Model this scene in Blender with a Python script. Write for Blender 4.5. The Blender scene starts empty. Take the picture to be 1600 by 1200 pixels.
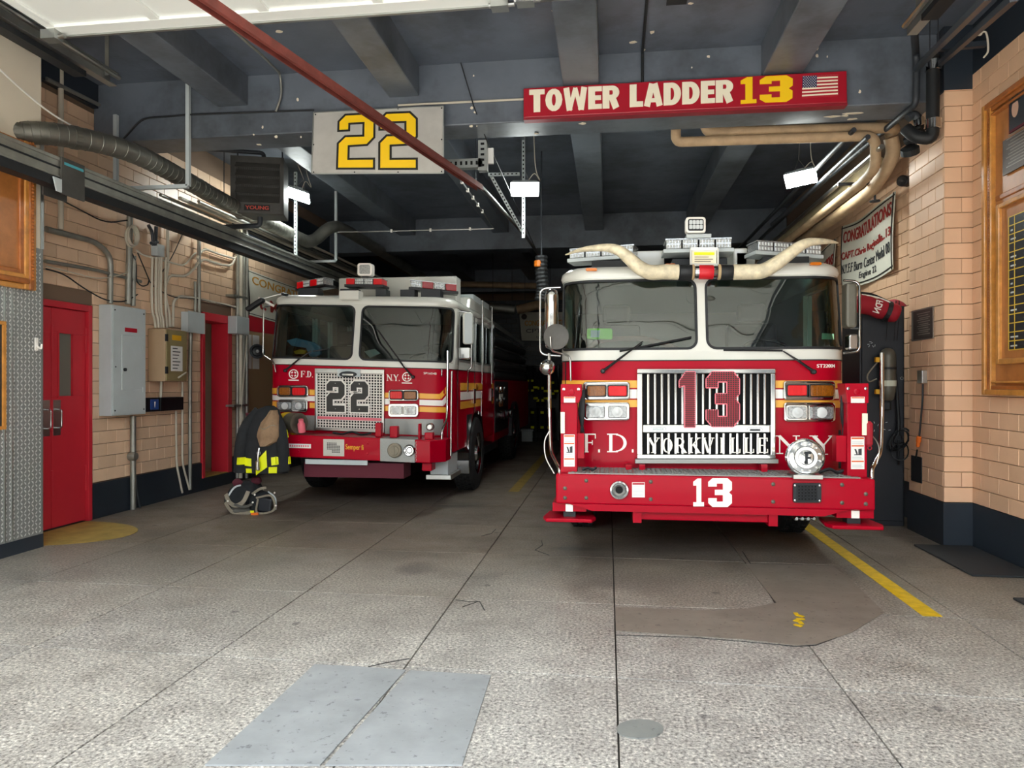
import bpy, bmesh, math, random
from mathutils import Vector, Matrix
random.seed(7)
SC = bpy.context.scene
COL = SC.collection
# ------------------------------------------------------------------ camera
FPX, EYE, YAW = 1120.0, 1.55, math.atan(150 / 1120.0)
cam_d = bpy.data.cameras.new('camera')
cam_d.sensor_width = 36.0
cam_d.lens = FPX / 1600 * 36.0
cam_d.clip_start, cam_d.clip_end = 0.05, 500
cam = bpy.data.objects.new('camera', cam_d)
COL.objects.link(cam)
cam.location = (0, 0, EYE)
cam.rotation_euler = (math.pi / 2, 0, YAW)
SC.camera = cam
# ------------------------------------------------------------------ daylight and exposure
SC.view_settings.view_transform = 'Standard'
SC.view_settings.look = 'None'
SC.view_settings.gamma = 1.0
SC.view_settings.use_curve_mapping = False
SC.view_settings.exposure = 1.0
LED_STRENGTH = 66.0
SKY_STRENGTH = 4.5
world = bpy.data.worlds.new('overcast_sky')
SC.world = world
world.use_nodes = True
_nt = world.node_tree
_bg = _nt.nodes['Background']
_bg.inputs['Color'].default_value = (0.84, 0.92, 1.0, 1)
_bg.inputs['Strength'].default_value = SKY_STRENGTH
sun_d = bpy.data.lights.new('sun', 'SUN')
sun_d.energy = 22.0; sun_d.angle = math.radians(6); sun_d.color = (1.0, .98, .95)
sun = bpy.data.objects.new('sun', sun_d); COL.objects.link(sun)
sun.rotation_euler = (math.radians(24), 0, math.radians(8))
SC.cycles.use_denoising = True
SC.cycles.max_bounces = 8
SC.cycles.transparent_max_bounces = 12
SC.cycles.sample_clamp_indirect = 6.0

# ------------------------------------------------------------------ photograph geometry: a pixel is a ray, a plane gives the point
_c, _s = math.cos(YAW), math.sin(YAW)
def ray(px, py):
    u, v = (px - 800) / FPX, (600 - py) / FPX
    return Vector((-_s + u * _c, _c + u * _s, v))
def FY(px, py, Y):
    d = ray(px, py); k = Y / d.y
    return Vector((d.x * k, Y, EYE + d.z * k))
def LX(px, py, X):
    d = ray(px, py); k = X / d.x
    return Vector((X, d.y * k, EYE + d.z * k))
def GZ(px, py, z=0.0):
    d = ray(px, py); k = (z - EYE) / d.z
    return Vector((d.x * k, d.y * k, z))

# ------------------------------------------------------------------ materials
def lin(c):
    if isinstance(c, str):
        c = tuple(int(c[i:i + 2], 16) for i in (0, 2, 4))
    f = lambda v: v / 12.92 if v <= 0.04045 else ((v + 0.055) / 1.055) ** 2.4
    return tuple(f(v / 255.0) for v in c) + (1.0,)
class NT:
    def __init__(s, name):
        s.m = bpy.data.materials.new(name); s.m.use_nodes = True
        s.t = s.m.node_tree; s.b = s.t.nodes['Principled BSDF']
    def n(s, typ, **kw):
        nd = s.t.nodes.new(typ)
        for k, v in kw.items(): setattr(nd, k, v)
        return nd
    def l(s, a, b): s.t.links.new(a, b)
    def pos(s):
        return s.n('ShaderNodeNewGeometry').outputs['Position']
    def noise(s, scale, detail=4, rough=.6, vec=None):
        nd = s.n('ShaderNodeTexNoise'); nd.inputs['Scale'].default_value = scale
        nd.inputs['Detail'].default_value = detail; nd.inputs['Roughness'].default_value = rough
        s.l(vec if vec is not None else s.pos(), nd.inputs['Vector']); return nd.outputs['Fac']
    def ramp(s, fac, stops):
        r = s.n('ShaderNodeValToRGB'); e = r.color_ramp.elements
        while len(e) < len(stops): e.new(0.5)
        for el, (p, c) in zip(e, stops):
            el.position = p; el.color = c if len(c) == 4 else tuple(c) + (1,)
        s.l(fac, r.inputs['Fac']); return r.outputs['Color']
    def mix(s, fac, a, b, mode='MIX'):
        m = s.n('ShaderNodeMix', data_type='RGBA', blend_type=mode)
        for sock, v in ((m.inputs[0], fac), (m.inputs[6], a), (m.inputs[7], b)):
            if hasattr(v, 'is_linked') or hasattr(v, 'links'): s.l(v, sock)
            else: sock.default_value = v
        return m.outputs[2]
    def math(s, op, a, b=0.0):
        m = s.n('ShaderNodeMath', operation=op)
        for sock, v in ((m.inputs[0], a), (m.inputs[1], b)):
            if hasattr(v, 'links'): s.l(v, sock)
            else: sock.default_value = v
        return m.outputs[0]
    def bump(s, h, strength=.3, dist=.01):
        b = s.n('ShaderNodeBump'); b.inputs['Strength'].default_value = strength
        b.inputs['Distance'].default_value = dist
        s.l(h, b.inputs['Height']); s.l(b.outputs['Normal'], s.b.inputs['Normal'])
def M(name, col, rough=.5, metal=0.0, var=0.0, vscale=3.0, bump=0.0, bscale=40.0, coat=0.0, rnd=0.0, spec=.5):
    t = NT(name); b = t.b; c = lin(col)
    b.inputs['Base Color'].default_value = c
    b.inputs['Roughness'].default_value = rough
    b.inputs['Metallic'].default_value = metal
    b.inputs['Specular IOR Level'].default_value = spec
    if coat:
        b.inputs['Coat Weight'].default_value = coat; b.inputs['Coat Roughness'].default_value = .03
    out = None
    if var:
        f = t.noise(vscale, 5)
        dk = tuple(v * (1 - var) for v in c[:3]) + (1,); lt = tuple(min(1, v * (1 + var)) for v in c[:3]) + (1,)
        out = t.ramp(f, [(.3, dk), (.7, lt)])
    if rnd:
        r = t.n('ShaderNodeObjectInfo').outputs['Random']
        g = t.ramp(r, [(0, (1 - rnd,) * 3), (1, (1 + rnd * .5, 1 + rnd * .45, 1 + rnd * .4))])
        out = t.mix(1.0, out if out is not None else c, g, 'MULTIPLY')
    if out is not None: t.l(out, b.inputs['Base Color'])
    if bump: t.bump(t.noise(bscale, 4), bump, .01)
    return t.m
MAT = {}
def mk(key, *a, **k):
    MAT[key] = M(key, *a, **k)
mk('glazed_tile', 'e6bd9a', .55, spec=.35, var=.07, vscale=1.6, bump=.05, bscale=9, rnd=.12)
mk('glazed_tile_dark', 'e6c4a4', .42, var=.12, vscale=1.1, bump=.05, bscale=9, rnd=.14)
mk('joint', '3a3733', .9)
mk('mortar', '75604f', .9)
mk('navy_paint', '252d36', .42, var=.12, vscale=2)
mk('cream_plaster', 'e8dcc6', .7, var=.05, vscale=1.2)
mk('door_red', 'c42735', .42, var=.08, vscale=1.5)
mk('truck_red', 'a6001f', .34, coat=.06, spec=.13)
mk('truck_white', 'd3d3ca', .25, coat=.6)
mk('stripe_yellow', 'eead3c', .4)
mk('stripe_white', 'f2efe9', .4)
mk('letter_white', 'f4efe6', .5)
mk('chrome', 'c2c4c4', .11, 1.0)
mk('steel', 'b5b5b2', .32, 1.0, var=.1, vscale=6)
mk('brushed_steel', 'c4c1ba', .42, .3, var=.12, vscale=3)
mk('galvanised', '9c9c94', .5, .75, var=.18, vscale=5)
mk('duct_metal', '83827a', .48, .8, var=.22, vscale=4)
mk('black_rubber', '14171a', .6, bump=.1, bscale=60)
mk('hose_black', '2d3033', .38)
mk('tyre_rubber', '1a1c1e', .8, bump=.2, bscale=30)
mk('black_plastic', '121417', .45)
mk('black_hole', '050608', .9)
mk('dark_steel', '2a2d30', .5, .4)
mk('iron_pipe', '33373c', .5, .1, var=.2, vscale=6)
mk('panel_grey', 'bac2c3', .45, var=.06, vscale=3)
mk('box_olive', '8d7f58', .5, var=.08, vscale=3)
mk('box_tan', 'b29778', .5, var=.05, vscale=3)
mk('paper', 'e6e5e0', .8)
mk('ink', '3a3b3e', .8)
mk('yellow_label', 'e0a91c', .6)
mk('orange_label', 'd8622a', .6)
mk('cable_white', 'c7bfae', .6)
mk('cable_black', '1d1f22', .6)
mk('wood_oak', 'a4602a', .32, var=.3, vscale=9, coat=.4)
mk('wood_light', 'c5873f', .30, var=.25, vscale=10, coat=.5)
mk('wood_panel', 'b0713a', .35, var=.18, vscale=7, coat=.4)
mk('bronze', '4b403a', .45, .5, var=.15, vscale=8)
mk('bronze_edge', '8c857c', .4, .6)
mk('board_black', '20242a', .35)
mk('grid_yellow', 'd8b63a', .5)
mk('sign_red', 'a90f26', .38, var=.04)
mk('sign_red_edge', '8d1224', .5)
mk('sign_cream', 'f5ecd2', .55)
mk('sign_yellow', 'ffcf08', .45)
mk('flag_blue', '22305e', .5)
mk('flag_red', 'b3202f', .5)
mk('outline_black', '171512', .6)
mk('rust_red', '7b3d35', .6, .2, var=.25, vscale=7)
mk('heater_grey', '4d4b47', .55, .3, var=.2, vscale=5)
mk('heater_fin', '3a3936', .6, .3)
mk('young_red', 'c24a3a', .6)
mk('door_panel_white', 'eef1ec', .45)
mk('aluminium', 'b9bcb9', .35, .9, var=.08, vscale=4)
mk('pipe_cream', 'b69a78', .65, var=.2, vscale=5, bump=.1)
mk('pipe_cream_light', 'd0c097', .6, var=.12, vscale=4)
mk('banner_white', 'dcdacb', .75, var=.05)
mk('banner_red', 'a8322c', .7)
mk('banner_orange', 'd49a3a', .7)
mk('coat_black', '1b1e21', .9, var=.25, vscale=14, bump=.3, bscale=45)
mk('reflective_yellow', 'e8ee0c', .5)
mk('reflective_silver', 'c9ccb8', .45)
mk('hood_tan', '8e7358', .9, var=.12, vscale=20, bump=.3, bscale=60)
mk('strap_tan', '8a8272', .85, var=.15, vscale=20)
mk('bag_grey', '55544e', .85, var=.2, vscale=15)
mk('bag_red', '9c1024', .75, var=.1, vscale=8)
mk('maroon_cloth', '5a1f2c', .85)
mk('lens_red', 'd40814', .3, coat=.15, spec=.3)
mk('lens_red_dark', '9a0c18', .3, coat=.15)
mk('lens_amber', '8a4f08', .3, coat=.2, var=.4, vscale=90)
mk('lens_orange', 'd0701a', .25, coat=1)
mk('lens_clear', '9da1a2', .2, .5, coat=.3, var=.5, vscale=70)
mk('lens_white', 'c9cdcc', .25)
mk('frosted_pane', '6d6d63', .35)
mk('tread_raised', 'd8dad6', .3, .3)
mk('horn_bone', 'd8ccae', .5, var=.25, vscale=14, bump=.15, bscale=30)
mk('wrap_tan', 'b89f78', .8)
mk('band_red', 'c81322', .5)
mk('dash_grey', '2b332f', .55)
mk('seat_black', '15171b', .7)
mk('hi_vis_green', '8ce81a', .5)
mk('cloth_blue', '6f9fc4', .8)
mk('yellow_paint', 'd0ac00', .6, var=.2, vscale=12)
mk('yellow_worn', '9c8440', .6, var=.25, vscale=6)
mk('mat_black', '24272a', .8, bump=.3, bscale=90)
mk('locker_black', '191d24', .5, var=.15, vscale=3)
mk('bottle_grey', '5b584d', .45, .2, var=.2, vscale=6)
mk('orange_plug', 'dd6a1e', .5)
mk('board_tan', 'a68a66', .7)
mk('blue_box', '2b4c8f', .4)
mk('cyan_print', '4aa3b0', .5)
mk('sidewalk', '9d9a94', .85, var=.08, vscale=1)
mk('asphalt', '4b4b4d', .9, var=.1, vscale=2)
mk('limestone', 'a79f92', .85, var=.08, vscale=.6)
mk('hose_yellow', 'd8b21f', .6)
mk('skin_print', 'caa38c', .7)
mk('sticker_green', '9fd6ac', .6)
mk('red_perf', '8f1a2b', .35, .4)
mk('red_perf_edge', 'e06a78', .4)

def mat_floor():
    t = NT('aggregate_concrete'); b = t.b
    big = t.noise(.55, 5); med = t.noise(3.2, 6, .65); fine = t.noise(58, 3, .7); spk = t.noise(38, 2, .5)
    base = t.ramp(med, [(.30, lin('8c8984')), (.5, lin('a5a29d')), (.72, lin('b6b4ae'))])
    grain = t.ramp(fine, [(.36, (.30, .29, .28)), (.47, (.85, .85, .85)), (.56, (1.05, 1.04, 1.02)), (.64, (1.7, 1.68, 1.62))])
    base_g = t.mix(1.0, base, grain, 'MULTIPLY')
    # darker, less grainy concrete farther into the bay
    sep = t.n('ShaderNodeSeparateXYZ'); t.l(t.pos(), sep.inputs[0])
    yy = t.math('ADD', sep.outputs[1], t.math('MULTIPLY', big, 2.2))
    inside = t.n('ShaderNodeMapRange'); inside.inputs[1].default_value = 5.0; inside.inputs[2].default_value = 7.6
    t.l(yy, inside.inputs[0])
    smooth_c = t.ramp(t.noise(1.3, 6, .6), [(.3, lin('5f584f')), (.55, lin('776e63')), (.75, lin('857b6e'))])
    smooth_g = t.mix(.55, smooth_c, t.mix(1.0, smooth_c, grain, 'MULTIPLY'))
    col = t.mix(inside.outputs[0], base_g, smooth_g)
    # spots of oil and gum
    v = t.n('ShaderNodeTexVoronoi'); v.inputs['Scale'].default_value = 1.7; v.inputs['Randomness'].default_value = 1
    t.l(t.pos(), v.inputs['Vector'])
    wob = t.math('ADD', v.outputs['Distance'], t.math('MULTIPLY', t.noise(14, 3), .08))
    spot = t.ramp(wob, [(.075, (.50, .50, .52)), (.10, (1, 1, 1))])
    col = t.mix(1.0, col, spot, 'MULTIPLY')
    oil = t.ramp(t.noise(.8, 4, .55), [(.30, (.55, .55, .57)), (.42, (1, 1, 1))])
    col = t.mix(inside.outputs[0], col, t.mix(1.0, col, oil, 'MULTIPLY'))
    # oil stains with places and shapes of their own
    for px, py, rx, ry, dk in ((652, 888, .26, .34, .62), (905, 858, .42, .12, .66), (590, 772, 1.1, .5, .45), (975, 905, .7, .5, .8), (1250, 885, .6, .55, .8)):
        c = GZ(px, py); dx = t.math('DIVIDE', t.math('SUBTRACT', sep.outputs[0], c.x), rx); dy = t.math('DIVIDE', t.math('SUBTRACT', sep.outputs[1], c.y), ry)
        rad = t.math('ADD', t.math('ADD', t.math('MULTIPLY', dx, dx), t.math('MULTIPLY', dy, dy)), t.math('MULTIPLY', med, .7))
        col = t.mix(1.0, col, t.ramp(rad, [(.42, (dk, dk, dk * 1.03)), (.98, (1, 1, 1))]), 'MULTIPLY')
    # per slab tint
    r = t.n('ShaderNodeObjectInfo').outputs['Random']
    col = t.mix(1.0, col, t.ramp(r, [(0, (.93, .93, .94)), (1, (1.06, 1.05, 1.03))]), 'MULTIPLY')
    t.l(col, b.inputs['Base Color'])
    rr = t.ramp(med, [(.3, (.42,) * 3), (.7, (.62,) * 3)]); t.l(rr, b.inputs['Roughness'])
    t.bump(fine, .25, .004)
    MAT['floor'] = t.m
mat_floor()
def mat_patch(key, a, bcol):
    t = NT(key)
    col = t.ramp(t.noise(4, 6, .6), [(.3, lin(a)), (.7, lin(bcol))])
    v = t.ramp(t.noise(26, 3, .6), [(.30, (.55, .55, .57)), (.38, (1, 1, 1))])
    t.l(t.mix(1.0, col, v, 'MULTIPLY'), t.b.inputs['Base Color'])
    t.b.inputs['Roughness'].default_value = .55
    t.bump(t.noise(90, 3), .15, .003)
    MAT[key] = t.m
mat_patch('patch_cement', '84888a', '999d9f')
mat_patch('patch_dark', '726b62', '857c72')
mat_patch('patch_round', '6d706f', '80837f')
def mat_ceiling(key, a, bcol):
    # old gloss paint over concrete with chips knocked down to white plaster
    t = NT(key)
    col = t.ramp(t.noise(1.6, 6, .6), [(.3, lin(a)), (.7, lin(bcol))])
    d = t.ramp(t.noise(.9, 5, .7), [(.36, (.55, .54, .52)), (.56, (1.05, 1.05, 1.05))])
    col = t.mix(1.0, col, d, 'MULTIPLY')
    chip = t.ramp(t.noise(5.5, 5, .62), [(.765, (0, 0, 0)), (.775, (1, 1, 1))])
    t.l(t.mix(chip, col, lin('cfc8b4')), t.b.inputs['Base Color'])
    t.b.inputs['Roughness'].default_value = .42
    t.bump(t.noise(24, 4), .12, .006)
    MAT[key] = t.m
mat_ceiling('ceiling_paint', '565d68', '666e7b')
mat_ceiling('beam_paint', '596069', '6a717a')
def mat_lozenge():
    t = NT('tread_plate'); t.b.inputs['Base Color'].default_value = lin('8e908d')
    t.b.inputs['Metallic'].default_value = .35; t.b.inputs['Roughness'].default_value = .38
    MAT['tread_plate'] = t.m
mat_lozenge()
def mat_led():
    t = NT('led_panel'); t.b.inputs['Base Color'].default_value = (1, 1, 1, 1)
    t.b.inputs['Emission Color'].default_value = (.93, 1.0, .96, 1)
    t.b.inputs['Emission Strength'].default_value = LED_STRENGTH
    MAT['led'] = t.m
mat_led()
def mat_glass(key, tint, refl, wave=0.0):
    t = NT(key); tr = t.n('ShaderNodeBsdfTransparent'); tr.inputs[0].default_value = tint
    g = t.n('ShaderNodeBsdfGlossy'); g.inputs['Roughness'].default_value = .01
    g.inputs['Color'].default_value = (.95, 1, .98, 1)
    lw = t.n('ShaderNodeLayerWeight'); lw.inputs[0].default_value = .35
    f = t.n('ShaderNodeMapRange'); t.l(lw.outputs['Fresnel'], f.inputs[0])
    f.inputs[3].default_value = refl; f.inputs[4].default_value = 1.0
    mx = t.n('ShaderNodeMixShader'); t.l(f.outputs[0], mx.inputs[0]); t.l(tr.outputs[0], mx.inputs[1]); t.l(g.outputs[0], mx.inputs[2])
    if wave:
        bp = t.n('ShaderNodeBump'); bp.inputs['Strength'].default_value = wave; bp.inputs['Distance'].default_value = .05
        t.l(t.noise(1.6, 1), bp.inputs['Height'])
        t.l(bp.outputs[0], g.inputs['Normal'])
    t.l(mx.outputs[0], t.t.nodes['Material Output'].inputs[0]); MAT[key] = t.m
mat_glass('windshield_glass', (.38, .53, .49, 1), .05, .3)
mat_glass('windshield_dark', (.30, .41, .39, 1), .028, .15)
mat_glass('side_glass', (.3, .36, .36, 1), .08)
mat_glass('case_glass', (.92, .95, .92, 1), .03)

# ------------------------------------------------------------------ mesh builder
WL = {}
def wl(o): return WL.get(o.name, Vector((0, 0, 0))) if o is not None else Vector((0, 0, 0))
def tag(o, label=None, cat=None, group=None, kind=None):
    if label: o['label'] = label
    if cat: o['category'] = cat
    if group: o['group'] = group
    if kind: o['kind'] = kind
    return o
def thing(name, loc, label=None, cat=None, group=None, kind=None, parent=None):
    o = bpy.data.objects.new(name, None); COL.objects.link(o)
    o.empty_display_size = .1
    loc = Vector(loc)
    o.location = loc - wl(parent)
    if parent: o.parent = parent
    WL[o.name] = loc
    return tag(o, label, cat, group, kind)
class MB:
    def __init__(s): s.v = []; s.f = []
    def add(s, vs, fs):
        n = len(s.v); s.v += [tuple(p) for p in vs]; s.f += [tuple(i + n for i in f) for f in fs]; return s
    def box(s, a, b):
        x0, y0, z0 = a; x1, y1, z1 = b
        return s.add([(x0, y0, z0), (x1, y0, z0), (x1, y1, z0), (x0, y1, z0), (x0, y0, z1), (x1, y0, z1), (x1, y1, z1), (x0, y1, z1)],
                     [(0, 3, 2, 1), (4, 5, 6, 7), (0, 1, 5, 4), (1, 2, 6, 5), (2, 3, 7, 6), (3, 0, 4, 7)])
    def cbox(s, c, size, rot=None):
        hx, hy, hz = size[0] / 2, size[1] / 2, size[2] / 2; c = Vector(c)
        vs = [Vector((x, y, z)) for z in (-hz, hz) for x, y in ((-hx, -hy), (hx, -hy), (hx, hy), (-hx, hy))]
        if rot is not None: vs = [rot @ p for p in vs]
        return s.add([p + c for p in vs], [(0, 3, 2, 1), (4, 5, 6, 7), (0, 1, 5, 4), (1, 2, 6, 5), (2, 3, 7, 6), (3, 0, 4, 7)])
    def prism(s, pts, off):
        pts = [Vector(p) for p in pts]; off = Vector(off); n = len(pts)
        return s.add(pts + [p + off for p in pts],
                     [tuple(range(n)), tuple(range(2 * n - 1, n - 1, -1))] + [(i, i + n, (i + 1) % n + n, (i + 1) % n) for i in range(n)])
    def hexa(s, front, back):
        return s.add(list(front) + list(back), [(0, 1, 2, 3), (7, 6, 5, 4), (0, 4, 5, 1), (1, 5, 6, 2), (2, 6, 7, 3), (3, 7, 4, 0)])
    def tube(s, pts, r, n=8, cap=True, closed=False):
        pts = [Vector(p) for p in pts]; m = len(pts)
        rs = r if isinstance(r, (list, tuple)) else [r] * m
        tan = []
        for i in range(m):
            if closed: d = pts[(i + 1) % m] - pts[i - 1]
            else: d = (pts[min(i + 1, m - 1)] - pts[max(i - 1, 0)])
            tan.append(d.normalized() if d.length > 1e-9 else Vector((0, 0, 1)))
        up = Vector((0, 0, 1)) if abs(tan[0].z) < .9 else Vector((1, 0, 0))
        a = tan[0].cross(up).normalized(); vs = []
        for i in range(m):
            a = (a - tan[i] * a.dot(tan[i]))
            a = a.normalized() if a.length > 1e-6 else tan[i].orthogonal().normalized()
            b = tan[i].cross(a)
            for k in range(n):
                w = 2 * math.pi * k / n
                vs.append(pts[i] + (a * math.cos(w) + b * math.sin(w)) * rs[i])
        fs = []
        for i in range(m if closed else m - 1):
            j = (i + 1) % m
            for k in range(n):
                fs.append((i * n + k, i * n + (k + 1) % n, j * n + (k + 1) % n, j * n + k))
        if cap and not closed:
            fs.append(tuple(range(n - 1, -1, -1))); fs.append(tuple((m - 1) * n + k for k in range(n)))
        return s.add(vs, fs)
    def cyl(s, p0, p1, r, n=16, r1=None): return s.tube([p0, p1], [r, r if r1 is None else r1], n)
    def lathe(s, c, axis, prof, n=20):
        c = Vector(c); ax = Vector(axis).normalized(); a = ax.orthogonal().normalized(); b = ax.cross(a); vs = []
        for r, h in prof:
            for k in range(n):
                w = 2 * math.pi * k / n; vs.append(c + ax * h + (a * math.cos(w) + b * math.sin(w)) * max(r, 1e-4))
        fs = [(i * n + k, i * n + (k + 1) % n, (i + 1) * n + (k + 1) % n, (i + 1) * n + k) for i in range(len(prof) - 1) for k in range(n)]
        fs += [tuple(range(n - 1, -1, -1)), tuple((len(prof) - 1) * n + k for k in range(n))]
        return s.add(vs, fs)
    def bar(s, p0, p1, w, h, up=(0, 0, 1)):
        p0, p1 = Vector(p0), Vector(p1); d = (p1 - p0).normalized(); up = Vector(up)
        if abs(d.dot(up)) > .98: up = Vector((0, 1, 0))
        a = d.cross(up).normalized() * (w / 2); b = a.cross(d).normalized() * (h / 2)
        return s.add([p0 - a - b, p0 + a - b, p0 + a + b, p0 - a + b, p1 - a - b, p1 + a - b, p1 + a + b, p1 - a + b],
                     [(0, 3, 2, 1), (4, 5, 6, 7), (0, 1, 5, 4), (1, 2, 6, 5), (2, 3, 7, 6), (3, 0, 4, 7)])
    def grid(s, fn, nu, nv, flip=False):
        vs = [fn(i / nu, j / nv) for j in range(nv + 1) for i in range(nu + 1)]; w = nu + 1
        fs = [(j * w + i, j * w + i + 1, (j + 1) * w + i + 1, (j + 1) * w + i) for j in range(nv) for i in range(nu)]
        if flip: fs = [f[::-1] for f in fs]
        return s.add(vs, fs)
    def slab(s, fn0, fn1, nu, nv):
        """closed sheet between two surfaces fn(u,v)"""
        w = nu + 1; N = w * (nv + 1)
        vs = [fn0(i / nu, j / nv) for j in range(nv + 1) for i in range(nu + 1)] + [fn1(i / nu, j / nv) for j in range(nv + 1) for i in range(nu + 1)]
        q = [(j * w + i, j * w + i + 1, (j + 1) * w + i + 1, (j + 1) * w + i) for j in range(nv) for i in range(nu)]
        fs = q + [tuple(N + k for k in f[::-1]) for f in q]
        rim = [i for i in range(nu)] + [nu + j * w for j in range(nv)] + [nv * w + nu - i for i in range(nu)] + [(nv - j) * w for j in range(nv)]
        for a, b in zip(rim, rim[1:] + rim[:1]): fs.append((b, a, N + a, N + b))
        return s.add(vs, fs)
    def ball(s, c, r, n=14, m=8):
        c = Vector(c); rx, ry, rz = (r, r, r) if not isinstance(r, (tuple, list)) else r
        return s.grid(lambda u, v: c + Vector((rx * math.cos(u * 2 * math.pi) * math.sin(max(v, 1e-3) * math.pi * .9995),
                                               ry * math.sin(u * 2 * math.pi) * math.sin(max(v, 1e-3) * math.pi * .9995),
                                               rz * math.cos(v * math.pi))), n, m)
    def build(s, name, mat, parent=None, smooth=None, bevel=0.0, seg=2, kind=None, label=None, weld=False):
        vs = [Vector(p) for p in s.v]
        lo = Vector([min(p[i] for p in vs) for i in range(3)]); hi = Vector([max(p[i] for p in vs) for i in range(3)])
        c = (lo + hi) / 2
        if parent is None: c.z = lo.z
        me = bpy.data.meshes.new(name); me.from_pydata([p - c for p in vs], [], s.f)
        bm = bmesh.new(); bm.from_mesh(me)
        if weld: bmesh.ops.remove_doubles(bm, verts=bm.verts, dist=1e-4)
        bmesh.ops.recalc_face_normals(bm, faces=bm.faces); bm.to_mesh(me); bm.free()
        me.materials.append(MAT[mat] if isinstance(mat, str) else mat)
        if smooth is not None:
            for p in me.polygons: p.use_smooth = True
            me.set_sharp_from_angle(angle=math.radians(smooth))
        o = bpy.data.objects.new(name, me); COL.objects.link(o)
        o.location = c - wl(parent)
        if parent is not None: o.parent = parent
        WL[o.name] = c
        if bevel:
            md = o.modifiers.new('edge', 'BEVEL'); md.width = bevel; md.segments = seg; md.limit_method = 'ANGLE'
            md.angle_limit = math.radians(40)
        if kind: o['kind'] = kind
        if label: o['label'] = label
        return o
def one(fn, name, mat, parent=None, **k):
    b = MB(); fn(b); return b.build(name, mat, parent, **k)
def smoothpts(pts, n=6):
    """Catmull-Rom through points"""
    P = [Vector(p) for p in pts]; P = [P[0] * 2 - P[1]] + P + [P[-1] * 2 - P[-2]]; out = []
    for i in range(1, len(P) - 2):
        for k in range(n):
            t = k / n; a, b, c, d = P[i - 1], P[i], P[i + 1], P[i + 2]
            out.append(.5 * ((2 * b) + (c - a) * t + (2 * a - 5 * b + 4 * c - d) * t * t + (3 * b - a - 3 * c + d) * t ** 3))
    out.append(P[-2]); return out
def bend(pts, r=.08, n=4):
    """polyline with rounded corners"""
    P = [Vector(p) for p in pts]; out = [P[0]]
    for a, b, c in zip(P, P[1:], P[2:]):
        d0, d1 = (a - b), (c - b); k = min(r, d0.length * .45, d1.length * .45)
        p0, p1 = b + d0.normalized() * k, b + d1.normalized() * k
        for i in range(n + 1):
            t = i / n; out.append(p0 * (1 - t) ** 2 + b * 2 * t * (1 - t) + p1 * t * t)
    out.append(P[-1]); return out
def circle(n, r=1, a0=0): return [(r * math.cos(a0 + 2 * math.pi * i / n), r * math.sin(a0 + 2 * math.pi * i / n)) for i in range(n)]
def rrect(x0, y0, x1, y1, r, n=5):
    out = []
    for cx, cy, a in ((x1 - r, y1 - r, 0), (x0 + r, y1 - r, 90), (x0 + r, y0 + r, 180), (x1 - r, y0 + r, 270)):
        for i in range(n + 1):
            w = math.radians(a + 90 * i / n); out.append((cx + r * math.cos(w), cy + r * math.sin(w)))
    return out
def offset_poly(P, d):
    n = len(P); area = sum(P[i][0] * P[(i + 1) % n][1] - P[(i + 1) % n][0] * P[i][1] for i in range(n)); sg = 1 if area > 0 else -1
    out = []
    for i in range(n):
        a, b, c = Vector(P[i - 1]), Vector(P[i]), Vector(P[(i + 1) % n])
        e0, e1 = (b - a).normalized(), (c - b).normalized()
        n0, n1 = Vector((e0.y, -e0.x)) * sg, Vector((e1.y, -e1.x)) * sg
        m = n0 + n1; k = max(.35, (m.length_squared) / 2)
        out.append(tuple(b + m * (d / k)))
    return out
# ------------------------------------------------------------------ lettering
_texts = {}
def text_geo(s, off=0.0):
    key = (s, off)
    if key in _texts: return _texts[key]
    cu = bpy.data.curves.new('lettering', 'FONT'); cu.body = s; cu.size = 1; cu.offset = off; cu.resolution_u = 4; cu.extrude = .5
    o = bpy.data.objects.new('lettering', cu); COL.objects.link(o)
    dg = bpy.context.evaluated_depsgraph_get(); dg.update()
    me = o.evaluated_get(dg).to_mesh()
    vs = [tuple(v.co) for v in me.vertices]; fs = [tuple(p.vertices) for p in me.polygons]
    o.evaluated_get(dg).to_mesh_clear(); bpy.data.objects.remove(o); bpy.data.curves.remove(cu)
    x0 = min(v[0] for v in vs); x1 = max(v[0] for v in vs); y0 = min(v[1] for v in vs); y1 = max(v[1] for v in vs)
    vs = [((v[0] - x0) / (x1 - x0), (v[1] - y0) / (y1 - y0), v[2] + .5) for v in vs]
    _texts[key] = (vs, fs); return _texts[key]
for _t in (('ST22004', .004), ('YOUNG', .02), ('Semper fi', .01), ('CONGRA', .03), ('CPT Iris', .0), ('to', .0), ('the', .0), ('to the', .0),
           ('CONGRATULATIONS', .02), ("CAPT.Chris Reginella..13", .015), ('N.Y.F.F Burn Center Medal 08', .0), ('Engine 22', .0),
           ('t. Matt Berke', .03), ('CONGRATULATIO', .01), ('FDN', .02), ('SP16048', .004), ('F.D.', 0), ('N.Y.', 0)): text_geo(*_t)
def put_text(mb, s, fn, off=0.0, shear=0.0):
    """fn(u, v, d): u,v in 0..1 across the word, d 0..1 through its thickness"""
    vs, fs = text_geo(s, off); mb.add([fn(v[0] + shear * v[1], v[1], v[2]) for v in vs], fs)
def quad_fn(p00, p10, p11, p01, nrm, th):
    p00, p10, p11, p01, nrm = map(Vector, (p00, p10, p11, p01, nrm))
    return lambda u, v, d=0: (p00 * (1 - u) + p10 * u) * (1 - v) + (p01 * (1 - u) + p11 * u) * v + nrm * (th * d)
TWO = [(0, 1.02), (0, 1.31), (.19, 1.5), (.81, 1.5), (1, 1.31), (1, .83), (.8, .62), (.34, .60), (.34, .31), (1, .31), (1, 0), (0, 0), (0, .72), (.2, .92), (.66, .92), (.66, 1.2), (.34, 1.2), (.34, 1.02)]
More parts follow.
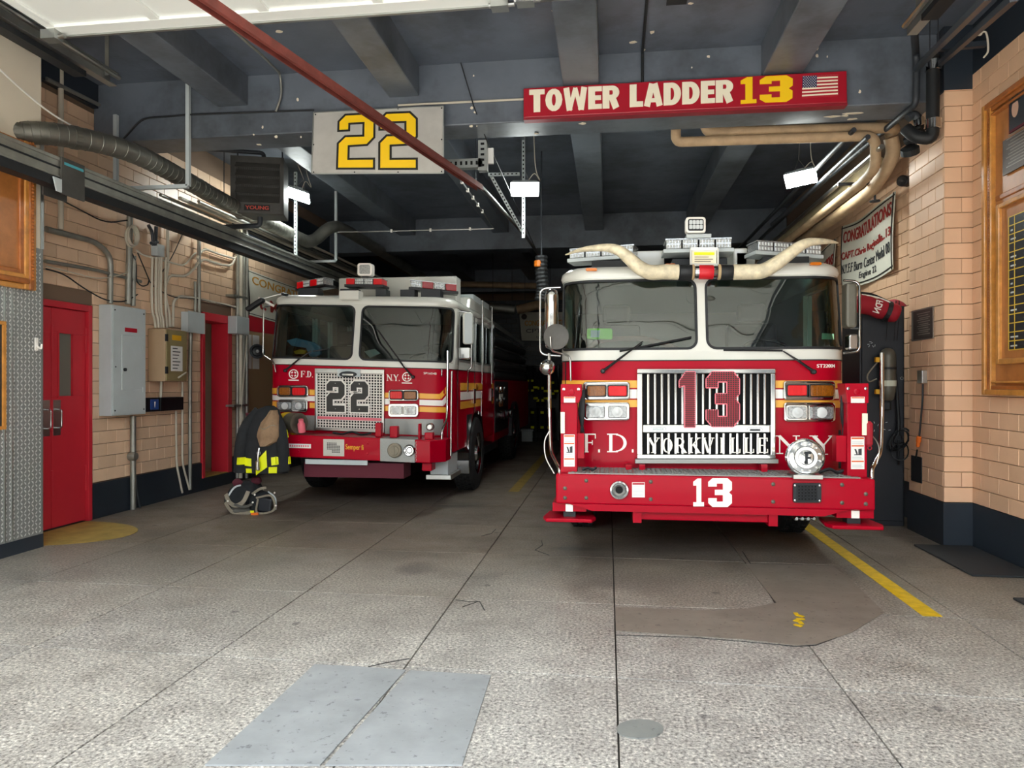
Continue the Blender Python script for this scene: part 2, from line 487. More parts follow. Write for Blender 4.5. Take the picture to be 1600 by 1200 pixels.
ONE = [(.1, 0), (.9, 0), (.9, .22), (.7, .22), (.7, 1.5), (.42, 1.5), (.1, 1.32), (.1, 1.12), (.34, 1.12), (.34, .22), (.1, .22)]
THREE = [(0, .2), (.18, 0), (.82, 0), (1, .2), (1, .62), (.88, .76), (1, .9), (1, 1.3), (.82, 1.5), (.18, 1.5), (0, 1.3), (0, 1.06), (.36, 1.06), (.36, 1.22), (.62, 1.22), (.62, .9), (.28, .9), (.28, .62), (.62, .62), (.62, .28), (.36, .28), (.36, .46), (0, .46)]
def put_poly(mb, P, fn, h=1.5, d=1.0):
    pts = [(x, y / h) for x, y in P]; n = len(pts)
    mb.add([fn(x, y, 0) for x, y in pts] + [fn(x, y, d) for x, y in pts],
           [tuple(range(n)), tuple(range(2 * n - 1, n - 1, -1))] + [(i, i + n, (i + 1) % n + n, (i + 1) % n) for i in range(n)])
# serif capitals as strokes: ('l', x0,y0,x1,y1,w0,w1) and ('a', cx,cy,rx,ry,deg0,deg1,thick_horizontal,thick_vertical)
TH, TN, SF = .16, .06, .05
def serif(x, y, w=.3): return ('l', x - w / 2, y, x + w / 2, y, SF)
GLYPH = {
 'F': [('l', .2, 0, .2, 1, TH), serif(.2, .02), ('l', .05, .97, .85, .97, TN), ('l', .83, .99, .83, .74, SF), ('l', .2, .52, .62, .52, TN), ('l', .62, .64, .62, .4, SF)],
 'D': [('l', .2, 0, .2, 1, TH), ('l', .04, .97, .5, .97, TN), ('l', .04, .03, .5, .03, TN), ('a', .42, .5, .45, .47, -90, 90, TH, TN)],
 'N': [('l', .14, 0, .14, 1, TN), ('l', .86, 0, .86, 1, TN), ('l', .12, .98, .86, .04, TH), serif(.14, .02), serif(.06, .98, .22), serif(.86, .98)],
 'Y': [('l', .5, 0, .5, .48, TH), ('l', .5, .46, .14, .98, TH), ('l', .5, .46, .88, .98, TN), serif(.5, .02, .4), serif(.14, .98), serif(.87, .98, .26)],
 'O': [('a', .5, .5, .42, .48, 0, 360, TH, TN)],
 'R': [('l', .2, 0, .2, 1, TH), serif(.2, .02), ('l', .04, .97, .48, .97, TN), ('l', .2, .5, .48, .5, TN), ('a', .45, .735, .3, .235, -90, 90, TH, TN), ('l', .45, .5, .85, .02, TH), serif(.88, .02, .18)],
 'K': [('l', .2, 0, .2, 1, TH), serif(.2, .02), serif(.2, .98), ('l', .24, .42, .8, .98, TN), ('l', .4, .58, .84, .02, TH), serif(.8, .98), serif(.86, .02)],
 'V': [('l', .14, .98, .5, .02, TH), ('l', .5, .02, .86, .98, TN), serif(.14, .98, .34), serif(.86, .98, .26)],
 'I': [('l', .5, 0, .5, 1, TH), serif(.5, .02, .42), serif(.5, .98, .42)],
 'L': [('l', .24, 0, .24, 1, TH), serif(.24, .98, .36), ('l', .06, .03, .86, .03, TN), ('l', .84, .01, .84, .26, SF)],
 'E': [('l', .22, 0, .22, 1, TH), ('l', .05, .97, .85, .97, TN), ('l', .05, .03, .87, .03, TN), ('l', .22, .5, .64, .5, TN), ('l', .83, .99, .83, .76, SF), ('l', .86, .01, .86, .26, SF), ('l', .64, .6, .64, .4, SF)],
 '.': [('l', .38, .07, .62, .07, .16)]}
HV, HH = .34, .22
HEAVY = {  # heavy condensed grotesque: width in heights, strokes
 'T': (.78, [('l', .5, 0, .5, 1, HV), ('l', 0, .885, 1, .885, .23)]),
 'O': (.86, [('a', .5, .5, .5, .5, 0, 360, .33, .24)]),
 'W': (1.22, [('l', .13, 1, .27, 0, .29), ('l', .27, 0, .5, .98, .2), ('l', .5, .98, .73, 0, .2), ('l', .73, 0, .87, 1, .29)]),
 'E': (.68, [('l', .25, 0, .25, 1, HV), ('l', .1, .89, 1, .89, HH), ('l', .1, .5, .94, .5, .2), ('l', .1, .11, 1, .11, HH)]),
 'R': (.84, [('l', .2, 0, .2, 1, HV), ('l', .1, .9, .6, .9, .2), ('l', .1, .5, .6, .5, .2), ('a', .55, .7, .43, .3, -90, 90, .32, .2), ('l', .55, .5, .80, 0, .32)]),
 'L': (.66, [('l', .26, 0, .26, 1, HV), ('l', .1, .12, 1, .12, .24)]),
 'A': (.92, [('l', .16, 0, .44, 1, .30), ('l', .84, 0, .56, 1, .30), ('l', .25, .26, .75, .26, .18)]),
 'D': (.86, [('l', .2, 0, .2, 1, HV), ('l', .1, .885, .5, .885, .23), ('l', .1, .115, .5, .115, .23), ('a', .45, .5, .53, .5, -90, 90, .33, .23)])}
def put_glyph(mb, ch, fn, asp=1.0):
    """asp = width / height of the letter box; strokes are measured in the height"""
    base_fn = fn
    for si, st in enumerate(GLYPH[ch] if isinstance(ch, str) else ch):
        fn = lambda u, v, d, k=1 + .06 * si: base_fn(u, v, d * k)
        if st[0] == 'l':
            _, x0, y0, x1, y1, w = st; dx, dy = (x1 - x0) * asp, y1 - y0; L = math.hypot(dx, dy); nx, ny = -dy / L * w / 2, dx / L * w / 2
            P = [(x0 * asp + nx, y0 + ny), (x1 * asp + nx, y1 + ny), (x1 * asp - nx, y1 - ny), (x0 * asp - nx, y0 - ny)]
            put_poly(mb, [(x / asp, y) for x, y in P], fn, 1.0)
        else:
            _, cx, cy, rx, ry, a0, a1, tx, ty = st; n = 14; ins, out = [], []
            for i in range(n + 1):
                w = math.radians(a0 + (a1 - a0) * i / n)
                out.append((cx + rx * math.cos(w), cy + ry * math.sin(w)))
                ins.append((cx + (rx - tx / asp) * math.cos(w), cy + (ry - ty) * math.sin(w)))
            for i in range(n): put_poly(mb, [out[i], out[i + 1], ins[i + 1], ins[i]], fn, 1.0)
# ================================================================== THE SETTING
XL, XR, YB, ZC = -5.85, 3.45, 22.6, 4.97
def project(p):
    p = Vector(p) - Vector((0, 0, EYE)); t = -p.x * _s * -1 * -1 + p.y * _c
    t = p.x * -_s + p.y * _c; r = p.x * _c + p.y * _s
    return (800 + FPX * r / t, 600 - FPX * p.z / t, t) if t > .05 else (-9999, -9999, t)
# ---- floor: a bed with the cast slabs lying in it
floor = MB().box((-7.5, -.4, -.2), (5, 23, -.016)).build('floor', 'joint', kind='structure')
XS = [-5.84, -4.48, -3.36, -2.23, -1.1, .045, 1.18, 2.32, 3.44]
YS = [-.38, 1.27, 2.545, 3.82, 5.09, 6.45, 7.72, 9.0, 10.3, 11.6, 12.9, 14.2, 15.5, 16.8, 18.1, 19.4, 20.7, 22.58]
SCREW = math.radians(.35)
for i in range(len(XS) - 1):
    for j in range(len(YS) - 1):
        g = .0045
        x0, x1, y0, y1 = XS[i] + g, XS[i + 1] - g, YS[j] + g, YS[j + 1] - g
        if x1 < -5.2 and y0 < 6: x0 = min(x0, -5.84)
        b = MB()
        top = [(x0, y0, 0), (x1, y0, 0), (x1, y1, 0), (x0, y1, 0)]
        e = .0015
        ins = [(x0 + e, y0 + e, .0015), (x1 - e, y0 + e, .0015), (x1 - e, y1 - e, .0015), (x0 + e, y1 - e, .0015)]
        bot = [(p[0], p[1], -.016) for p in top]
        b.add(bot + top + ins, [(0, 1, 5, 4), (1, 2, 6, 5), (2, 3, 7, 6), (3, 0, 4, 7), (4, 5, 9, 8), (5, 6, 10, 9), (6, 7, 11, 10), (7, 4, 8, 11), (8, 9, 10, 11)])
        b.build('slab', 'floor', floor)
def floor_patch(pts, mat, name, h=.006, label=None):
    P = [GZ(*p) for p in pts]
    b = MB().prism([(p.x, p.y, .0026) for p in P], (0, 0, h)); return b.build(name, mat, floor, label=label)
floor_patch([(492, 1040), (567, 1044), (634, 1049), (500, 1198), (320, 1198)], 'patch_cement', 'patch', label='grey cement patch')
floor_patch([(640, 1049.5), (767, 1057), (722, 1198), (508, 1198)], 'patch_cement', 'patch', label='grey cement patch')
floor_patch([(962, 949), (1084, 955), (1133, 953), (1168, 952), (1213, 943), (1165, 882), (1240, 884), (1300, 884), (1330, 908), (1382, 958), (1330, 990), (1275, 1008), (1245, 1010), (1160, 1000), (1085, 995), (962, 987)], 'patch_dark', 'patch', .004, label='dark smooth patch')
floor_patch([(1000 + 37 * math.cos(a), 1141 + 15 * math.sin(a)) for a in [k * math.pi / 10 for k in range(20)]], 'patch_round', 'patch', .005, label='round grey patch')
# painted marks
cp = LX(119, 817, XL); 
one(lambda b: b.prism([(XL + .02 + .98 * math.sin(w), 6.75 - .62 * math.cos(w), .003) for w in [k * math.pi / 24 for k in range(25)]], (0, 0, .002)), 'painted_mark', 'yellow_worn', floor, label='half round yellow mark')
one(lambda b: b.prism([(2.08, 5.1, .003), (2.205, 5.1, .003), (2.205, 15, .003), (2.08, 15, .003)], (0, 0, .0025)), 'painted_line', 'yellow_paint', floor, label='yellow line')
one(lambda b: b.prism([(-1.42, 10.2, .003), (-1.27, 10.2, .003), (-1.27, 17, .003), (-1.42, 17, .003)], (0, 0, .0025)), 'painted_line', 'yellow_worn', floor, label='worn yellow line')
def squiggle(b):
    for k, (x, y) in enumerate([(1244, 962), (1250, 965), (1251, 970), (1245, 972), (1251, 976), (1247, 980)]):
        c = GZ(x, y); b.cbox((c.x, c.y, .012), (.028, .05, .004), Matrix.Rotation(k * .8, 3, 'Z'))
one(squiggle, 'spray_mark', 'yellow_paint', floor, label='small yellow spray mark')
# cracks: thin filled repairs that run over the slabs
def crack(pts, w=.006):
    P = [GZ(*p) for p in pts]; b = MB()
    for a, c in zip(P, P[1:]): b.bar((a.x, a.y, .0035), (c.x, c.y, .0035), w * random.uniform(.6, 1.1), .003)
    b.build('crack', 'black_rubber', floor)
crack([(712, 938), (735, 941), (749, 940), (757, 954)]); crack([(749, 940), (722, 949)])
crack([(752, 838), (768, 834), (775, 827)]); crack([(640, 1030), (605, 1036), (575, 1043)]); crack([(962, 993), (1085, 997), (1160, 1003), (1245, 1011), (1275, 1009), (1310, 996)])
crack([(1132, 956), (1110, 972), (1085, 994)]); crack([(1160, 862), (1180, 893), (1212, 945)]); crack([(836, 860), (848, 852), (846, 845)]); crack([(836, 860), (858, 868)])

# ---- ceiling and its beams
ceiling = MB().box((-7, -.4, ZC), (5, 23, ZC + .3)).build('ceiling', 'ceiling_paint', kind='structure')
def beam(a, b_, label=None): return MB().box(a, b_).build('beam', 'beam_paint', ceiling, bevel=.012, label=label)
YC = [(7.5, 7.95), (14.5, 14.95), (21.2, 21.65)]
for y0, y1 in YC: beam((XL + .01, y0, 4.31), (XR - .01, y1, ZC + .01), 'deep cross beam')
BX = [(-4.31, -3.96), (-2.34, -2.01), (-.46, -.09), (1.53, 1.92)]
for ya, yb in ((.1, 7.5), (7.95, 14.5), (14.95, 21.2)):
    for x0, x1 in BX: beam((x0, ya, 4.64), (x1, yb, ZC + .01))
MB().box((XL + .001, 6.18, 4.70), (XL + .07, 7.5, ZC)).build('beam', 'navy_paint', ceiling)
# smoky bare-plaster scars on the slab soffit
one(lambda b: b.prism([FY(727, 8, 6.1) * 1 + Vector((0, 0, 0)), ] * 0 + [(-.74, 4.9, ZC - .004), (-.52, 4.9, ZC - .004), (-.50, 6.35, ZC - .004), (-.70, 6.35, ZC - .004)], (0, 0, .003)), 'plaster_scar', 'pipe_cream', ceiling, label='bare plaster scar')
one(lambda b: b.prism([(.50, 5.3, ZC - .004), (.70, 5.3, ZC - .004), (.70, 6.6, ZC - .004), (.52, 6.6, ZC - .004)], (0, 0, .003)), 'plaster_scar', 'black_rubber', ceiling, label='black patched scar')
def chips(b):
    rnd = random.Random(3)
    spots = [FY(x, y, 7.493) for x, y in ((740, 118), (737, 168), (742, 175), (736, 197), (745, 197), (1276, 75), (1277, 87), (1293, 88), (1107, 88), (1081, 105), (1344, 143), (410, 198), (431, 213), (465, 155), (470, 214), (396, 210))]
    for p in spots:
        n = 7; r = rnd.uniform(.008, .022); a = rnd.uniform(.4, 1.2)
        b.prism([(p.x + r * a * math.cos(w) * rnd.uniform(.6, 1.2), 7.497, p.z + r * math.sin(w) * rnd.uniform(.6, 1.2)) for w in [k * 2 * math.pi / n for k in range(n)]], (0, .004, 0))
    for (px, py, L) in ((898, 187, .14), (910, 193, .10), (915, 186, .10), (838, 209, .06), (1300, 182, .2), (1335, 177, .25), (1330, 186, .12), (1320, 181, .1), (405, 226, .06)):
        d = ray(px, py); k = (4.309 - EYE) / d.z; p = Vector((d.x * k, d.y * k, 4.303)); n = 8
        b.prism([(p.x + L / 2 * math.cos(w) * rnd.uniform(.5, 1.1), p.y + .03 * math.sin(w) * rnd.uniform(.4, 1.2), 4.306) for w in [k * 2 * math.pi / n for k in range(n)]], (0, 0, .004))
    for (px, py) in ((989, 66), (1006, 78), (1019, 50), (868, 17), (1079, 5), (436, 49), (935, 230)):
        d = ray(px, py); k = (ZC - EYE) / d.z; p = Vector((d.x * k, d.y * k, ZC)); n = 7; r = rnd.uniform(.02, .045)
        b.prism([(p.x + r * math.cos(w) * rnd.uniform(.5, 1.2), p.y + r * math.sin(w) * rnd.uniform(.5, 1.2), ZC - .003) for w in [k * 2 * math.pi / n for k in range(n)]], (0, 0, .003))
one(chips, 'paint_chips', 'cream_plaster', ceiling, kind='stuff')

# ---- tiled walls
TL, TP, Z0 = .312, .1458, .417
def tile_mesh():
    l, d, h, e = (TL - .006) / 2, .016, (TP - .0055) / 2, .004
    b = MB().add([(-l, 0, -h), (l, 0, -h), (l, 0, h), (-l, 0, h), (-l, -d + e, -h), (l, -d + e, -h), (l, -d + e, h), (-l, -d + e, h),
                  (-l + e, -d, -h + e), (l - e, -d, -h + e), (l - e, -d, h - e), (-l + e, -d, h - e)],
                 [(0, 1, 5, 4), (1, 2, 6, 5), (2, 3, 7, 6), (3, 0, 4, 7), (4, 5, 9, 8), (5, 6, 10, 9), (6, 7, 11, 10), (7, 4, 8, 11), (8, 9, 10, 11)])
    return b.v, b.f
TV, TF = tile_mesh()
def tile_run(p, q, z1, skip=()):
    """tiles along a wall from p to q (plan points), facing to the right of p->q; returns (centre, angle, length scale)"""
    p, q = Vector(p), Vector(q); L = (q - p).length; d = (q - p) / L; ang = math.atan2(d.y, d.x); out = []
    rows = int((z1 - Z0) / TP)
    for r in range(rows):
        a = -(TL / 2) * (r % 2) ; z = Z0 + (r + .5) * TP
        while a < L - .01:
            s0, s1 = max(a, 0), min(a + TL, L); a += TL
            for (k0, k1, kz0, kz1) in skip:
                if z + TP / 2 > kz0 and z - TP / 2 < kz1:
                    if s0 >= k0 and s1 <= k1: s1 = s0
                    elif s0 < k0 < s1: s1 = k0
                    elif s0 < k1 < s1: s0 = k1
            if s1 - s0 < .04: continue
            c = p + d * ((s0 + s1) / 2); out.append((Vector((c.x, c.y, z)), ang, (s1 - s0) / TL))
    return out
def lay_tiles(parent, runs, mat, limit=300):
    me = bpy.data.meshes.new('tile'); me.from_pydata(TV, [], TF); me.materials.append(MAT[mat])
    def size(t):
        x, y, d = project(t[0])
        vis = -20 < x < 1620 and -20 < y < 1220
        return (0 if vis else 1, d)
    runs = sorted(runs, key=size); n = 0
    for c, a, k in runs[:limit]:
        o = bpy.data.objects.new('tile', me); COL.objects.link(o); o.parent = parent
        o.location = c - wl(parent); o.rotation_euler = (0, 0, a); o.scale = (k, 1, 1)
    rest = MB()
    for c, a, k in runs[limit:]:
        R = Matrix.Rotation(a, 3, 'Z'); rest.add([c + R @ Vector((v[0] * k, v[1], v[2])) for v in TV], TF)
    if rest.v: rest.build('tilework', mat, parent, kind='stuff')
# wall_left: faces +x, so runs go from far (large y) to near ... right of direction -y is -x, so run +y
D1 = (6.28, 7.46, 0, 2.44); D2 = (9.70, 10.52, .17, 2.60)
def wall_boxes(b, x0, x1, y0, y1, z1, holes):
    cur = y0
    for (a, c, za, zb) in holes:
        b.box((x0, cur, -.1), (x1, a, z1)); b.box((x0, a, zb), (x1, c, z1))
        if za > 0: b.box((x0, a, -.1), (x1, c, za))
        cur = c
    b.box((x0, cur, -.1), (x1, y1, z1))
wall_left = one(lambda b: wall_boxes(b, XL - .3, XL - .006, 6.0, YB, ZC + .02, (D1, D2)), 'wall_left', 'mortar', kind='structure')
# the run faces +x: direction -y has its right hand at -x, direction +y has its right hand at +x
runs = tile_run((XL - .006, 6.17), (XL - .006, YB - .02), 4.72,
                skip=[(D1[0] - 6.17 - .05, D1[1] - 6.17 + .03, 0, D1[3] + .03), (D2[0] - 6.17 - .03, D2[1] - 6.17 + .03, 0, D2[3] + .03)])
lay_tiles(wall_left, runs, 'glazed_tile_dark')
# plastered pier nearest the street, clad in tread plate
pier = MB().box((XL - .4, -.4, -.1), (-5.335, 6.16, ZC + .02)).build('pier', 'cream_plaster', wall_left, bevel=.01)
plate = MB().box((-5.335, 3.0, .13), (-5.327, 6.165, 2.83)).box((-5.8, 6.16, .13), (-5.327, 6.168, 2.83)).build('tread_plate', 'tread_plate', wall_left)
def lozenges(b):
    k = 0
    for iy in range(0, 38):
        for iz in range(0, 74):
            y = 4.55 + iy * .0426; z = .16 + iz * .0363
            if y > 6.14 or z > 2.8: continue
            w = .9 if (iy + iz) % 2 else -.9
            dy, dz = math.cos(w), math.sin(w)
            l, s, h = .021, .0085, .004; X = -5.327
            b.add([(X, y - dy * l, z - dz * l), (X + h, y - dz * s, z + dy * s), (X, y + dy * l, z + dz * l), (X + h, y + dz * s, z - dy * s), (X + h * 1.5, y, z)],
                  [(0, 3, 4), (3, 2, 4), (2, 1, 4), (1, 0, 4)])
one(lozenges, 'tread_pattern', 'tread_raised', plate, kind='stuff')
for y in (5.72, 5.80): MB().box((-5.328, y, .13), (-5.321, y + .018, 2.83)).build('edge_strip', 'aluminium', plate)
MB().box((-5.335, 6.135, 2.83), (-5.322, 6.172, 4.0)).build('edge_strip', 'aluminium', wall_left)
baseboard_left = MB().box((-5.34, -.3, 0), (-5.326, 6.17, .128)).box((-5.84, 6.17, 0), (XL + .012, 6.28, .405)).box((XL - .006, 7.46, 0), (XL + .016, D2[0], .405)).box((XL - .006, D2[0], 0), (XL + .016, D2[1], .18)).box((XL - .006, D2[1], 0), (XL + .016, YB, .405)).build('baseboard_left', 'navy_paint', kind='structure')
MB().box((XL - .004, 10.55, 3.62), (XL + .022, YB, 4.74)).build('dark_band', 'navy_paint', wall_left)  # dark sheet over the upper tiles along the rear of the wall
# wall_right
wall_right = MB().box((XR + .006, 7.3, -.1), (XR + .3, YB, ZC + .02)).box((XR + .006, -.4, -.1), (XR + .3, 7.36, ZC + .02)).box((3.206, 7.366, -.1), (XR + .1, 8.16, ZC)).build('wall_right', 'mortar', kind='structure')
runs = tile_run((XR + .006, 7.35), (XR + .006, 4.6), 4.5) + tile_run((3.19, 7.366), (XR, 7.366), 4.5) + tile_run((3.206, 8.16), (3.206, 7.352), 4.36) + tile_run((XR + .006, YB - .02), (XR + .006, 8.17), 4.36)
lay_tiles(wall_right, runs, 'glazed_tile')
MB().box((XR - .012, -.35, 0), (XR + .01, 7.35, .415)).box((3.176, 7.335, 0), (XR - .0, 7.37, .415)).box((3.176, 7.37, 0), (3.21, 8.17, .415)).box((XR - .012, 8.17, 0), (XR + .01, YB, .415)).build('baseboard_right', 'navy_paint', kind='structure')
MB().box((3.185, 7.345, 4.36), (XR + .01, 8.17, ZC)).box((XR - .01, 4.0, 4.50), (XR + .01, 7.36, ZC)).build('trim_1', 'navy_paint', kind='structure')
# wall_back, wall_front
wall_back = MB().box((-7, YB, -.1), (5, YB + .3, ZC)).build('wall_back', 'mortar', kind='structure')
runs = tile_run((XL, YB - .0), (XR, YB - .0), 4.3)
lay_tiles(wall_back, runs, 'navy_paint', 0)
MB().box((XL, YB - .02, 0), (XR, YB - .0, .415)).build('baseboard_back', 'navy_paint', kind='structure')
MB().box((-7, -.7, 4.62), (5, -.4, 6.2)).box((-7, -.7, -.1), (-5.3, -.4, 4.62)).box((3.45, -.7, -.1), (5, -.4, 4.62)).build('wall_front', 'cream_plaster', kind='structure')
MB().box((-30, -5.2, -.25), (30, -.4, -.02)).build('sidewalk', 'sidewalk', kind='structure')
MB().box((-60, -18, -.4), (60, -5.2, -.16)).build('street', 'asphalt', kind='structure')

# ---- unseen building added across the street: limits low sky light, gives bounce and reflections
facade = MB().box((-40, -24, -.3), (40, -20, 7.5)).build('added_facade', 'limestone', kind='structure')
def fw(b):
    for i in range(20):
        for j in range(2): x = -38 + i * 4; z = 1.0 + j * 3.3; b.box((x, -20.03, z), (x + 2.5, -19.97, z + 2.5))
one(fw, 'window_panes', 'dark_steel', facade, kind='stuff')
# ---- red double door near the diamond plate
door_1 = thing('door_1', (XL, 6.9, 0), kind='structure')
def jamb(b):
    x0, x1 = XL - .12, XL + .03
    b.box((x0, D1[0], 0), (x1, D1[0] + .06, 2.44)); b.box((x0, D1[1] - .06, 0), (x1, D1[1], 2.44)); b.box((x0, D1[0] + .06, 2.37), (x1, D1[1] - .06, 2.44))
one(jamb, 'frame', 'door_red', door_1, bevel=.006)
def leaf(y0, y1, wy0, wy1, pull_y):
    x0, x1 = XL - .055, XL - .01
    b = MB(); z0, z1, wz0, wz1 = .015, 2.365, 1.42, 2.10
    b.box((x0, y0, z0), (x1, y1, wz0)).box((x0, y0, wz1), (x1, y1, z1)).box((x0, y0, wz0), (x1, wy0, wz1)).box((x0, wy1, wz0), (x1, y1, wz1))
    lf = b.build('leaf', 'door_red', door_1, bevel=.003)
    MB().box((x0 + .015, wy0 - .005, wz0 - .005), (x0 + .025, wy1 + .005, wz1 + .005)).build('pane', 'frosted_pane', lf)
    def trim(b):
        for a, c in (((wy0 - .02, wz0 - .02), (wy0, wz1 + .02)), ((wy1, wz0 - .02), (wy1 + .02, wz1 + .02)), ((wy0, wz0 - .02), (wy1, wz0)), ((wy0, wz1), (wy1, wz1 + .02))): b.box((x1 - .004, a[0], a[1]), (x1 + .008, c[0], c[1]))
    one(trim, 'pane_trim', 'door_red', lf)
    MB().box((x1, pull_y - .05, 1.0), (x1 + .006, pull_y + .05, 1.38)).build('pull_plate', 'steel', lf)
    one(lambda b: b.tube(bend([(x1, pull_y, 1.08), (x1 + .06, pull_y, 1.08), (x1 + .06, pull_y, 1.28), (x1, pull_y, 1.28)], .04), .009), 'pull_handle', 'chrome', lf, smooth=50)
    for z in (.35, 1.9): one(lambda b: b.cyl((x1 + .006, y1 + .004, z), (x1 + .006, y1 + .004, z + .28), .012, 8), 'hinge', 'door_red', lf)
leaf(6.90, 7.395, 7.0, 7.20, 6.97); leaf(6.345, 6.893, 6.45, 6.65, 6.82)
MB().box((XL - .3, D1[0], 0), (XL - .2, D1[1], 2.44)).build('backing', 'black_hole', door_1)
# ---- red doorway with the door standing ajar
door_2 = thing('door_2', (XL, 10.1, 0), kind='structure')
def jamb2(b):
    x0, x1 = XL - .25, XL + .03
    b.box((x0, D2[0], .18), (x1, D2[0] + .07, 2.6)); b.box((x0, D2[1] - .12, .18), (x1, D2[1], 2.6)); b.box((x0, D2[0] + .07, 2.48), (x1, D2[1] - .12, 2.6))
one(jamb2, 'frame', 'door_red', door_2, bevel=.006)
lf = one(lambda b: b.prism([(XL - .02, D2[0] + .075, .2), (XL - .02, D2[0] + .12, .2), (XL - .5, D2[1] - .16, .2), (XL - .5, D2[1] - .205, .2)], (0, 0, 2.26)), 'leaf', 'door_red', door_2)
def on_leaf(u0, u1, z0, z1, off, name, mat):
    p, q = Vector((XL - .02, D2[0] + .075, 0)), Vector((XL - .5, D2[1] - .205, 0)); n = Vector((q.y - p.y, p.x - q.x, 0)).normalized()
    if n.x < 0: n = -n
    a, c = p.lerp(q, u0) + n * .04, p.lerp(q, u1) + n * .04
    b = MB().hexa([a + Vector((0, 0, z0)), c + Vector((0, 0, z0)), c + Vector((0, 0, z1)), a + Vector((0, 0, z1))], [a + n * off + Vector((0, 0, z0)), c + n * off + Vector((0, 0, z0)), c + n * off + Vector((0, 0, z1)), a + n * off + Vector((0, 0, z1))])
    return b.build(name, mat, lf)
for k in range(6): on_leaf(.2, .7, .95 + k * .07, .98 + k * .07, .018, 'louvre', 'door_red')
on_leaf(.15, .85, .26, .5, .006, 'kick_plate', 'panel_grey')
MB().box((XL - .6, D2[0] + .07, .18), (XL + .02, D2[1] - .12, .195)).build('threshold', 'yellow_worn', door_2)
MB().box((XL - 1.5, D2[0] - .5, -.1), (XL - 1.4, D2[1] + .5, 2.9)).box((XL - 1.5, D2[0] - .6, -.1), (XL - .26, D2[0] - .5, 2.9)).box((XL - 1.5, D2[1] + .5, -.1), (XL - .26, D2[1] + .6, 2.9)).box((XL - 1.5, D2[0] - .6, 2.8), (XL - .26, D2[1] + .6, 2.9)).box((XL - 1.5, D2[0] - .6, -.1), (XL - .26, D2[1] + .6, .17)).build('room_beyond', 'glazed_tile_dark', door_2)
# ---- red wall board with notices behind the left engine
notice = thing('notice_board', (XL, 11.9, 1.0), 'tan notice board with red band above, beside the bundled conduits', 'board')
yy0, yy1 = LX(383, 560, XL).y, 13.2
MB().box((XL + .012, yy0, .95), (XL + .03, yy1, 2.42)).build('board', 'board_tan', notice)
MB().box((XL + .012, yy0, 2.42), (XL + .035, yy1, 2.98)).build('header_band', 'door_red', notice)
MB().box((XL + .012, yy0, .15), (XL + .035, yy1, .95)).build('lower_band', 'maroon_cloth', notice)
for a, c in ((383, 390), (392, 402)):
    y0, y1 = LX(a, 530, XL).y, LX(c, 530, XL).y
    MB().box((XL + .03, y0, 1.80), (XL + .036, y1, 2.36)).build('notice_sheet', 'paper', notice)
# ================================================================== SIGNS, LAMPS, DUCTS, PIPES
def panel(mb, c4, Yf, th):
    """four pixel corners (tl, tr, br, bl) on the plane y = Yf, th deep"""
    P = [FY(x, y, Yf) for x, y in c4]; mb.prism(P, (0, th, 0)); return mb
def pix_fn(c4, Yf, th, toward=True):
    tl, tr, br, bl = [FY(x, y, Yf) for x, y in c4]
    return quad_fn(bl, br, tr, tl, (0, -1, 0), th)
# ---- number 22 sign
t = thing('number_sign', (-2.45, 7.4, 3.8), 'brushed metal sign with yellow number 22 hung on the cross beam', 'sign')
C4 = [(490, 176), (693, 166), (693, 270.5), (487, 271.5)]
b = MB(); panel(b, C4, 7.40, .012); b.build('plate', 'brushed_steel', t)
fr = MB()
for i in range(4): fr.bar(FY(*C4[i], 7.398), FY(*C4[(i + 1) % 4], 7.398), .012, .012)
fr.build('edge_strip', 'aluminium', t)
for q in ([(528, 178.5), (587, 175), (586, 265), (525, 265)], [(591.5, 175.5), (653, 173), (653, 265.5), (591, 265.5)]):
    f0 = pix_fn(q, 7.398, .004); f1 = pix_fn(q, 7.394, .004)
    b = MB(); put_poly(b, TWO, f0); b.build('number_outline', 'outline_black', t, label='black outline of the digit 2')
    P = [(x + .0, y) for x, y in offset_poly(TWO, -.055)]
    b = MB(); put_poly(b, P, f1); b.build('number', 'sign_yellow', t, label='yellow digit 2')
for (x, y) in ((493, 179), (557, 173), (622, 170), (690, 169), (690, 218), (690, 268), (622, 269), (554, 269), (490, 269), (490, 226)):
    p = FY(x, y, 7.397); one(lambda b: b.lathe(p, (0, -1, 0), [(.008, 0), (.008, .003), (.004, .006)], 8), 'screw', 'dark_steel', t)
for x in (-2.95, -2.0):
    MB().box((x - .02, 7.41, 4.42), (x + .02, 7.5, 4.46)).build('bracket', 'steel', t)
# ---- tower ladder sign
t = thing('ladder_sign', (.72, 7.44, 4.28), 'long red sign reading TOWER LADDER 13 with a small flag', 'sign')
C4 = [(818, 138), (1323, 110.5), (1324, 160), (818, 184)]
b = MB(); P = [FY(x, y, 7.40) for x, y in C4]; b.prism(P, (0, .09, 0)); b.build('board', 'sign_red', t, bevel=.008)
b = MB(); panel(b, [(818, 184), (1324, 160), (1324, 164.5), (818, 187.5)], 7.392, .1); b.build('lower_edge', 'sign_red_edge', t)
fn = pix_fn([(827, 140.5), (1146, 124.5), (1146, 159.5), (827, 176)], 7.399, .006)
adv = [(ch, HEAVY[ch][0] if ch != ' ' else .42) for ch in 'TOWER LADDER']; tot = sum(w for _, w in adv) + .035 * 11; cur = 0
for ch, w in adv:
    if ch != ' ':
        u0, u1 = cur / tot, (cur + w) / tot
        b = MB(); put_glyph(b, HEAVY[ch][1], lambda u, v, d, u0=u0, u1=u1: fn(u0 + (u1 - u0) * u, v, d), w); b.build('letter', 'sign_cream', t)
    cur += w + .035
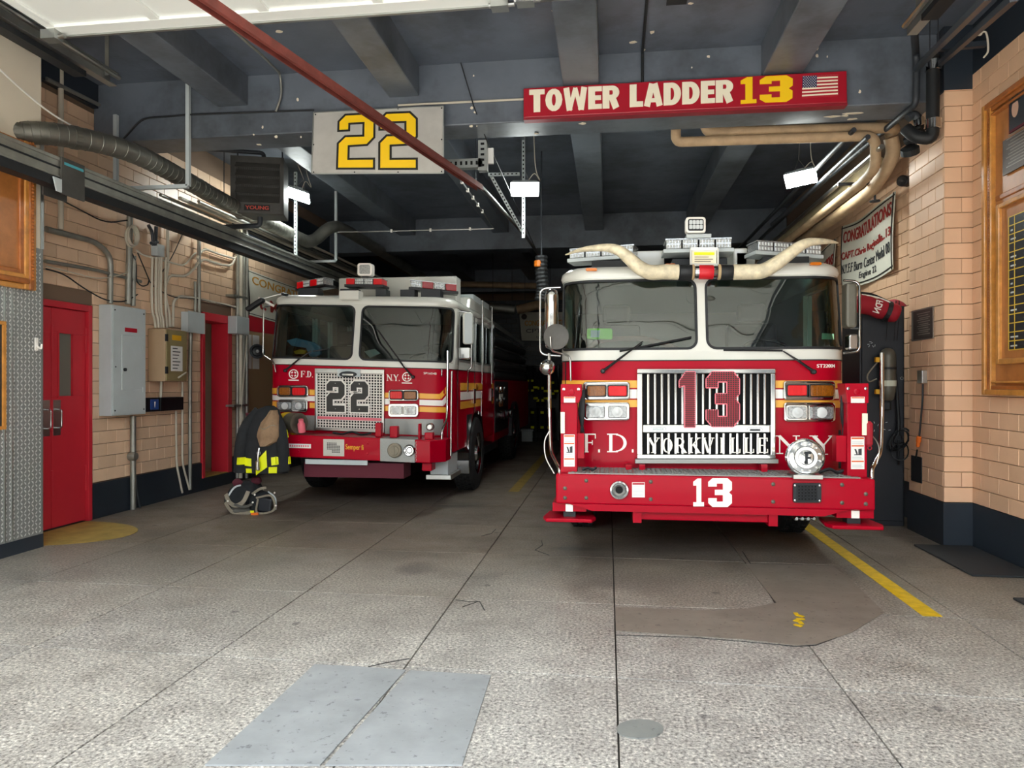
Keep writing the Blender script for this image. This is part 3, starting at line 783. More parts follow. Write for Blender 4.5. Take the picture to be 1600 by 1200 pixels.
for q, P in (([(1154, 121.5), (1185, 120), (1185, 161), (1154, 163)], ONE), ([(1187, 120), (1238.5, 117.5), (1238, 159), (1187, 161)], THREE)):
    b = MB(); put_poly(b, P, pix_fn(q, 7.399, .006)); b.build('number', 'sign_yellow', t)
fq = [(1254, 119), (1309, 116.5), (1309, 150), (1253, 153.5)]
flag = MB(); put_poly(flag, [(0, 0), (1, 0), (1, 1), (0, 1)], pix_fn(fq, 7.399, .003), 1.0); flag = flag.build('flag', 'sign_cream', t)
b = MB(); f = pix_fn(fq, 7.396, .002)
for k in range(0, 13, 2):
    z0, z1 = 1 - (k + 1) / 13, 1 - k / 13; x0 = .41 if k < 7 else 0
    put_poly(b, [(x0, z0), (1, z0), (1, z1), (x0, z1)], f, 1.0)
b.build('stripes', 'flag_red', flag)
b = MB(); put_poly(b, [(0, 6 / 13), (.41, 6 / 13), (.41, 1), (0, 1)], f, 1.0); b.build('canton', 'flag_blue', flag)
b = MB(); f = pix_fn(fq, 7.394, .001)
for r in range(9):
    for c in range(6 if r % 2 == 0 else 5):
        x, y = .035 + (c + (0 if r % 2 == 0 else .5)) * .068, 6 / 13 + .03 + r * .06
        put_poly(b, [(x + (.017 if k % 2 == 0 else .007) * math.cos(k * math.pi / 5 + math.pi / 2), y + (.028 if k % 2 == 0 else .011) * math.sin(k * math.pi / 5 + math.pi / 2)) for k in range(10)], f, 1.0)
b.build('stars', 'sign_cream', flag, kind='stuff')
# ---- LED lamps
def lamp(c, yaw, tilt, label, roll=0):
    c = Vector(c); R = Matrix.Rotation(yaw, 3, 'Z') @ Matrix.Rotation(tilt, 3, 'X') @ Matrix.Rotation(roll, 3, 'Y')
    t = thing('work_lamp', c, label, 'lamp', 'ceiling work lamps')
    w, l, h = .38, .30, .05
    b = MB(); b.add([c + R @ Vector(p) for p in ((-w / 2, -l / 2, 0), (w / 2, -l / 2, 0), (w / 2, l / 2, 0), (-w / 2, l / 2, 0), (-w / 2 + .03, -l / 2 + .03, h), (w / 2 - .03, -l / 2 + .03, h), (w / 2 - .03, l / 2 - .03, h), (-w / 2 + .03, l / 2 - .03, h))],
                    [(0, 3, 2, 1), (4, 5, 6, 7), (0, 1, 5, 4), (1, 2, 6, 5), (2, 3, 7, 6), (3, 0, 4, 7)]); b.build('housing', 'panel_grey', t)
    MB().cbox(c + R @ Vector((0, 0, -.012)), (w - .012, l - .012, .02), R).build('lens', 'led', t)
    MB().cbox(c + R @ Vector((0, 0, h + .03)), (.09, .09, .06), R).build('driver_box', 'panel_grey', t)
    top = Vector((c.x, c.y, ZC))
    one(lambda b: (b.tube([c + R @ Vector((-.1, 0, h)), c + R @ Vector((0, 0, .28)), c + R @ Vector((.1, 0, h))], .005, 5), b.tube([c + R @ Vector((0, 0, .28)), top], .005, 5)), 'chain', 'steel', t)
    one(lambda b: b.tube(smoothpts([c + R @ Vector((.03, 0, .1)), c + Vector((.13, 0, .2)), c + Vector((.2, .05, .12)), c + Vector((.14, .05, .3)), top + Vector((.12, 0, -.01))], 5), .006, 5), 'cord', 'cable_white', t)
p = FY(465, 304, 10.6); lamp(p, .35, -.25, 'bright square work lamp beside the grey unit heater', .32)
p = FY(820, 295, 9.6); lamp(p, .12, -.32, 'bright square work lamp right of the number 22 sign')
p = FY(1251, 278, 9.6); lamp(p, -.35, -.30, 'bright square work lamp under the tan pipes at right', -.12)
# ---- slotted strut posts and rails
def strut(pts, name, label, cat, mat='panel_grey', w=.042, group=None, slots=True):
    t = thing(name, pts[-1][1] if isinstance(pts[0][0], (tuple, list, Vector)) else pts[0], label, cat, group)
    for a, c in pts:
        a, c = Vector(a), Vector(c)
        MB().bar(a, c, w, w, (0, 1, 0)).build('strut', mat, t)
        L = (c - a).length; d = (c - a) / L; n = min(60, int(L / .06))
        if not slots: continue
        b = MB()
        for k in range(n): b.bar(a + d * (.03 + k * .06), a + d * (.055 + k * .06), w * .42, w + .004, (0, 1, 0))
        b.build('slots', 'black_hole', t, kind='stuff')
    return t
q = Vector((-4.65, 7.46, 3.76))
t = strut([((-4.65, 7.46, 4.9), q), ((-5.55, 7.46, 3.76), q), ((-5.53, 7.46, 4.6), (-5.53, 7.46, 3.76))], 'rail_hanger', 'near steel strut frame hanging the exhaust rail from the beam', 'bracket', group='exhaust rail hangers', slots=False)
p0, p1 = FY(525, 296, 12.2), FY(525, 408, 12.2)
strut([((p0.x, p0.y, ZC), p1), (p1 + Vector((-.9, 0, 0)), p1)], 'rail_hanger', 'far steel strut frame hanging the exhaust rail over the left engine', 'bracket', group='exhaust rail hangers', slots=False)
p = FY(462, 316, 11.0); e = FY(462, 405, 11.0)
strut([((p.x, 11.0, ZC), (e.x, 11.0, e.z))], 'strut_post', 'slotted strut post below the lamp beside the heater', 'bracket')
p = FY(818, 306, 10.0); e = FY(818, 372, 10.0)
t = strut([((p.x, 10.0, ZC), (e.x, 10.0, e.z)), (FY(763, 273, 10), FY(812, 272, 10)), (FY(768, 276, 9.2), FY(815, 360, 10))], 'strut_post', 'slotted strut post and diagonal brace below the middle lamp', 'bracket')
t = strut([(FY(755, 221, 8.0), FY(755, 268, 8.0)), (FY(700, 258, 8.0), FY(755, 256, 8.0))], 'slotted_bracket', 'white perforated angle bracket right of the number 22 sign', 'bracket', 'aluminium', .10)
MB().bar(FY(767, 232, 8.05), FY(767, 256, 8.05), .06, .04).build('switch_box', 'paper', t)
# ---- red rail crossing the bay
P = [Vector((-3.02, 1.0, 3.86)), Vector((-2.38, 4.01, 3.86)), Vector((-1.47, 8.18, 3.85))]
t = thing('overhead_rail', (-1.5, 8.2, 3.8), 'long rust red channel rail running overhead past the 22 sign', 'rail')
def chan(b, p, q, w, h):
    b.bar(p, q, w, .008); d = Vector((0, 0, -h / 2)); s = (q - p).cross(Vector((0, 0, 1))).normalized() * (w / 2)
    b.bar(p + s + d, q + s + d, .008, h); b.bar(p - s + d, q - s + d, .008, h)
one(lambda b: chan(b, P[0], P[2], .075, .06), 'channel', 'rust_red', t)
one(lambda b: b.tube([P[0] + Vector((0, 0, -.03)), P[2] + Vector((0, 0, -.03))], .018, 8), 'inner_track', 'rust_red', t)
e = Vector((-1.27, 11.1, 3.85)); e2 = Vector((-1.2, 13.6, 3.86))
one(lambda b: b.tube([P[2], e, e2], .024, 8), 'chrome_track', 'steel', t)
for k in (.97,):
    c = P[1].lerp(P[2], k); one(lambda b: b.tube([c, (c.x, c.y, ZC)], .006, 6), 'hanger_rod', 'iron_pipe', t)
one(lambda b: b.cyl(e - Vector((0, .3, .03)), e - Vector((0, .3, -.06)), .035, 8), 'coupling', 'rust_red', t)
t = thing('cable_track', (-1.3, 11, 3.9), 'thin dark cable track with small white clips under the rear ceiling', 'rail')
A, B_, C_ = FY(712, 270, 8.2), FY(772, 357, 11.2), FY(528, 363, 11.2)
one(lambda b: b.tube([A, B_, C_], .012, 6), 'tube', 'steel', t)
for k in range(9):
    c = A.lerp(B_, k / 8) if k < 6 else B_.lerp(C_, (k - 5.4) / 4); MB().cbox(c, (.03, .03, .05)).build('clip', 'letter_white', t)
# ---- exhaust rail over the left lane
t = thing('exhaust_rail', (-5.05, 8, 3.36), 'grey exhaust extraction rail with black rubber seal along the left lane', 'rail')
X = -5.05
b = MB().box((X - .075, 2.0, 3.455), (X + .075, 16, 3.61)).box((X - .085, 2.0, 3.59), (X + .085, 16, 3.625)).box((X - .085, 2.0, 3.44), (X + .085, 16, 3.46)); b.build('channel', 'galvanised', t, bevel=.006)
MB().box((X - .06, 2.0, 3.355), (X + .075, 16, 3.445)).build('rubber_seal', 'black_rubber', t)
MB().box((X + .077, 2.0, 3.52), (X + .084, 16, 3.535)).build('groove_strip', 'dark_steel', t)
y0, y1 = LX(95, 285, X + .09).y, LX(131, 285, X + .09).y
MB().box((X + .086, y0, 3.29), (X + .10, y1, 3.60)).box((X - .1, y0, 3.60), (X + .10, y1, 3.63)).box((X - .1, y0, 3.29), (X - .086, y1, 3.6)).build('joint_cover', 'heater_grey', t)
MB().prism([(X + .09, y0 - .1, 3.42), (X + .09, y0, 3.42), (X + .09, y0, 3.30), (X + .09, y0 - .06, 3.30)], (.012, 0, 0)).build('joint_lug', 'panel_grey', t)
MB().box((X + .10, y0 + .03, 3.565), (X + .103, y1 - .02, 3.59)).build('maker_label', 'cyan_print', t)
# upper door rail pair at the far left with the folding door stored overhead
def door_track(x, y0, y1, z, label, inward):
    t = thing('door_track', (x, y1, z), label, 'rail')
    MB().box((x - .05, y0, z + .05), (x + .05, y1, z + .06)).box((x - .05, y0, z - .06), (x - .042, y1, z + .055)).box((x - .05, y0, z - .065), (x + .03, y1, z - .055)).build('channel', 'aluminium', t)
    one(lambda b: b.tube([(x + .09 * inward, y0, z - .01), (x + .09 * inward, y1 - .05, z - .01)], .022, 8), 'shaft', 'steel', t)
    one(lambda b: b.bar((x, y1 - .1, z), (x, y1 - .1, ZC), .04, .006), 'hanger', 'galvanised', t)
    MB().box((x - .1, y0 + .1, z - .14), (x + .02, y1 - .4, z - .09)).build('angle', 'dark_steel', t)
    return t
door_track(-4.78, .0, 6.42, 4.52, 'aluminium door track at upper left ending in front of the cross beam', 1)
door_track(2.52, .0, 6.36, 4.52, 'aluminium door track at upper right beside the black pipes', -1)
def folded_door(x0, x1, y1, label):
    t = thing('overhead_door', ((x0 + x1) / 2, y1, 4.46), label, 'door')
    for k in range(4):
        ya, yb = y1 - 1.25 * (k + 1) + .012, y1 - 1.25 * k
        p = MB().box((x0, ya, 4.50), (x1, yb, 4.545)).build('door_panel', 'door_panel_white', t)
        def rails(b):
            for a, c in ((ya, ya + .09), (yb - .13, yb)): b.box((x0, a, 4.475), (x1, c, 4.50))
        one(rails, 'rail', 'door_panel_white', p)
        n = int((x1 - x0) / .95)
        for i in range(n + 1):
            x = x0 + (x1 - x0 - .08) * i / n; MB().box((x, ya + .09, 4.478), (x + .08, yb - .13, 4.50)).build('stile', 'door_panel_white', p)
    MB().box((x0, y1 + .002, 4.462), (x1, y1 + .03, 4.55)).build('bottom_seal', 'aluminium', t)
    for x in (x0 + .02, x1 - .02):
        MB().box((x - .08, y1 - .12, 4.40), (x + .05, y1 - .02, 4.475)).build('roller_bracket', 'aluminium', t)
        one(lambda b: b.cyl((x - .1, y1 - .07, 4.43), (x + .1, y1 - .07, 4.43), .02, 10), 'roller', 'steel', t)
folded_door(-4.58, -.78, 5.46, 'white sectional door panels stored overhead above the left lane')
folded_door(-.62, 2.34, 5.42, 'white sectional door panels stored overhead above the ladder truck lane')
# ---- spiral duct
def px_at(px, py, z): d = ray(px, py); k = (z - EYE) / d.z; return Vector((d.x * k, d.y * k, z))
t = thing('spiral_duct', (-5.1, 8, 3.7), 'grey spiral exhaust duct climbing along the left wall', 'duct')
D = [px_at(22, 207, 3.86), px_at(100, 212, 3.93), px_at(205, 238, 3.98), px_at(300, 287, 3.98), px_at(350, 315, 3.98), px_at(462, 370, 3.98)]
pts = smoothpts(D, 6); one(lambda b: b.tube(pts, .105, 20), 'duct_run', 'duct_metal', t, smooth=60)
e = D[-1]; el = bend([e, e + Vector((.06, .5, -.02)), e + Vector((.32, .75, .36)), e + Vector((.40, 1.3, .36)), e + Vector((.42, 6.5, .30))], .25, 5)
one(lambda b: b.tube(el, .105, 18), 'duct_bend', 'duct_metal', t, smooth=60)
def seams(b):
    L = pts
    for a, c in zip(L[1::1], L[2::1]):
        d = (c - a); n = max(1, int(d.length / .09))
        for k in range(n):
            p = a.lerp(c, k / n); b.lathe(p, d, [(.1055, -.004), (.109, 0), (.1055, .004)], 18)
one(seams, 'spiral_seam', 'duct_metal', t, kind='stuff')
for p, q in ((pts[0], pts[1]), (pts[7], pts[8])): one(lambda b: b.lathe(p, q - p, [(.112, -.03), (.112, .03)], 20), 'collar', 'duct_metal', t)
for k in (4,): one(lambda b: b.tube([D[k] + Vector((0, 0, .1)), (D[k].x, D[k].y, ZC)], .006, 6), 'hanger_rod', 'iron_pipe', t)
# ---- unit heater
tl, br = FY(366, 240, 9.2), FY(449, 332, 9.2)
c = Vector(((tl.x + br.x) / 2 - .16, 9.5, (tl.z + br.z) / 2)); W, Hh, Dp = .70, .78, .45; R = Matrix.Rotation(.30, 3, 'Z')
t = thing('unit_heater', (c.x, c.y, c.z - Hh / 2), 'dark grey louvred unit heater hung near the left wall', 'heater')
def HB(a, b_, name, mat, **k):
    a, b_ = Vector(a), Vector(b_); return MB().cbox(c + R @ ((a + b_) / 2), b_ - a, R).build(name, mat, t, **k)
HB((-W / 2, -Dp / 2 + .04, -Hh / 2), (W / 2, Dp / 2, Hh / 2), 'casing', 'heater_grey', bevel=.012)
for a, b_ in (((-W / 2, -Hh / 2), (W / 2, -Hh / 2 + .15)), ((-W / 2, Hh / 2 - .09), (W / 2, Hh / 2)), ((-W / 2, -Hh / 2), (-W / 2 + .07, Hh / 2)), ((W / 2 - .05, -Hh / 2), (W / 2, Hh / 2))):
    HB((a[0], -Dp / 2, a[1]), (b_[0], -Dp / 2 + .05, b_[1]), 'frame', 'heater_grey')
for k in range(24): HB((-W / 2 + .09 + k * .0245, -Dp / 2 + .03, -Hh / 2 + .15), (-W / 2 + .099 + k * .0245, -Dp / 2 + .045, Hh / 2 - .09), 'fin', 'heater_fin')
for k in range(5):
    z = -Hh / 2 + .2 + k * .118; MB().cbox(c + R @ Vector((0, -Dp / 2 + .01, z)), (W - .12, .008, .105), R @ Matrix.Rotation(-.45, 3, 'X')).build('louvre', 'heater_grey', t)
HB((-.17, -Dp / 2 - .012, -Hh / 2 + .035), (.17, -Dp / 2, -Hh / 2 + .115), 'name_plate', 'outline_black')
f = quad_fn(c + R @ Vector((-.155, -Dp / 2 - .012, -Hh / 2 + .05)), c + R @ Vector((.155, -Dp / 2 - .012, -Hh / 2 + .05)), c + R @ Vector((.155, -Dp / 2 - .012, -Hh / 2 + .10)), c + R @ Vector((-.155, -Dp / 2 - .012, -Hh / 2 + .10)), R @ Vector((0, -1, 0)), .004)
b = MB(); put_text(b, 'YOUNG', f, .02); b.build('lettering', 'young_red', t)
one(lambda b: (b.tube([c + R @ Vector((-.3, 0, Hh / 2)), c + R @ Vector((-.3, 0, Hh / 2 + .4))], .01, 6), b.tube([c + R @ Vector((.3, 0, Hh / 2)), c + R @ Vector((.3, 0, Hh / 2 + .4))], .01, 6)), 'hanger_rod', 'iron_pipe', t)
one(lambda b: b.tube(bend([c + R @ Vector((.05, 0, Hh / 2)), c + R @ Vector((.05, 0, Hh / 2 + .12)), c + R @ Vector((-.9, 0, Hh / 2 + .14))], .06), .03, 10), 'supply_pipe', 'iron_pipe', t, smooth=50)
one(lambda b: b.tube(bend([c + R @ Vector((0, 0, -Hh / 2)), c + R @ Vector((0, 0, -Hh / 2 - .12)), c + R @ Vector((-.8, .2, -Hh / 2 - .14))], .06), .035, 10), 'drain_pipe', 'iron_pipe', t, smooth=50)
# ---- pipes at the right-hand ceiling
def pipe(name, pts, r, mat, label, cat='pipe', rr=.1, group=None, collars=(), cmat='chrome', rods=()):
    P = bend(pts, rr, 5) if len(pts) > 2 else [Vector(p) for p in pts]
    mid = min((Vector(p) for p in pts), key=lambda p: p.z)
    t = thing(name, mid, label, cat, group)
    one(lambda b: b.tube(P, r, 12), 'run', mat, t, smooth=60)
    for p, d in collars: one(lambda b: b.lathe(p, d, [(r * 1.05, -.05), (r * 1.22, -.045), (r * 1.22, .045), (r * 1.05, .05)], 14), 'coupling', cmat, t, smooth=40)
    for q in rods: one(lambda b: b.tube([q, (q.x, q.y, ZC)], .008, 6), 'hanger_rod', 'iron_pipe', t)
    return t
Yp = 8.15
a = FY(1056, 205, Yp); a2 = FY(1056, 222, Yp); r1 = FY(1368, 212, Yp); r2 = FY(1368, 262, Yp)
pipe('insulated_pipe', [Vector((a.x, Yp, 4.4)), a2, r1, r2, r2 + Vector((.02, .5, -.03)), r2 + Vector((-.05, 7.5, -.05))], .055, 'pipe_cream', 'lower tan insulated pipe behind the beam turning down at its right end', rr=.12)
b1 = FY(1102, 207, Yp + .1); b2 = FY(1400, 199, Yp + .1)
pipe('insulated_pipe', [Vector((b1.x, Yp + .1, 4.6)), b1, b2 + Vector((.0, 0, .0)), b2 + Vector((.05, .3, .02))], .06, 'pipe_cream', 'upper tan insulated pipe close behind the ladder sign beam', rr=.1)
c1 = FY(1392, 215, 8.35); c2 = FY(1397, 238, 8.4); c3 = FY(1385, 265, 8.5)
pipe('insulated_pipe', [c1, c2, c3, c3 + Vector((.02, .5, -.10)), c3 + Vector((.02, 7, -.10))], .075, 'pipe_cream', 'thick tan insulated pipe bending along the top of the right wall', rr=.12)
g1 = FY(1372, 256, 8.9)
pipe('insulated_pipe', [g1, g1 + Vector((-.0, 7.5, .0))], .09, 'pipe_cream_light', 'pale cream insulated pipe running away over the wall banners')
# steel tracks / rails running back next to it
for k, (x, z, m) in enumerate(((2.72, 4.16, 'iron_pipe'), (2.86, 4.05, 'steel'), (2.58, 4.24, 'iron_pipe'))):
    pipe('conduit_run', [(x, 8.0, z), (x, 16, z)], .028, m, ('dark pipe nearest the right lamp running back', 'shiny steel pipe beside the cream pipe running back', 'dark pipe high under the ceiling running back at right')[k])
# black vertical pipes
v0, v1 = FY(1458, 88, 7.3), FY(1457, 218, 7.3)
pipe('black_pipe', [v0 + Vector((0, 0, .0)), v1, v1 + Vector((-.14, .05, .05)), v1 + Vector((-.2, .1, .15))], .058, 'black_rubber', 'thick black pipe with silver couplings beside the tiled pier', rr=.1, collars=[(FY(1458, 103, 7.3), (0, 0, 1)), (FY(1458, 194, 7.3), (0, 0, 1))])
pipe('iron_conduit', [FY(1428, 40, 6.5), FY(1431, 82, 7.42), FY(1432, 108, 7.44), FY(1431, 163, 7.44), FY(1380, 205, 8.3), Vector((2.62, 12, 4.12))], .032, 'iron_pipe', 'grey painted conduit down the beam face at upper right', rr=.08)
t = pipe('valve_cluster', [FY(1418, 185, 7.6), FY(1428, 178, 7.6), FY(1440, 192, 7.6), FY(1432, 210, 7.6), FY(1425, 226, 7.6)], .042, 'iron_pipe', 'cluster of dark valves and elbows below the beam end', 'valve', rr=.06, collars=[(FY(1436, 192, 7.6), (0, .2, 1))])
one(lambda b: b.lathe(FY(1422, 236, 7.6), (-.3, -.5, .8), [(.05, -.04), (.085, -.03), (.085, .03), (.05, .05)], 14), 'outlet_cap', 'black_rubber', t)
for (x, y) in ((1430, 203), (1446, 208), (1422, 218)): one(lambda b: b.lathe(FY(x, y, 7.58), (.6, -.7, .2), [(.03, -.05), (.045, -.045), (.045, .0), (.025, .01), (.025, .06)], 10), 'fitting', 'dark_steel', t)
# door track bracing at upper right
t = thing('track_brace', (3.0, 6.5, 4.3), 'grey painted strut bracing at upper right above the pier', 'bracket')
for p, q in ((FY(1431, 108, 7.35), FY(1545, -6, 4.6)), (FY(1468, 100, 7.3), FY(1585, -4, 4.6)), (FY(1462, 76, 6.8), FY(1540, 69, 6.8))):
    MB().bar(p, q, .045, .045).build('strut', 'navy_paint', t)
for x, y in ((1453, 45), (1466, 24)): p = FY(x, y, 6.8); one(lambda b: b.tube([p + Vector((0, 0, -.25)), (p.x, p.y, ZC)], .006, 5), 'rod', 'iron_pipe', t)
p = FY(1531, 52, 6.6); one(lambda b: (b.tube(smoothpts([p, p + Vector((.05, 0, -.0)), p + Vector((.065, 0, -.15)), p + Vector((.03, 0, -.21))], 5), .008, 6), b.ball(p, .022, 8, 5)), 'cable_end', 'cable_white', t)
# thin conduits on the ceiling and the beam
pipe('ceiling_conduit', [Vector((.33, 5.0, ZC - .02)), Vector((.35, 7.47, ZC - .02)), Vector((.35, 7.47, 4.6))], .014, 'black_rubber', 'black cable on the ceiling dropping behind the ladder sign', rr=.06)
pipe('beam_conduit', [FY(622, 164.5, 7.47), FY(818, 155, 7.47)], .012, 'cable_white', 'thin pale conduit on the beam face between the two signs')
pipe('beam_conduit', [FY(190, 220, 7.47), FY(222, 185, 7.47), FY(300, 179, 7.47), FY(490, 172, 7.47)], .010, 'cable_black', 'dark cable strung along the beam face left of the 22 sign', rr=.1)
pipe('beam_conduit', [FY(350, 35, 5.6) * 1.0, FY(410, 87, 6.6), FY(438, 115, 7.45), FY(440, 150, 7.46), FY(431, 174, 7.46)], .013, 'galvanised', 'grey conduit curling down the ceiling to the beam at left', rr=.12)
pipe('hanging_wire', [FY(720, 98, 7.45), FY(741, 168, 7.4), FY(760, 218, 7.9), FY(840, 395, 12.5)], .006, 'cable_black', 'thin black wire crossing the beam right of the 22 sign', rr=.02)
pipe('pull_cord', [px_at(-12, 98, 4.2), px_at(40, 146, 4.16), px_at(80, 178, 4.10), px_at(180, 235, 4.06), px_at(252, 268, 4.05)], .009, 'letter_white', 'thin white cord slanting across the upper left corner', rr=.3)
x = LX(95, 100, XL + .06)
pipe('wall_conduit', [(x.x, x.y, 4.92), (x.x, x.y, 3.2)], .028, 'cable_white', 'white vertical pipe at upper left behind the door track')
pipe('wall_conduit', [LX(72, 123, XL + .08), LX(200, 186, XL + .08)], .022, 'galvanised', 'grey conduit under the dark wall band at upper left')
# ================================================================== LEFT WALL EQUIPMENT
XW = XL + .014
t = thing('breaker_panel', (XW, 7.9, 1.18), 'grey electrical breaker panel beside the red double door', 'panel')
ya, yb, za, zb = 7.58, 8.20, 1.18, 2.47
MB().box((XW, ya, za), (XW + .16, yb, zb)).build('cabinet', 'panel_grey', t, bevel=.006)
cov = MB().box((XW + .16, ya + .02, za + .02), (XW + .168, yb - .02, zb - .02)).build('cover', 'panel_grey', t)
pd = MB().box((XW + .168, ya + .16, za + .30), (XW + .178, yb - .08, zb - .34)).build('door', 'panel_grey', t, bevel=.003)
one(lambda b: b.lathe((XW + .178, ya + .20, 1.72), (1, 0, 0), [(.02, 0), (.02, .02), (.012, .025)], 12), 'latch', 'dark_steel', pd)
for z in (1.45, 1.95): MB().box((XW + .178, yb - .09, z), (XW + .184, yb - .075, z + .06)).build('hinge', 'panel_grey', pd)
MB().box((XW + .168, ya + .22, zb - .30), (XW + .1705, yb - .18, zb - .25)).build('warning_label', 'sign_red', t)
for y, z in ((ya + .05, za + .06), (yb - .05, za + .06), (ya + .05, zb - .06), (yb - .05, zb - .06), (ya + .06, 1.75)): one(lambda b: b.lathe((XW + .168, y, z), (1, 0, 0), [(.01, 0), (.008, .005)], 8), 'screw', 'dark_steel', t)
# tan cabinet
t = thing('control_box', (XW, 9.0, 1.55), 'tan and olive control box with a typed paper sheet and yellow label', 'box')
p = LX(231, 512, XW); y0 = p.y; y1 = LX(292, 515, XW + .25).y
zt, zb_ = LX(257, 513, XW + .25).z, LX(257, 596, XW + .25).z
MB().box((XW, y0, zb_), (XW + .24, y1, zt)).build('cabinet', 'box_tan', t, bevel=.008)
MB().box((XW + .24, y0 + .012, zb_ + .01), (XW + .256, y1 - .01, zt - .01)).build('door', 'box_olive', t, bevel=.004)
def onbox(px0, py0, px1, py1, name, mat, x=XW + .256, th=.003):
    a, c_ = LX(px0, py1, x), LX(px1, py0, x); z0, z1 = LX((px0 + px1) / 2, py1, x).z, LX((px0 + px1) / 2, py0, x).z
    return MB().box((x, a.y, z0), (x + th, c_.y, z1)).build(name, mat, t)
onbox(269, 524, 283, 532, 'label', 'yellow_label')
sh = onbox(267, 541, 285, 580, 'paper_sheet', 'paper')
def lines(b):
    a, c_ = LX(269, 576, XW + .259), LX(283, 546, XW + .259)
    for k in range(7):
        z = a.z + (c_.z - a.z) * k / 6; b.box((XW + .259, a.y + .01, z), (XW + .2605, a.y + (c_.y - a.y) * (.6 + .3 * ((k * 7) % 3) / 2), z + .012))
one(lines, 'typed_lines', 'ink', sh, kind='stuff')
one(lambda b: b.tube(bend([LX(279, 590, XW + .256), LX(279, 590, XW + .31), LX(291, 582, XW + .31)], .03), .012, 8), 'handle', 'cable_white', t)
for z in (zb_ + .1, zt - .16): MB().box((XW + .24, y0 - .005, z), (XW + .262, y0 + .03, z + .09)).build('hinge', 'dark_steel', t)
# black and blue power unit
t = thing('power_unit', (XW, 9, 1.25), 'low black power unit with a blue square below the tan box', 'box')
a, c_ = LX(228, 642, XW + .12), LX(287, 621, XW + .12); zt_, zb2 = LX(258, 621, XW + .12).z, LX(258, 642, XW + .12).z
MB().box((XW, a.y, zb2), (XW + .12, c_.y, zt_)).build('case', 'black_plastic', t, bevel=.006)
y0b, y1b = LX(235, 630, XW + .12).y, LX(247, 630, XW + .12).y
bs = MB().box((XW + .12, y0b, zb2 + .025), (XW + .128, y1b, zt_ - .02)).build('blue_square', 'blue_box', t)
MB().prism([(XW + .128, (y0b + y1b) / 2 - .012, zt_ - .05), (XW + .128, (y0b + y1b) / 2 + .014, zt_ - .05), (XW + .128, (y0b + y1b) / 2, zb2 + .05)], (.002, 0, 0)).build('white_mark', 'letter_white', bs)
MB().box((XW + .12, LX(250, 630, XW + .12).y, zb2), (XW + .13, LX(252, 630, XW + .12).y, zt_)).build('seam', 'dark_steel', t)
# grey junction box at the doorway
t = thing('junction_box', (XW, 9.7, 2.3), 'grey square junction box at the top corner of the red doorway', 'box')
a, c_ = LX(293, 518, XW + .1), LX(318, 491, XW + .1)
MB().box((XW, a.y, a.z), (XW + .11, c_.y, c_.z)).build('box', 'panel_grey', t, bevel=.006)
MB().box((XW + .11, a.y - .01, a.z - .01), (XW + .116, c_.y + .01, c_.z + .01)).build('lid', 'panel_grey', t)
# conduits: (pixels along the wall), radius, offset, material
def wall_pipe(px, r, off, mat, label, name='conduit', group='conduits on the left wall', rr=.12):
    P = [LX(x, y, XW + off) for x, y in px]
    o = one(lambda b: b.tube(bend(P, rr, 4), r, 8), name, mat, smooth=60)
    tag(o, label, 'conduit' if name == 'conduit' else 'cable', group); return o
wall_pipe([(72, 358), (150, 378), (173, 400), (172, 474)], .032, .05, 'galvanised', 'thick grey conduit curving down into the top left of the breaker panel', rr=.3)
wall_pipe([(70, 408), (150, 422), (220, 440)], .02, .05, 'galvanised', 'thin steel conduit sloping behind the cables over the breaker panel')
wall_pipe([(203, 338), (200, 475)], .036, .06, 'galvanised', 'thick vertical conduit behind the coiled cable')
wall_pipe([(209, 400), (208, 478)], .028, .05, 'galvanised', 'vertical conduit close beside the one behind the coiled cable')
for k, (x0, x1) in enumerate(((237, 242), (243, 247), (247, 251), (251, 255), (258, 260))):
    wall_pipe([(x0 + 1, 402), (x0, 462), (x0 + 1, 488), (x1, 500), (x1 + 1, 512)], .016, .07 + .02 * (k % 2), 'cable_white', ('first', 'second', 'third', 'fourth', 'fifth')[k] + ' conduit from the breaker panel among those entering the tan box', rr=.1)
wall_pipe([(262, 352), (262, 422), (258, 440), (259, 470), (265, 490), (265, 511)], .02, .05, 'cable_white', 'long jogging conduit right of the five entering the tan box', rr=.12)
wall_pipe([(270, 511), (271, 470), (280, 463), (302, 465), (369, 480)], .018, .05, 'cable_white', 'conduit bending from the tan box toward the bundled pipes', rr=.12)
wall_pipe([(259, 445), (265, 430), (290, 432), (305, 418), (308, 412)], .018, .05, 'cable_white', 'short S shaped conduit left of the junction box risers', rr=.1)
wall_pipe([(305, 440), (305, 490)], .02, .06, 'galvanised', 'left riser above the junction box')
wall_pipe([(311, 375), (311, 490)], .026, .06, 'galvanised', 'right riser above the junction box')
wall_pipe([(298, 518), (297, 572), (297, 720), (297, 765)], .026, .04, 'galvanised', 'vertical pipe from the junction box down to the floor')
wall_pipe([(275, 642), (276, 727), (285, 770)], .014, .04, 'cable_white', 'left of two thin pipes from the power unit to the floor')
wall_pipe([(285, 597), (285, 724), (296, 765)], .014, .04, 'cable_white', 'right of two thin pipes from the power unit to the floor')
wall_pipe([(208, 650), (208, 745), (208, 796)], .034, .05, 'galvanised', 'thick pipe from the breaker panel down to the floor')
o = wall_pipe([(212, 745), (214, 770), (219, 794)], .012, .05, 'iron_pipe', 'thin dark tube beside the thick pipe under the breaker panel')
p = LX(207, 713, XW + .06); t = tag(one(lambda b: b.lathe(p, (1, 0, 0), [(.05, -.04), (.055, .02), (.045, .05), (.02, .055)], 14), 'pipe_fitting', 'galvanised', smooth=40), 'round conduit fitting on the pipe under the breaker panel', 'fitting')
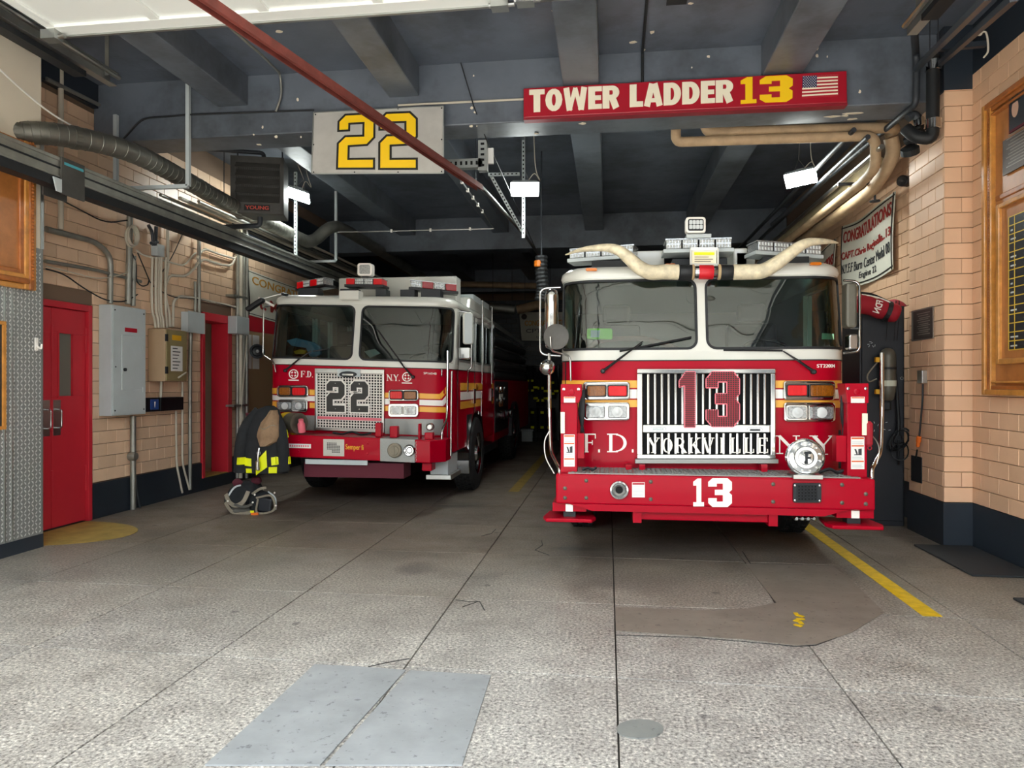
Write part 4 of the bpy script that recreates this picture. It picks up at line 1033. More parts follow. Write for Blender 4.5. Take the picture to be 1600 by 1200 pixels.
p = LX(252, 596, XW + .06); wall_pipe([(252, 596), (251, 622)], .018, .06, 'cable_white', 'short pipe joining the tan box to the power unit')
wall_pipe([(308, 404), (318, 388), (345, 398), (367, 404)], .018, .06, 'cable_white', 'upper conduit bending to the bundled pipes over the doorway', rr=.12)
wall_pipe([(308, 412), (318, 405), (345, 414), (362, 415), (368, 400)], .02, .06, 'cable_white', 'lower conduit bending to the bundled pipes over the doorway', rr=.12)
# loose cables
wall_pipe([(72, 300), (120, 325), (165, 349), (200, 344)], .008, .05, 'cable_black', 'black cable sagging from the upper left to the thick conduit', 'cable', 'loose cables on the left wall', .3)
wall_pipe([(72, 420), (100, 428), (130, 450), (165, 470), (195, 472), (215, 460)], .008, .06, 'cable_black', 'black cable sagging across the top of the breaker panel', 'cable', 'loose cables on the left wall', .3)
wall_pipe([(72, 416), (110, 425), (150, 436), (180, 432), (206, 424)], .007, .07, 'cable_white', 'pale cable looping into the coil pipe', 'cable', 'loose cables on the left wall', .3)
wall_pipe([(285, 366), (270, 400), (250, 430), (241, 446)], .006, .05, 'cable_black', 'black cable slanting down toward the five conduits', 'cable', 'loose cables on the left wall', .2)
wall_pipe([(215, 395), (228, 425), (236, 445), (268, 465), (300, 466), (335, 472), (368, 482)], .007, .06, 'cable_black', 'black cable running from the coil toward the bundled pipes', 'cable', 'loose cables on the left wall', .2)
wall_pipe([(214, 391), (222, 398), (255, 407), (288, 416), (300, 400), (306, 395)], .012, .06, 'cable_white', 'pale cable running from the coil to the risers', 'cable', 'loose cables on the left wall', .2)
wall_pipe([(206, 395), (213, 410), (213, 440), (222, 448), (231, 445), (233, 438)], .008, .07, 'cable_black', 'black cable hanging in a hook below the coil', 'cable', 'loose cables on the left wall', .2)
for k in range(2):
    p = LX(207, 372, XW + .09 + .02 * k)
c0 = LX(206, 371, XW + .10)
o = MB()
for k in range(5):
    rr_ = .115 + .008 * math.sin(k * 2.1)
    o.tube([c0 + Vector((.012 * k - .02, rr_ * math.cos(w) * .8, rr_ * 1.0 * math.sin(w) + .006 * k)) for w in [i * 2 * math.pi / 20 for i in range(20)]], .009, 6, closed=True)
tag(o.build('cable_coil', 'cable_white', smooth=60), 'coil of white cable hanging on the thick vertical conduit', 'cable')
# dark pipe manifold above the tan box
t = thing('pipe_manifold', LX(245, 390, XW), 'small grey box and dark fittings above the five conduits', 'fitting')
a, c_ = LX(245, 399, XW + .08), LX(256, 384, XW + .08); MB().box((XW, a.y, a.z), (XW + .09, c_.y, c_.z)).build('box', 'panel_grey', t)
for q in ([(232, 352), (238, 362), (240, 384)], [(244, 354), (243, 384)], [(236, 380), (246, 378)]): one(lambda b: b.tube(bend([LX(x, y, XW + .06) for x, y in q], .05), .022, 8), 'fitting', 'iron_pipe', t)
# bundle of riser pipes and the grey box on them
for k, (x, off) in enumerate(((371, .06), (376, .1), (380.5, .06), (385.5, .1))):
    wall_pipe([(x, 352), (x, 747 if k != 2 else 690)], .03, off, 'galvanised' if k != 1 else 'cable_white', ('leftmost', 'second from the left', 'third from the left', 'rightmost')[k] + ' of the four bundled riser pipes by the red doorway')
wall_pipe([(386, 525), (382, 570), (377, 640), (386, 690)], .008, .16, 'cable_white', 'white cable tied to the bundled riser pipes', 'cable', 'loose cables on the left wall', .1)
t = thing('riser_box', LX(378, 520, XW), 'grey box clamped on the bundled riser pipes', 'box')
a, c_ = LX(368, 521, XW + .15), LX(388, 497, XW + .15); MB().box((XW + .02, a.y, a.z), (XW + .17, c_.y, c_.z)).build('box', 'panel_grey', t, bevel=.01)
for z in (2.9, 1.2): MB().box((XW, a.y - .02, z), (XW + .14, c_.y + .02, z + .03)).build('clamp', 'galvanised', t)
# upper wall pipe rack (bright pipes lit by the lamp)
for k in range(6):
    y = 10.6; x = XL + .10 + .085 * (k % 3); z = 4.0 + .12 * (k // 3) + .03 * (k % 3)
    o = one(lambda b: b.tube([(x, 8.6 + .3 * k, z), (x, 19, z)], .022 + .006 * (k % 2), 8), 'conduit', 'cable_white' if k % 2 else 'galvanised', smooth=60)
    tag(o, ('lowest', 'second', 'third', 'fourth', 'fifth', 'topmost')[k] + ' pipe of the rack running back under the spiral duct', 'conduit', 'pipes racked along the upper left wall')
# wall-mounted gong by the notice board
p = FY(402, 549, 10.9); t = thing('alarm_speaker', p, 'round dark wall speaker in front of the notice sheets', 'speaker')
n = Vector((.55, -.8, .1))
one(lambda b: b.lathe(p, n, [(.11, -.03), (.12, .0), (.115, .02), (.09, .022), (.07, .0), (.03, .01), (.015, .02)], 20), 'horn', 'dark_steel', t, smooth=40)
one(lambda b: b.lathe(p + n.normalized() * .01, n, [(.03, 0), (.03, .02), (.02, .03)], 12), 'centre_cap', 'lens_clear', t)
one(lambda b: b.bar(p - n.normalized() * .02, Vector((XL + .03, p.y + .3, p.z)), .04, .04), 'bracket', 'dark_steel', t)
# hook and small frame on the plated pier, big frame above
t = thing('coat_hook', (-5.32, 6.0, 1.7), 'small white double hook on the tread plate', 'hook')
p = LX(56, 541, -5.32)
one(lambda b: b.tube(bend([p + Vector((0, 0, .07)), p + Vector((.01, 0, 0)), p + Vector((.06, 0, -.03)), p + Vector((.06, 0, .02))], .03), .008, 6), 'hook', 'letter_white', t)
MB().cbox(p + Vector((.006, 0, .02)), (.01, .035, .12)).build('hook_plate', 'letter_white', t)
t = thing('wall_frame', (-5.32, 5.3, 2.4), 'ornate gilt wooden frame on the pier above the tread plate', 'frame')
yr, zt, zb2 = LX(58, 360, -5.28).y, LX(40, 262, -5.28).z + .25, LX(58, 455, -5.28).z
for k, (w, th, m) in enumerate(((.0, .05, 'wood_light'), (.05, .075, 'wood_oak'), (.09, .06, 'wood_light'), (.13, .045, 'wood_oak'))):
    w1 = w + .05; x = -5.335
    MB().box((x, yr - w1, zb2), (x + th, yr - w, zt)).build('frame_moulding', m, t, bevel=.01)
    MB().box((x, 3.4, zb2 + w), (x + th, yr - w1, zb2 + w1)).build('frame_moulding', m, t, bevel=.01)
def beads(b):
    z = zb2 + .1
    while z < zt: b.ball((-5.335 + .078, yr - .075, z), .014, 6, 4); z += .032
one(beads, 'beading', 'wood_oak', t, kind='stuff')
MB().box((-5.335, 3.4, zb2 + .18), (-5.315, yr - .18, zt)).build('back_panel', 'wood_panel', t)
t = thing('small_frame', (-5.32, 5.4, 1.2), 'narrow pale wooden frame on the tread plate at the picture edge', 'frame')
y1 = LX(8.5, 585, -5.31).y; z1, z0 = LX(5, 502, -5.31).z, LX(5, 671, -5.31).z
MB().box((-5.327, y1 - .03, z0), (-5.30, y1, z1)).build('frame_moulding', 'wood_light', t)
for z in (z0, z1 - .03): MB().box((-5.327, 4.6, z), (-5.30, y1 - .03, z + .03)).build('frame_moulding', 'wood_light', t)
MB().box((-5.327, 4.6, z0 + .03), (-5.318, y1 - .03, z1 - .03)).build('board', 'board_black', t)
# white banner behind the left engine
t = thing('hanging_banner', (XL + .05, 12, 2.6), 'white banner with red lettering above the notice board', 'banner')
bq = [LX(386, 392, XL + .05), LX(461, 425, XL + .05), LX(455, 490, XL + .05), LX(386, 476, XL + .05)]
zt0, zb0 = 3.42, 2.68; yA, yB = LX(386, 420, XL + .05).y, 14.1
bf = lambda u, v, d=0: Vector((XL + .05 + .012 * math.sin(u * 9 + v * 5) + .01 * d, yA + (yB - yA) * u, zb0 + (zt0 - zb0) * v - .05 * math.sin(u * math.pi)))
one(lambda b: b.slab(lambda u, v: bf(u, v), lambda u, v: bf(u, v, -.6), 20, 6), 'cloth', 'banner_white', t, smooth=60)
def bt(s, u0, u1, v0, v1, off, mat):
    b = MB(); put_text(b, s, lambda u, v, d: bf(u0 + (u1 - u0) * u, v0 + (v1 - v0) * v, .3 + d * .4), off); b.build('lettering', mat, t)
bt('CONGRATULATIO', .06, .95, .72, .9, .01, 'banner_orange'); bt('to', .4, .47, .55, .63, 0, 'ink'); bt('the', .5, .6, .55, .64, 0, 'ink'); bt('t. Matt Berke', .12, .95, .2, .48, .03, 'banner_red')
def bb(b):
    for z in (.03, .96): b.slab(lambda u, v: bf(u, z + .015 * v, .2), lambda u, v: bf(u, z + .015 * v, .5), 20, 1)
    for u0 in (.01, .97): b.slab(lambda u, v: bf(u0 + .012 * u, v, .2), lambda u, v: bf(u0 + .012 * u, v, .5), 1, 6)
one(bb, 'border', 'outline_black', t)
# ================================================================== RIGHT WALL
def right_banner(pxn, pxf, zt0, zb0, label, txt):
    xb = XR - .03; yn, yf = LX(pxn, 400, xb).y, LX(pxf, 400, xb).y
    t = thing('hanging_banner', (xb, (yn + yf) / 2, zb0), label, 'banner')
    bf = lambda u, v, d=0: Vector((xb - .02 - .02 * math.sin(u * 7 + v * 3) - .012 * d, yf + (yn - yf) * u, zb0 + (zt0 - zb0) * v - .06 * math.sin(u * math.pi) * (1 if v > .5 else .7)))
    one(lambda b: b.slab(lambda u, v: bf(u, v), lambda u, v: bf(u, v, -.6), 24, 8), 'cloth', 'banner_white', t, smooth=60)
    for s, u0, u1, v0, v1, off, mat in txt:
        b = MB(); put_text(b, s, lambda u, v, d: bf(u0 + (u1 - u0) * u, v0 + (v1 - v0) * v, .3 + d * .4), off); b.build('lettering', mat, t)
    def bb(b):
        for z in (.03, .95): b.slab(lambda u, v: bf(u, z + .018 * v, .2), lambda u, v: bf(u, z + .018 * v, .5), 24, 1)
        for u0 in (.008, .975): b.slab(lambda u, v: bf(u0 + .014 * u, v, .2), lambda u, v: bf(u0 + .014 * u, v, .5), 1, 8)
    one(bb, 'border', 'outline_black', t)
right_banner(1400, 1318, 3.86, 2.93, 'cream congratulation banner nearest the camera on the right wall',
             [('CONGRATULATIONS', .05, .97, .72, .90, .02, 'banner_red'), ('CAPT.Chris Reginella..13', .03, .97, .42, .58, .015, 'banner_red'),
              ('N.Y.F.F Burn Center Medal 08', .04, .96, .24, .38, 0, 'ink'), ('Engine 22', .38, .68, .08, .2, 0, 'ink')])
right_banner(1307, 1270, 3.75, 3.0, 'second cream banner farther along the right wall behind the ladder truck', [('CONGRATULATIONS', .05, .97, .5, .72, .02, 'banner_red')])
# bronze plaque on the pier side
def side_plate(x, px0, py0, px1, py1, th, name, mat, parent=None, **k):
    a, c_ = LX(px0, (py0 + py1) / 2, x), LX(px1, (py0 + py1) / 2, x); m = (px0 + px1) / 2
    z0, z1 = LX(m, py1, x).z, LX(m, py0, x).z
    return MB().box((x - th, min(a.y, c_.y), z0), (x, max(a.y, c_.y), z1)).build(name, mat, parent, **k)
XP = 3.19
t = thing('bronze_plaque', LX(1442, 530, XP), 'small bronze plaque on the side of the tiled pier', 'plaque')
side_plate(XP, 1426, 482, 1459, 531, .012, 'plate', 'bronze_edge', t); side_plate(XP - .012, 1427.5, 484, 1457.5, 529, .004, 'face', 'bronze', t)
def plq(b):
    for k in range(11):
        a, c_ = LX(1433 + (k % 3) * 1.5, 492 + k * 3.2, XP - .016), LX(1453 - (k % 2) * 2.5, 492 + k * 3.2, XP - .016)
        b.box((XP - .0175, min(a.y, c_.y), a.z), (XP - .016, max(a.y, c_.y), a.z + .008))
one(plq, 'raised_lines', 'bronze_edge', t)
# outlet, cord, plug, pad
t = thing('outlet_box', LX(1445, 598, XP), 'metal outlet box with a hanging black cord and orange connector on the pier', 'outlet')
side_plate(XP, 1441, 579, 1449, 599, .05, 'box', 'steel', t, bevel=.004)
one(lambda b: b.tube(smoothpts([LX(x, y, XP - .05) for x, y in ((1442, 600), (1441, 630), (1438, 665), (1436, 685))], 5), .009, 6), 'cord', 'cable_black', t)
one(lambda b: b.lathe(LX(1435, 690, XP - .05), LX(1433, 706, XP - .05) - LX(1436, 684, XP - .05), [(.015, -.06), (.024, -.05), (.024, .0), (.018, .01), (.018, .05), (.01, .06)], 10), 'connector', 'orange_plug', t)
one(lambda b: b.tube([LX(1433, 703, XP - .05), LX(1431, 716, XP - .03)], .008, 6), 'cord_tail', 'cable_black', t)
tag(side_plate(XP, 1425, 713, 1441, 753, .01, 'wall_pad', 'dark_steel'), 'dark flat pad on the pier side below the orange connector', 'pad')
# wooden memorial case at the picture's right edge
t = thing('memorial_case', (XR - .1, 6.3, 1.4), 'carved oak memorial case with plaque and roster board on the right wall', 'case')
XC = XR - .11
yk = LX(1533, 400, XC).y; zt, zb2 = LX(1533, 168, XC).z, LX(1533, 617, XC).z; y_end = 4.2
MB().box((XC + .06, y_end, zb2 + .02), (XR + .0, yk - .02, zt - .02)).build('back_panel', 'wood_panel', t)
for k, (w0, w1, d) in enumerate(((0, .05, .0), (.05, .085, .02), (.105, .125, .015))):
    m = ('wood_light', 'wood_oak', 'wood_light')[k]
    MB().box((XC + d, yk - w1, zb2), (XR, yk - w0, zt)).build('frame_moulding', m, t, bevel=.008)
    MB().box((XC + d, y_end, zb2 + w0), (XR, yk - w1, zb2 + w1)).build('frame_moulding', m, t, bevel=.008)
    MB().box((XC + d, y_end, zt - w1), (XR, yk - w1, zt - w0)).build('frame_moulding', 'wood_oak', t, bevel=.008)
def beads2(b):
    z = zb2 + .13
    while z < zt - .13: b.box((XC + .012, yk - .104, z), (XC + .06, yk - .086, z + .014)); z += .024
one(beads2, 'beading', 'wood_oak', t, kind='stuff')
MB().box((XC + .05, y_end, LX(1555, 312, XC + .05).z - .02), (XC + .1, yk - .13, LX(1555, 312, XC + .05).z + .03)).build('cross_rail', 'wood_oak', t, bevel=.01)
# inner door frame, glazed, with the roster
yi = LX(1553, 450, XC + .02).y; zi1, zi0 = LX(1553, 322, XC + .03).z, LX(1553, 570, XC + .03).z
fr = MB().box((XC + .03, yi - .05, zi0), (XC + .07, yi, zi1)).box((XC + .03, y_end, zi0), (XC + .07, yi - .05, zi0 + .05)).box((XC + .03, y_end, zi1 - .04), (XC + .07, yi - .05, zi1)).build('inner_frame', 'wood_light', t, bevel=.008)
rb_x = XC + .058; yr0 = LX(1577, 450, rb_x).y; zr1, zr0 = LX(1577, 340, rb_x).z, LX(1577, 547, rb_x).z
rb = MB().box((rb_x - .004, y_end + .3, zr0), (rb_x, yr0, zr1)).build('roster_board', 'board_black', t)
def gl(b):
    n = 15; x = rb_x - .006
    for k in range(n + 1):
        z = zr0 + (zr1 - zr0) * k / n; b.box((x, y_end + .3, z - .004), (x + .002, yr0, z + .004))
    for k in range(6):
        y = yr0 - (.0 if k == 0 else .09 + (k - 1) * .25); b.box((x, y - .004, zr0), (x + .002, y + .004, zr1))
one(gl, 'grid_lines', 'grid_yellow', rb)
def chalk(b):
    r2 = random.Random(5); n = 15
    for k in range(n):
        for j in range(5):
            if r2.random() < .25: continue
            y = yr0 - .03 - j * .2; z = zr0 + (zr1 - zr0) * (k + .35) / n
            b.box((rb_x - .0055, y - r2.uniform(.03, .12), z), (rb_x - .0045, y, z + .014))
one(chalk, 'written_rows', 'panel_grey', rb, kind='stuff')
px_ = XC + .05
pq = [LX(1569, 275, px_), LX(1569, 221, px_)]
MB().box((px_ - .012, y_end + .4, pq[0].z), (px_, pq[0].y, pq[1].z)).build('memorial_plaque', 'bronze', t)
def pll(b):
    for k in range(12):
        z = pq[0].z + .05 + k * .026; b.box((px_ - .0135, pq[0].y - .42, z), (px_ - .012, pq[0].y - .06 - .03 * (k % 3), z + .008))
one(pll, 'raised_lines', 'bronze_edge', t)
ph = [LX(1579, 209, px_), LX(1579, 152, px_)]
pf = MB().box((px_ - .014, ph[0].y - .3, ph[0].z), (px_, ph[0].y, ph[1].z)).build('portrait_photo', 'maroon_cloth', t)
MB().box((px_ - .016, ph[0].y - .28, ph[0].z + .02), (px_ - .014, ph[0].y - .012, ph[1].z - .02)).build('photo_print', 'navy_paint', pf)
one(lambda b: (b.prism([(px_ - .0165, ph[0].y - .10 + .05 * math.cos(w), ph[0].z + .18 + .075 * math.sin(w)) for w in [k * math.pi / 8 for k in range(16)]], (-.001, 0, 0)),), 'photo_face', 'skin_print', pf)
one(lambda b: b.prism([(px_ - .018, ph[0].y - .10 + .085 * x, ph[0].z + .23 + .07 * z) for x, z in ((-.9, 0), (.9, 0), (.7, .5), (.4, .9), (-.4, .9), (-.7, .5))], (-.001, 0, 0)), 'photo_cap', 'outline_black', pf)
# small black camera on the wall
p = LX(1413, 283, XR - .1); t = thing('wall_camera', p, 'small black bullet camera on the right wall above the banner', 'camera')
one(lambda b: b.lathe(p, (-.7, -.7, -.1), [(.03, -.1), (.06, -.08), (.065, .05), (.05, .06), (.02, .055)], 14), 'body', 'black_plastic', t, smooth=40)
one(lambda b: b.bar(p, (XR, p.y + .08, p.z), .05, .07), 'mount', 'letter_white', t)
p = FY(1367, 294, 9.0); t = thing('sprinkler_head', p, 'dark sprinkler drop with a spray plate below the cream pipe', 'sprinkler')
one(lambda b: (b.tube([p + Vector((0, 0, .2)), p + Vector((0, 0, -.16))], .014, 8), b.lathe(p + Vector((0, 0, -.16)), (0, 0, 1), [(.06, 0), (.06, .012), (.02, .02)], 10), b.tube([p + Vector((0, 0, .06)), p + Vector((-.42, 0, .06))], .02, 8), b.lathe(p + Vector((0, 0, .16)), (0, 0, 1), [(.045, -.05), (.05, .05)], 10)), 'drop', 'iron_pipe', t)
# ---- locker with bottle and red bag at the right of the ladder truck
YL = 8.3; a, c_ = FY(1343, 700, YL), FY(1418, 700, YL)
t = thing('gear_locker', ((a.x + c_.x) / 2, YL, 0), 'tall black locker standing between the ladder truck and the pier', 'locker')
MB().box((a.x, YL, .0), (c_.x - .03, YL + .6, 2.40)).build('carcass', 'locker_black', t, bevel=.01)
d = MB().box((a.x + .02, YL - .025, .06), (c_.x - .05, YL, 2.36)).build('door', 'locker_black', t, bevel=.006)
p = FY(1409, 591, YL - .03); one(lambda b: b.tube([p + Vector((.016 * math.cos(w), -.004, .016 * math.sin(w))) for w in [k * math.pi / 5 for k in range(10)]], .004, 5, closed=True), 'ring_pull', 'steel', d)
def chalkmarks(b):
    r3 = random.Random(9)
    for (x, y) in ((1357, 538), (1362, 536), (1358, 541), (1364, 541), (1367, 540), (1360, 534), (1366, 660), (1372, 664), (1376, 672), (1382, 671), (1366, 673), (1385, 660), (1361, 661), (1390, 672)):
        p = FY(x, y, YL - .026); b.cbox(p, (.022, .002, .005), Matrix.Rotation(r3.uniform(-1.4, 1.4), 3, 'Y'))
one(chalkmarks, 'chalk_marks', 'panel_grey', d, kind='stuff')
t = thing('air_bottle', FY(1384, 640, YL - .12), 'grey breathing air bottle with yellow clips hung on the black locker', 'bottle')
c0 = FY(1387, 600, YL - .13); s = 1 / 1120 * 8
p0, p1 = FY(1387, 612, YL - .13), FY(1387, 550, YL - .13)
one(lambda b: b.lathe(p0, (0, 0, 1), [(.03, -.1), (.06, -.08), (.08, 0), (.083, .05), (.083, .38), (.075, .42), (.05, .455), (.02, .47)], 18), 'cylinder', 'bottle_grey', t, smooth=50)
one(lambda b: b.lathe(p0 + Vector((0, 0, .09)), (0, 0, 1), [(.085, -.03), (.0855, .03)], 18), 'label_band', 'reflective_silver', t)
one(lambda b: b.lathe(p0 + Vector((0, 0, .25)), (0, 0, 1), [(.087, -.012), (.0875, .012)], 18), 'strap', 'black_rubber', t)
for y in (562, 612): MB().cbox(FY(1372, y, YL - .15), (.06, .05, .05)).build('clip', 'yellow_label', t)
one(lambda b: b.lathe(FY(1385, 632, YL - .13), (0, 0, 1), [(.03, -.06), (.05, -.05), (.05, .02), (.03, .05)], 12), 'regulator', 'dark_steel', t)
one(lambda b: b.tube(smoothpts([FY(x, y, YL - .1) for x, y in ((1398, 580), (1401, 610), (1404, 660), (1403, 680))], 5), .018, 8), 'hose', 'black_rubber', t, smooth=60)
one(lambda b: b.tube(smoothpts([FY(x, y, YL - .12) for x, y in ((1372, 565), (1356, 585), (1358, 596), (1370, 592))], 5), .008, 6), 'webbing', 'strap_tan', t)
t = thing('hose_tangle', FY(1403, 690, YL - .1), 'tangle of thin black tubing hanging below the air bottle', 'tubing')
def tangle(b):
    r4 = random.Random(2); c0 = FY(1404, 687, YL - .08)
    for k in range(6):
        r_ = r4.uniform(.05, .13); ph_ = r4.uniform(0, 6)
        b.tube([c0 + Vector((r_ * math.cos(w) * .9, -.02 * k * .5 + .02 * math.sin(2 * w + ph_), r_ * math.sin(w + ph_ * .1) - (.12 if k > 4 else 0))) for w in [i * math.pi / 8 for i in range(16)]], .007, 5, closed=True)
    b.tube([c0, c0 + Vector((.0, 0, -.2)), c0 + Vector((0, 0, -.27))], .01, 6)
one(tangle, 'tube', 'black_rubber', t, smooth=60)
# red bag lying over the locker top, hanging down its front
t = thing('red_gear_bag', FY(1390, 470, YL), 'red tubular bag with white letters slung across the locker top', 'bag')
A, B_ = FY(1338, 472, YL - .16), FY(1402, 491, YL - .16)
ax = (B_ - A).normalized(); L = (B_ - A).length; prof = [(.03, -.02), (.09, 0), (.105, .05)] + [(.10 + .006 * math.sin(k * 1.7), .05 + (L - .1) * k / 8) for k in range(1, 8)] + [(.105, L - .05), (.09, L), (.03, L + .02)]
one(lambda b: b.lathe(A, ax, prof, 18), 'tube', 'bag_red', t, smooth=60)
for k in (.74,): one(lambda b: b.lathe(A.lerp(B_, k), ax, [(.111, -.022), (.112, .022)], 18), 'strap', 'black_rubber', t)
one(lambda b: b.tube(smoothpts([A.lerp(B_, .1) + Vector((0, -.05, .09)), A.lerp(B_, .45) + Vector((0, -.08, .10)), A.lerp(B_, .75) + Vector((0, -.09, .085))], 5), .006, 5), 'piping', 'letter_white', t)
one(lambda b: b.tube(smoothpts([A.lerp(B_, .05) + Vector((0, 0, .11)), A.lerp(B_, .35) + Vector((0, 0, .13)), A.lerp(B_, .6) + Vector((0, 0, .12)), A.lerp(B_, .9) + Vector((0, .03, .1))], 5), .014, 6), 'carry_strap', 'black_rubber', t)
n = Vector((0, -1, 0)); up = ax.cross(n) * -1; m = A.lerp(B_, .45)
if up.z < 0: up = -up
def bagfn(u, v, d):
    th = (u - .5) * 1.3  # letters turned a quarter, reading down the bag
    return m + ax * ((.5 - v) * -.07 + .0) * -1 + (up * math.sin(-th) + n * math.cos(th)) * (.108 + .003 * d)
b = MB(); put_text(b, 'FDN', bagfn, .02); b.build('lettering', 'letter_white', t)
C0 = FY(1418, 462, YL + .25)
one(lambda b: b.slab(lambda u, v: Vector((a.x + .35 + (c_.x - a.x - .34) * u, YL + .0 + .5 * v, 2.40 + .10 * math.sin(u * math.pi) ** .5 * math.sin(v * math.pi) ** .5)), lambda u, v: Vector((a.x + .35 + (c_.x - a.x - .34) * u, YL + .0 + .5 * v, 2.402)), 12, 8), 'folded_end', 'bag_red', t, smooth=60)
for x in (1388, 1400, 1405): one(lambda b: b.tube([FY(x, 470, YL - .15), FY(x - 1, 500, YL - .2), FY(x - 3, 532, YL - .06)], .004, 5), 'cord', 'cable_black', t)
# mats on the floor
tag(MB().box((2.90, 6.2, .003), (3.42, 7.31, .02)).build('floor_mat', 'mat_black', bevel=.006), 'black rubber mat lying below the memorial case', 'mat')
tag(MB().box((2.88, 4.45, .003), (3.42, 5.58, .02)).build('floor_mat', 'mat_black', bevel=.006), 'corner of a black mat at the right picture edge', 'mat')
# ================================================================== BACK OF THE BAY
t = thing('back_banner', FY(835, 530, YB - .1), 'white congratulation sign on the rear wall between the engines', 'banner')
q = [(810, 487), (900, 487), (900, 534), (814, 533)]
b = MB(); panel(b, q, YB - .07, .05); b.build('board', 'banner_white', t)
fr = MB()
for i in range(4): fr.bar(FY(*q[i], YB - .075), FY(*q[(i + 1) % 4], YB - .075), .05, .03)
fr.build('border', 'dark_steel', t)
for s, qq, off, m in (('CONGRATULATIONS', [(820, 501), (895, 499), (895, 509), (820, 509)], .02, 'banner_orange'), ('CPT Iris', [(822, 514), (866, 513), (866, 520), (822, 520)], 0, 'ink'), ('to the', [(838, 524), (856, 524), (856, 529), (838, 529)], 0, 'ink')):
    b = MB(); put_text(b, s, pix_fn(qq, YB - .08, .01), off); b.build('lettering', m, t)
one(lambda b: b.lathe(FY(819, 495, YB - .08), (0, -1, 0), [(.09, 0), (.09, .01), (.05, .015)], 14), 'emblem', 'bronze', t)
pipe('rear_pipe', [FY(712, 444, 21), FY(842, 447, 21)], .09, 'pipe_cream', 'long pale pipe high across the rear of the bay')
pipe('rear_duct', [FY(765, 480, 18.5), FY(805, 484, 18.5)], .13, 'galvanised', 'short round grey duct above the left engine body', rods=(FY(770, 480, 18.5), FY(800, 484, 18.5)))
pipe('rear_duct', [FY(808, 484, 20.5), FY(870, 470, 20.5)], .13, 'pipe_cream', 'slanting tan duct at the rear of the bay', rods=(FY(820, 482, 20.5), FY(860, 472, 20.5)))
# rack of turnout coats
YR = 19.6; rx0, rx1 = FY(818, 600, YR).x, FY(872, 600, YR).x
t = thing('coat_rack', ((rx0 + rx1) / 2, YR + .25, 0), 'dark open rack for turnout gear at the rear of the bay', 'rack')
for x in (rx0, (rx0 + rx1) / 2, rx1): MB().box((x - .02, YR, 0), (x + .02, YR + .5, 2.1)).build('divider', 'black_plastic', t)
MB().box((rx0, YR, 2.06), (rx1, YR + .5, 2.1)).build('shelf', 'black_plastic', t); MB().box((rx0, YR + .46, 0), (rx1, YR + .5, 2.1)).build('back', 'black_plastic', t)
def hung(cx, z0, z1, w, label):
    t = thing('turnout_coat', (cx, YR - .1, z0), label, 'coat', 'turnout coats on the rear rack')
    def sh(u, v):
        an = u * 2 * math.pi; wv = w * (.62 + .38 * (1 - v)) * (1 + .08 * math.sin(an * 4))
        return Vector((cx + wv * .5 * math.cos(an), YR - .12 + .12 * math.sin(an) * (1 - .4 * v), z0 + (z1 - z0) * v))
    one(lambda b: b.grid(sh, 18, 6), 'cloth', 'coat_black', t, smooth=60)
    for v in (.12, .45):
        for u in (.55, .78): one(lambda b: b.grid(lambda a, c: sh(u + a * .14, v + c * .07) + Vector((0, -.012, 0)), 4, 1), 'reflective_stripe', 'reflective_yellow', t)
    for s in (-1, 1):
        P = [Vector((cx + s * w * .33, YR - .12, z1 - .08)), Vector((cx + s * w * .55, YR - .16, (z0 + z1) / 2)), Vector((cx + s * w * .56, YR - .2, z0 + .15))]
        one(lambda b: b.tube(smoothpts(P, 4), [.06] * 9, 10), 'sleeve', 'coat_black', t, smooth=60)
        q = P[2]; one(lambda b: b.lathe(q + Vector((0, 0, .03)), (0, 0, 1), [(.064, 0), (.064, .06)], 10), 'cuff_stripe', 'reflective_yellow', t)
cxs = [FY(x, 600, YR).x for x in (830, 846, 862)]
for i, (cx, z0, z1) in enumerate(((cxs[0], 1.25, 2.05), (cxs[1], .95, 1.95), (cxs[2], 1.15, 2.05))):
    hung(cx, z0, z1, .25, 'black turnout coat with yellow stripes, ' + ('nearest the left engine', 'in the middle of the rack', 'nearest the ladder truck')[i])
for i, x in enumerate((835, 850, 861)):
    p = FY(x, 640, YR - .25); t = thing('turnout_trousers', (p.x, YR - .25, .1), 'folded turnout trousers over boots, ' + ('left on the rack floor', 'centre of the rack floor', 'right on the rack floor')[i], 'trousers', 'turnout trousers below the rear rack')
    one(lambda b: b.grid(lambda u, v: Vector((p.x + .11 * math.cos(u * 6.283) * (1 + .1 * math.sin(u * 25)), YR - .28 + .13 * math.sin(u * 6.283), .25 + .65 * v + .02 * math.sin(u * 19))), 18, 4), 'cloth', 'coat_black', t, smooth=60)
    for v in (.35, .75): one(lambda b: b.grid(lambda u, w: Vector((p.x + .115 * math.cos(3.9 + u * .9), YR - .29 + .135 * math.sin(3.9 + u * .9), v + w * .07)), 6, 1), 'reflective_stripe', 'reflective_yellow', t)
    for s in (-1, 1): one(lambda b: b.add(*(lambda m: (m.v, m.f))(MB().box((p.x + s * .055 - .045, YR - .42, 0), (p.x + s * .055 + .045, YR - .2, .1)).box((p.x + s * .055 - .04, YR - .32, .1), (p.x + s * .055 + .04, YR - .2, .3)))), 'boot', 'black_rubber', t, bevel=.015)
p = GZ(824, 690); tag(MB().box((p.x - .16, p.y, 0), (p.x + .14, p.y + .3, .28)).box((p.x - .18, p.y - .02, .28), (p.x + .16, p.y + .32, .33)).build('storage_crate', 'panel_grey', bevel=.01), 'grey crate on the floor behind the left engine', 'crate')
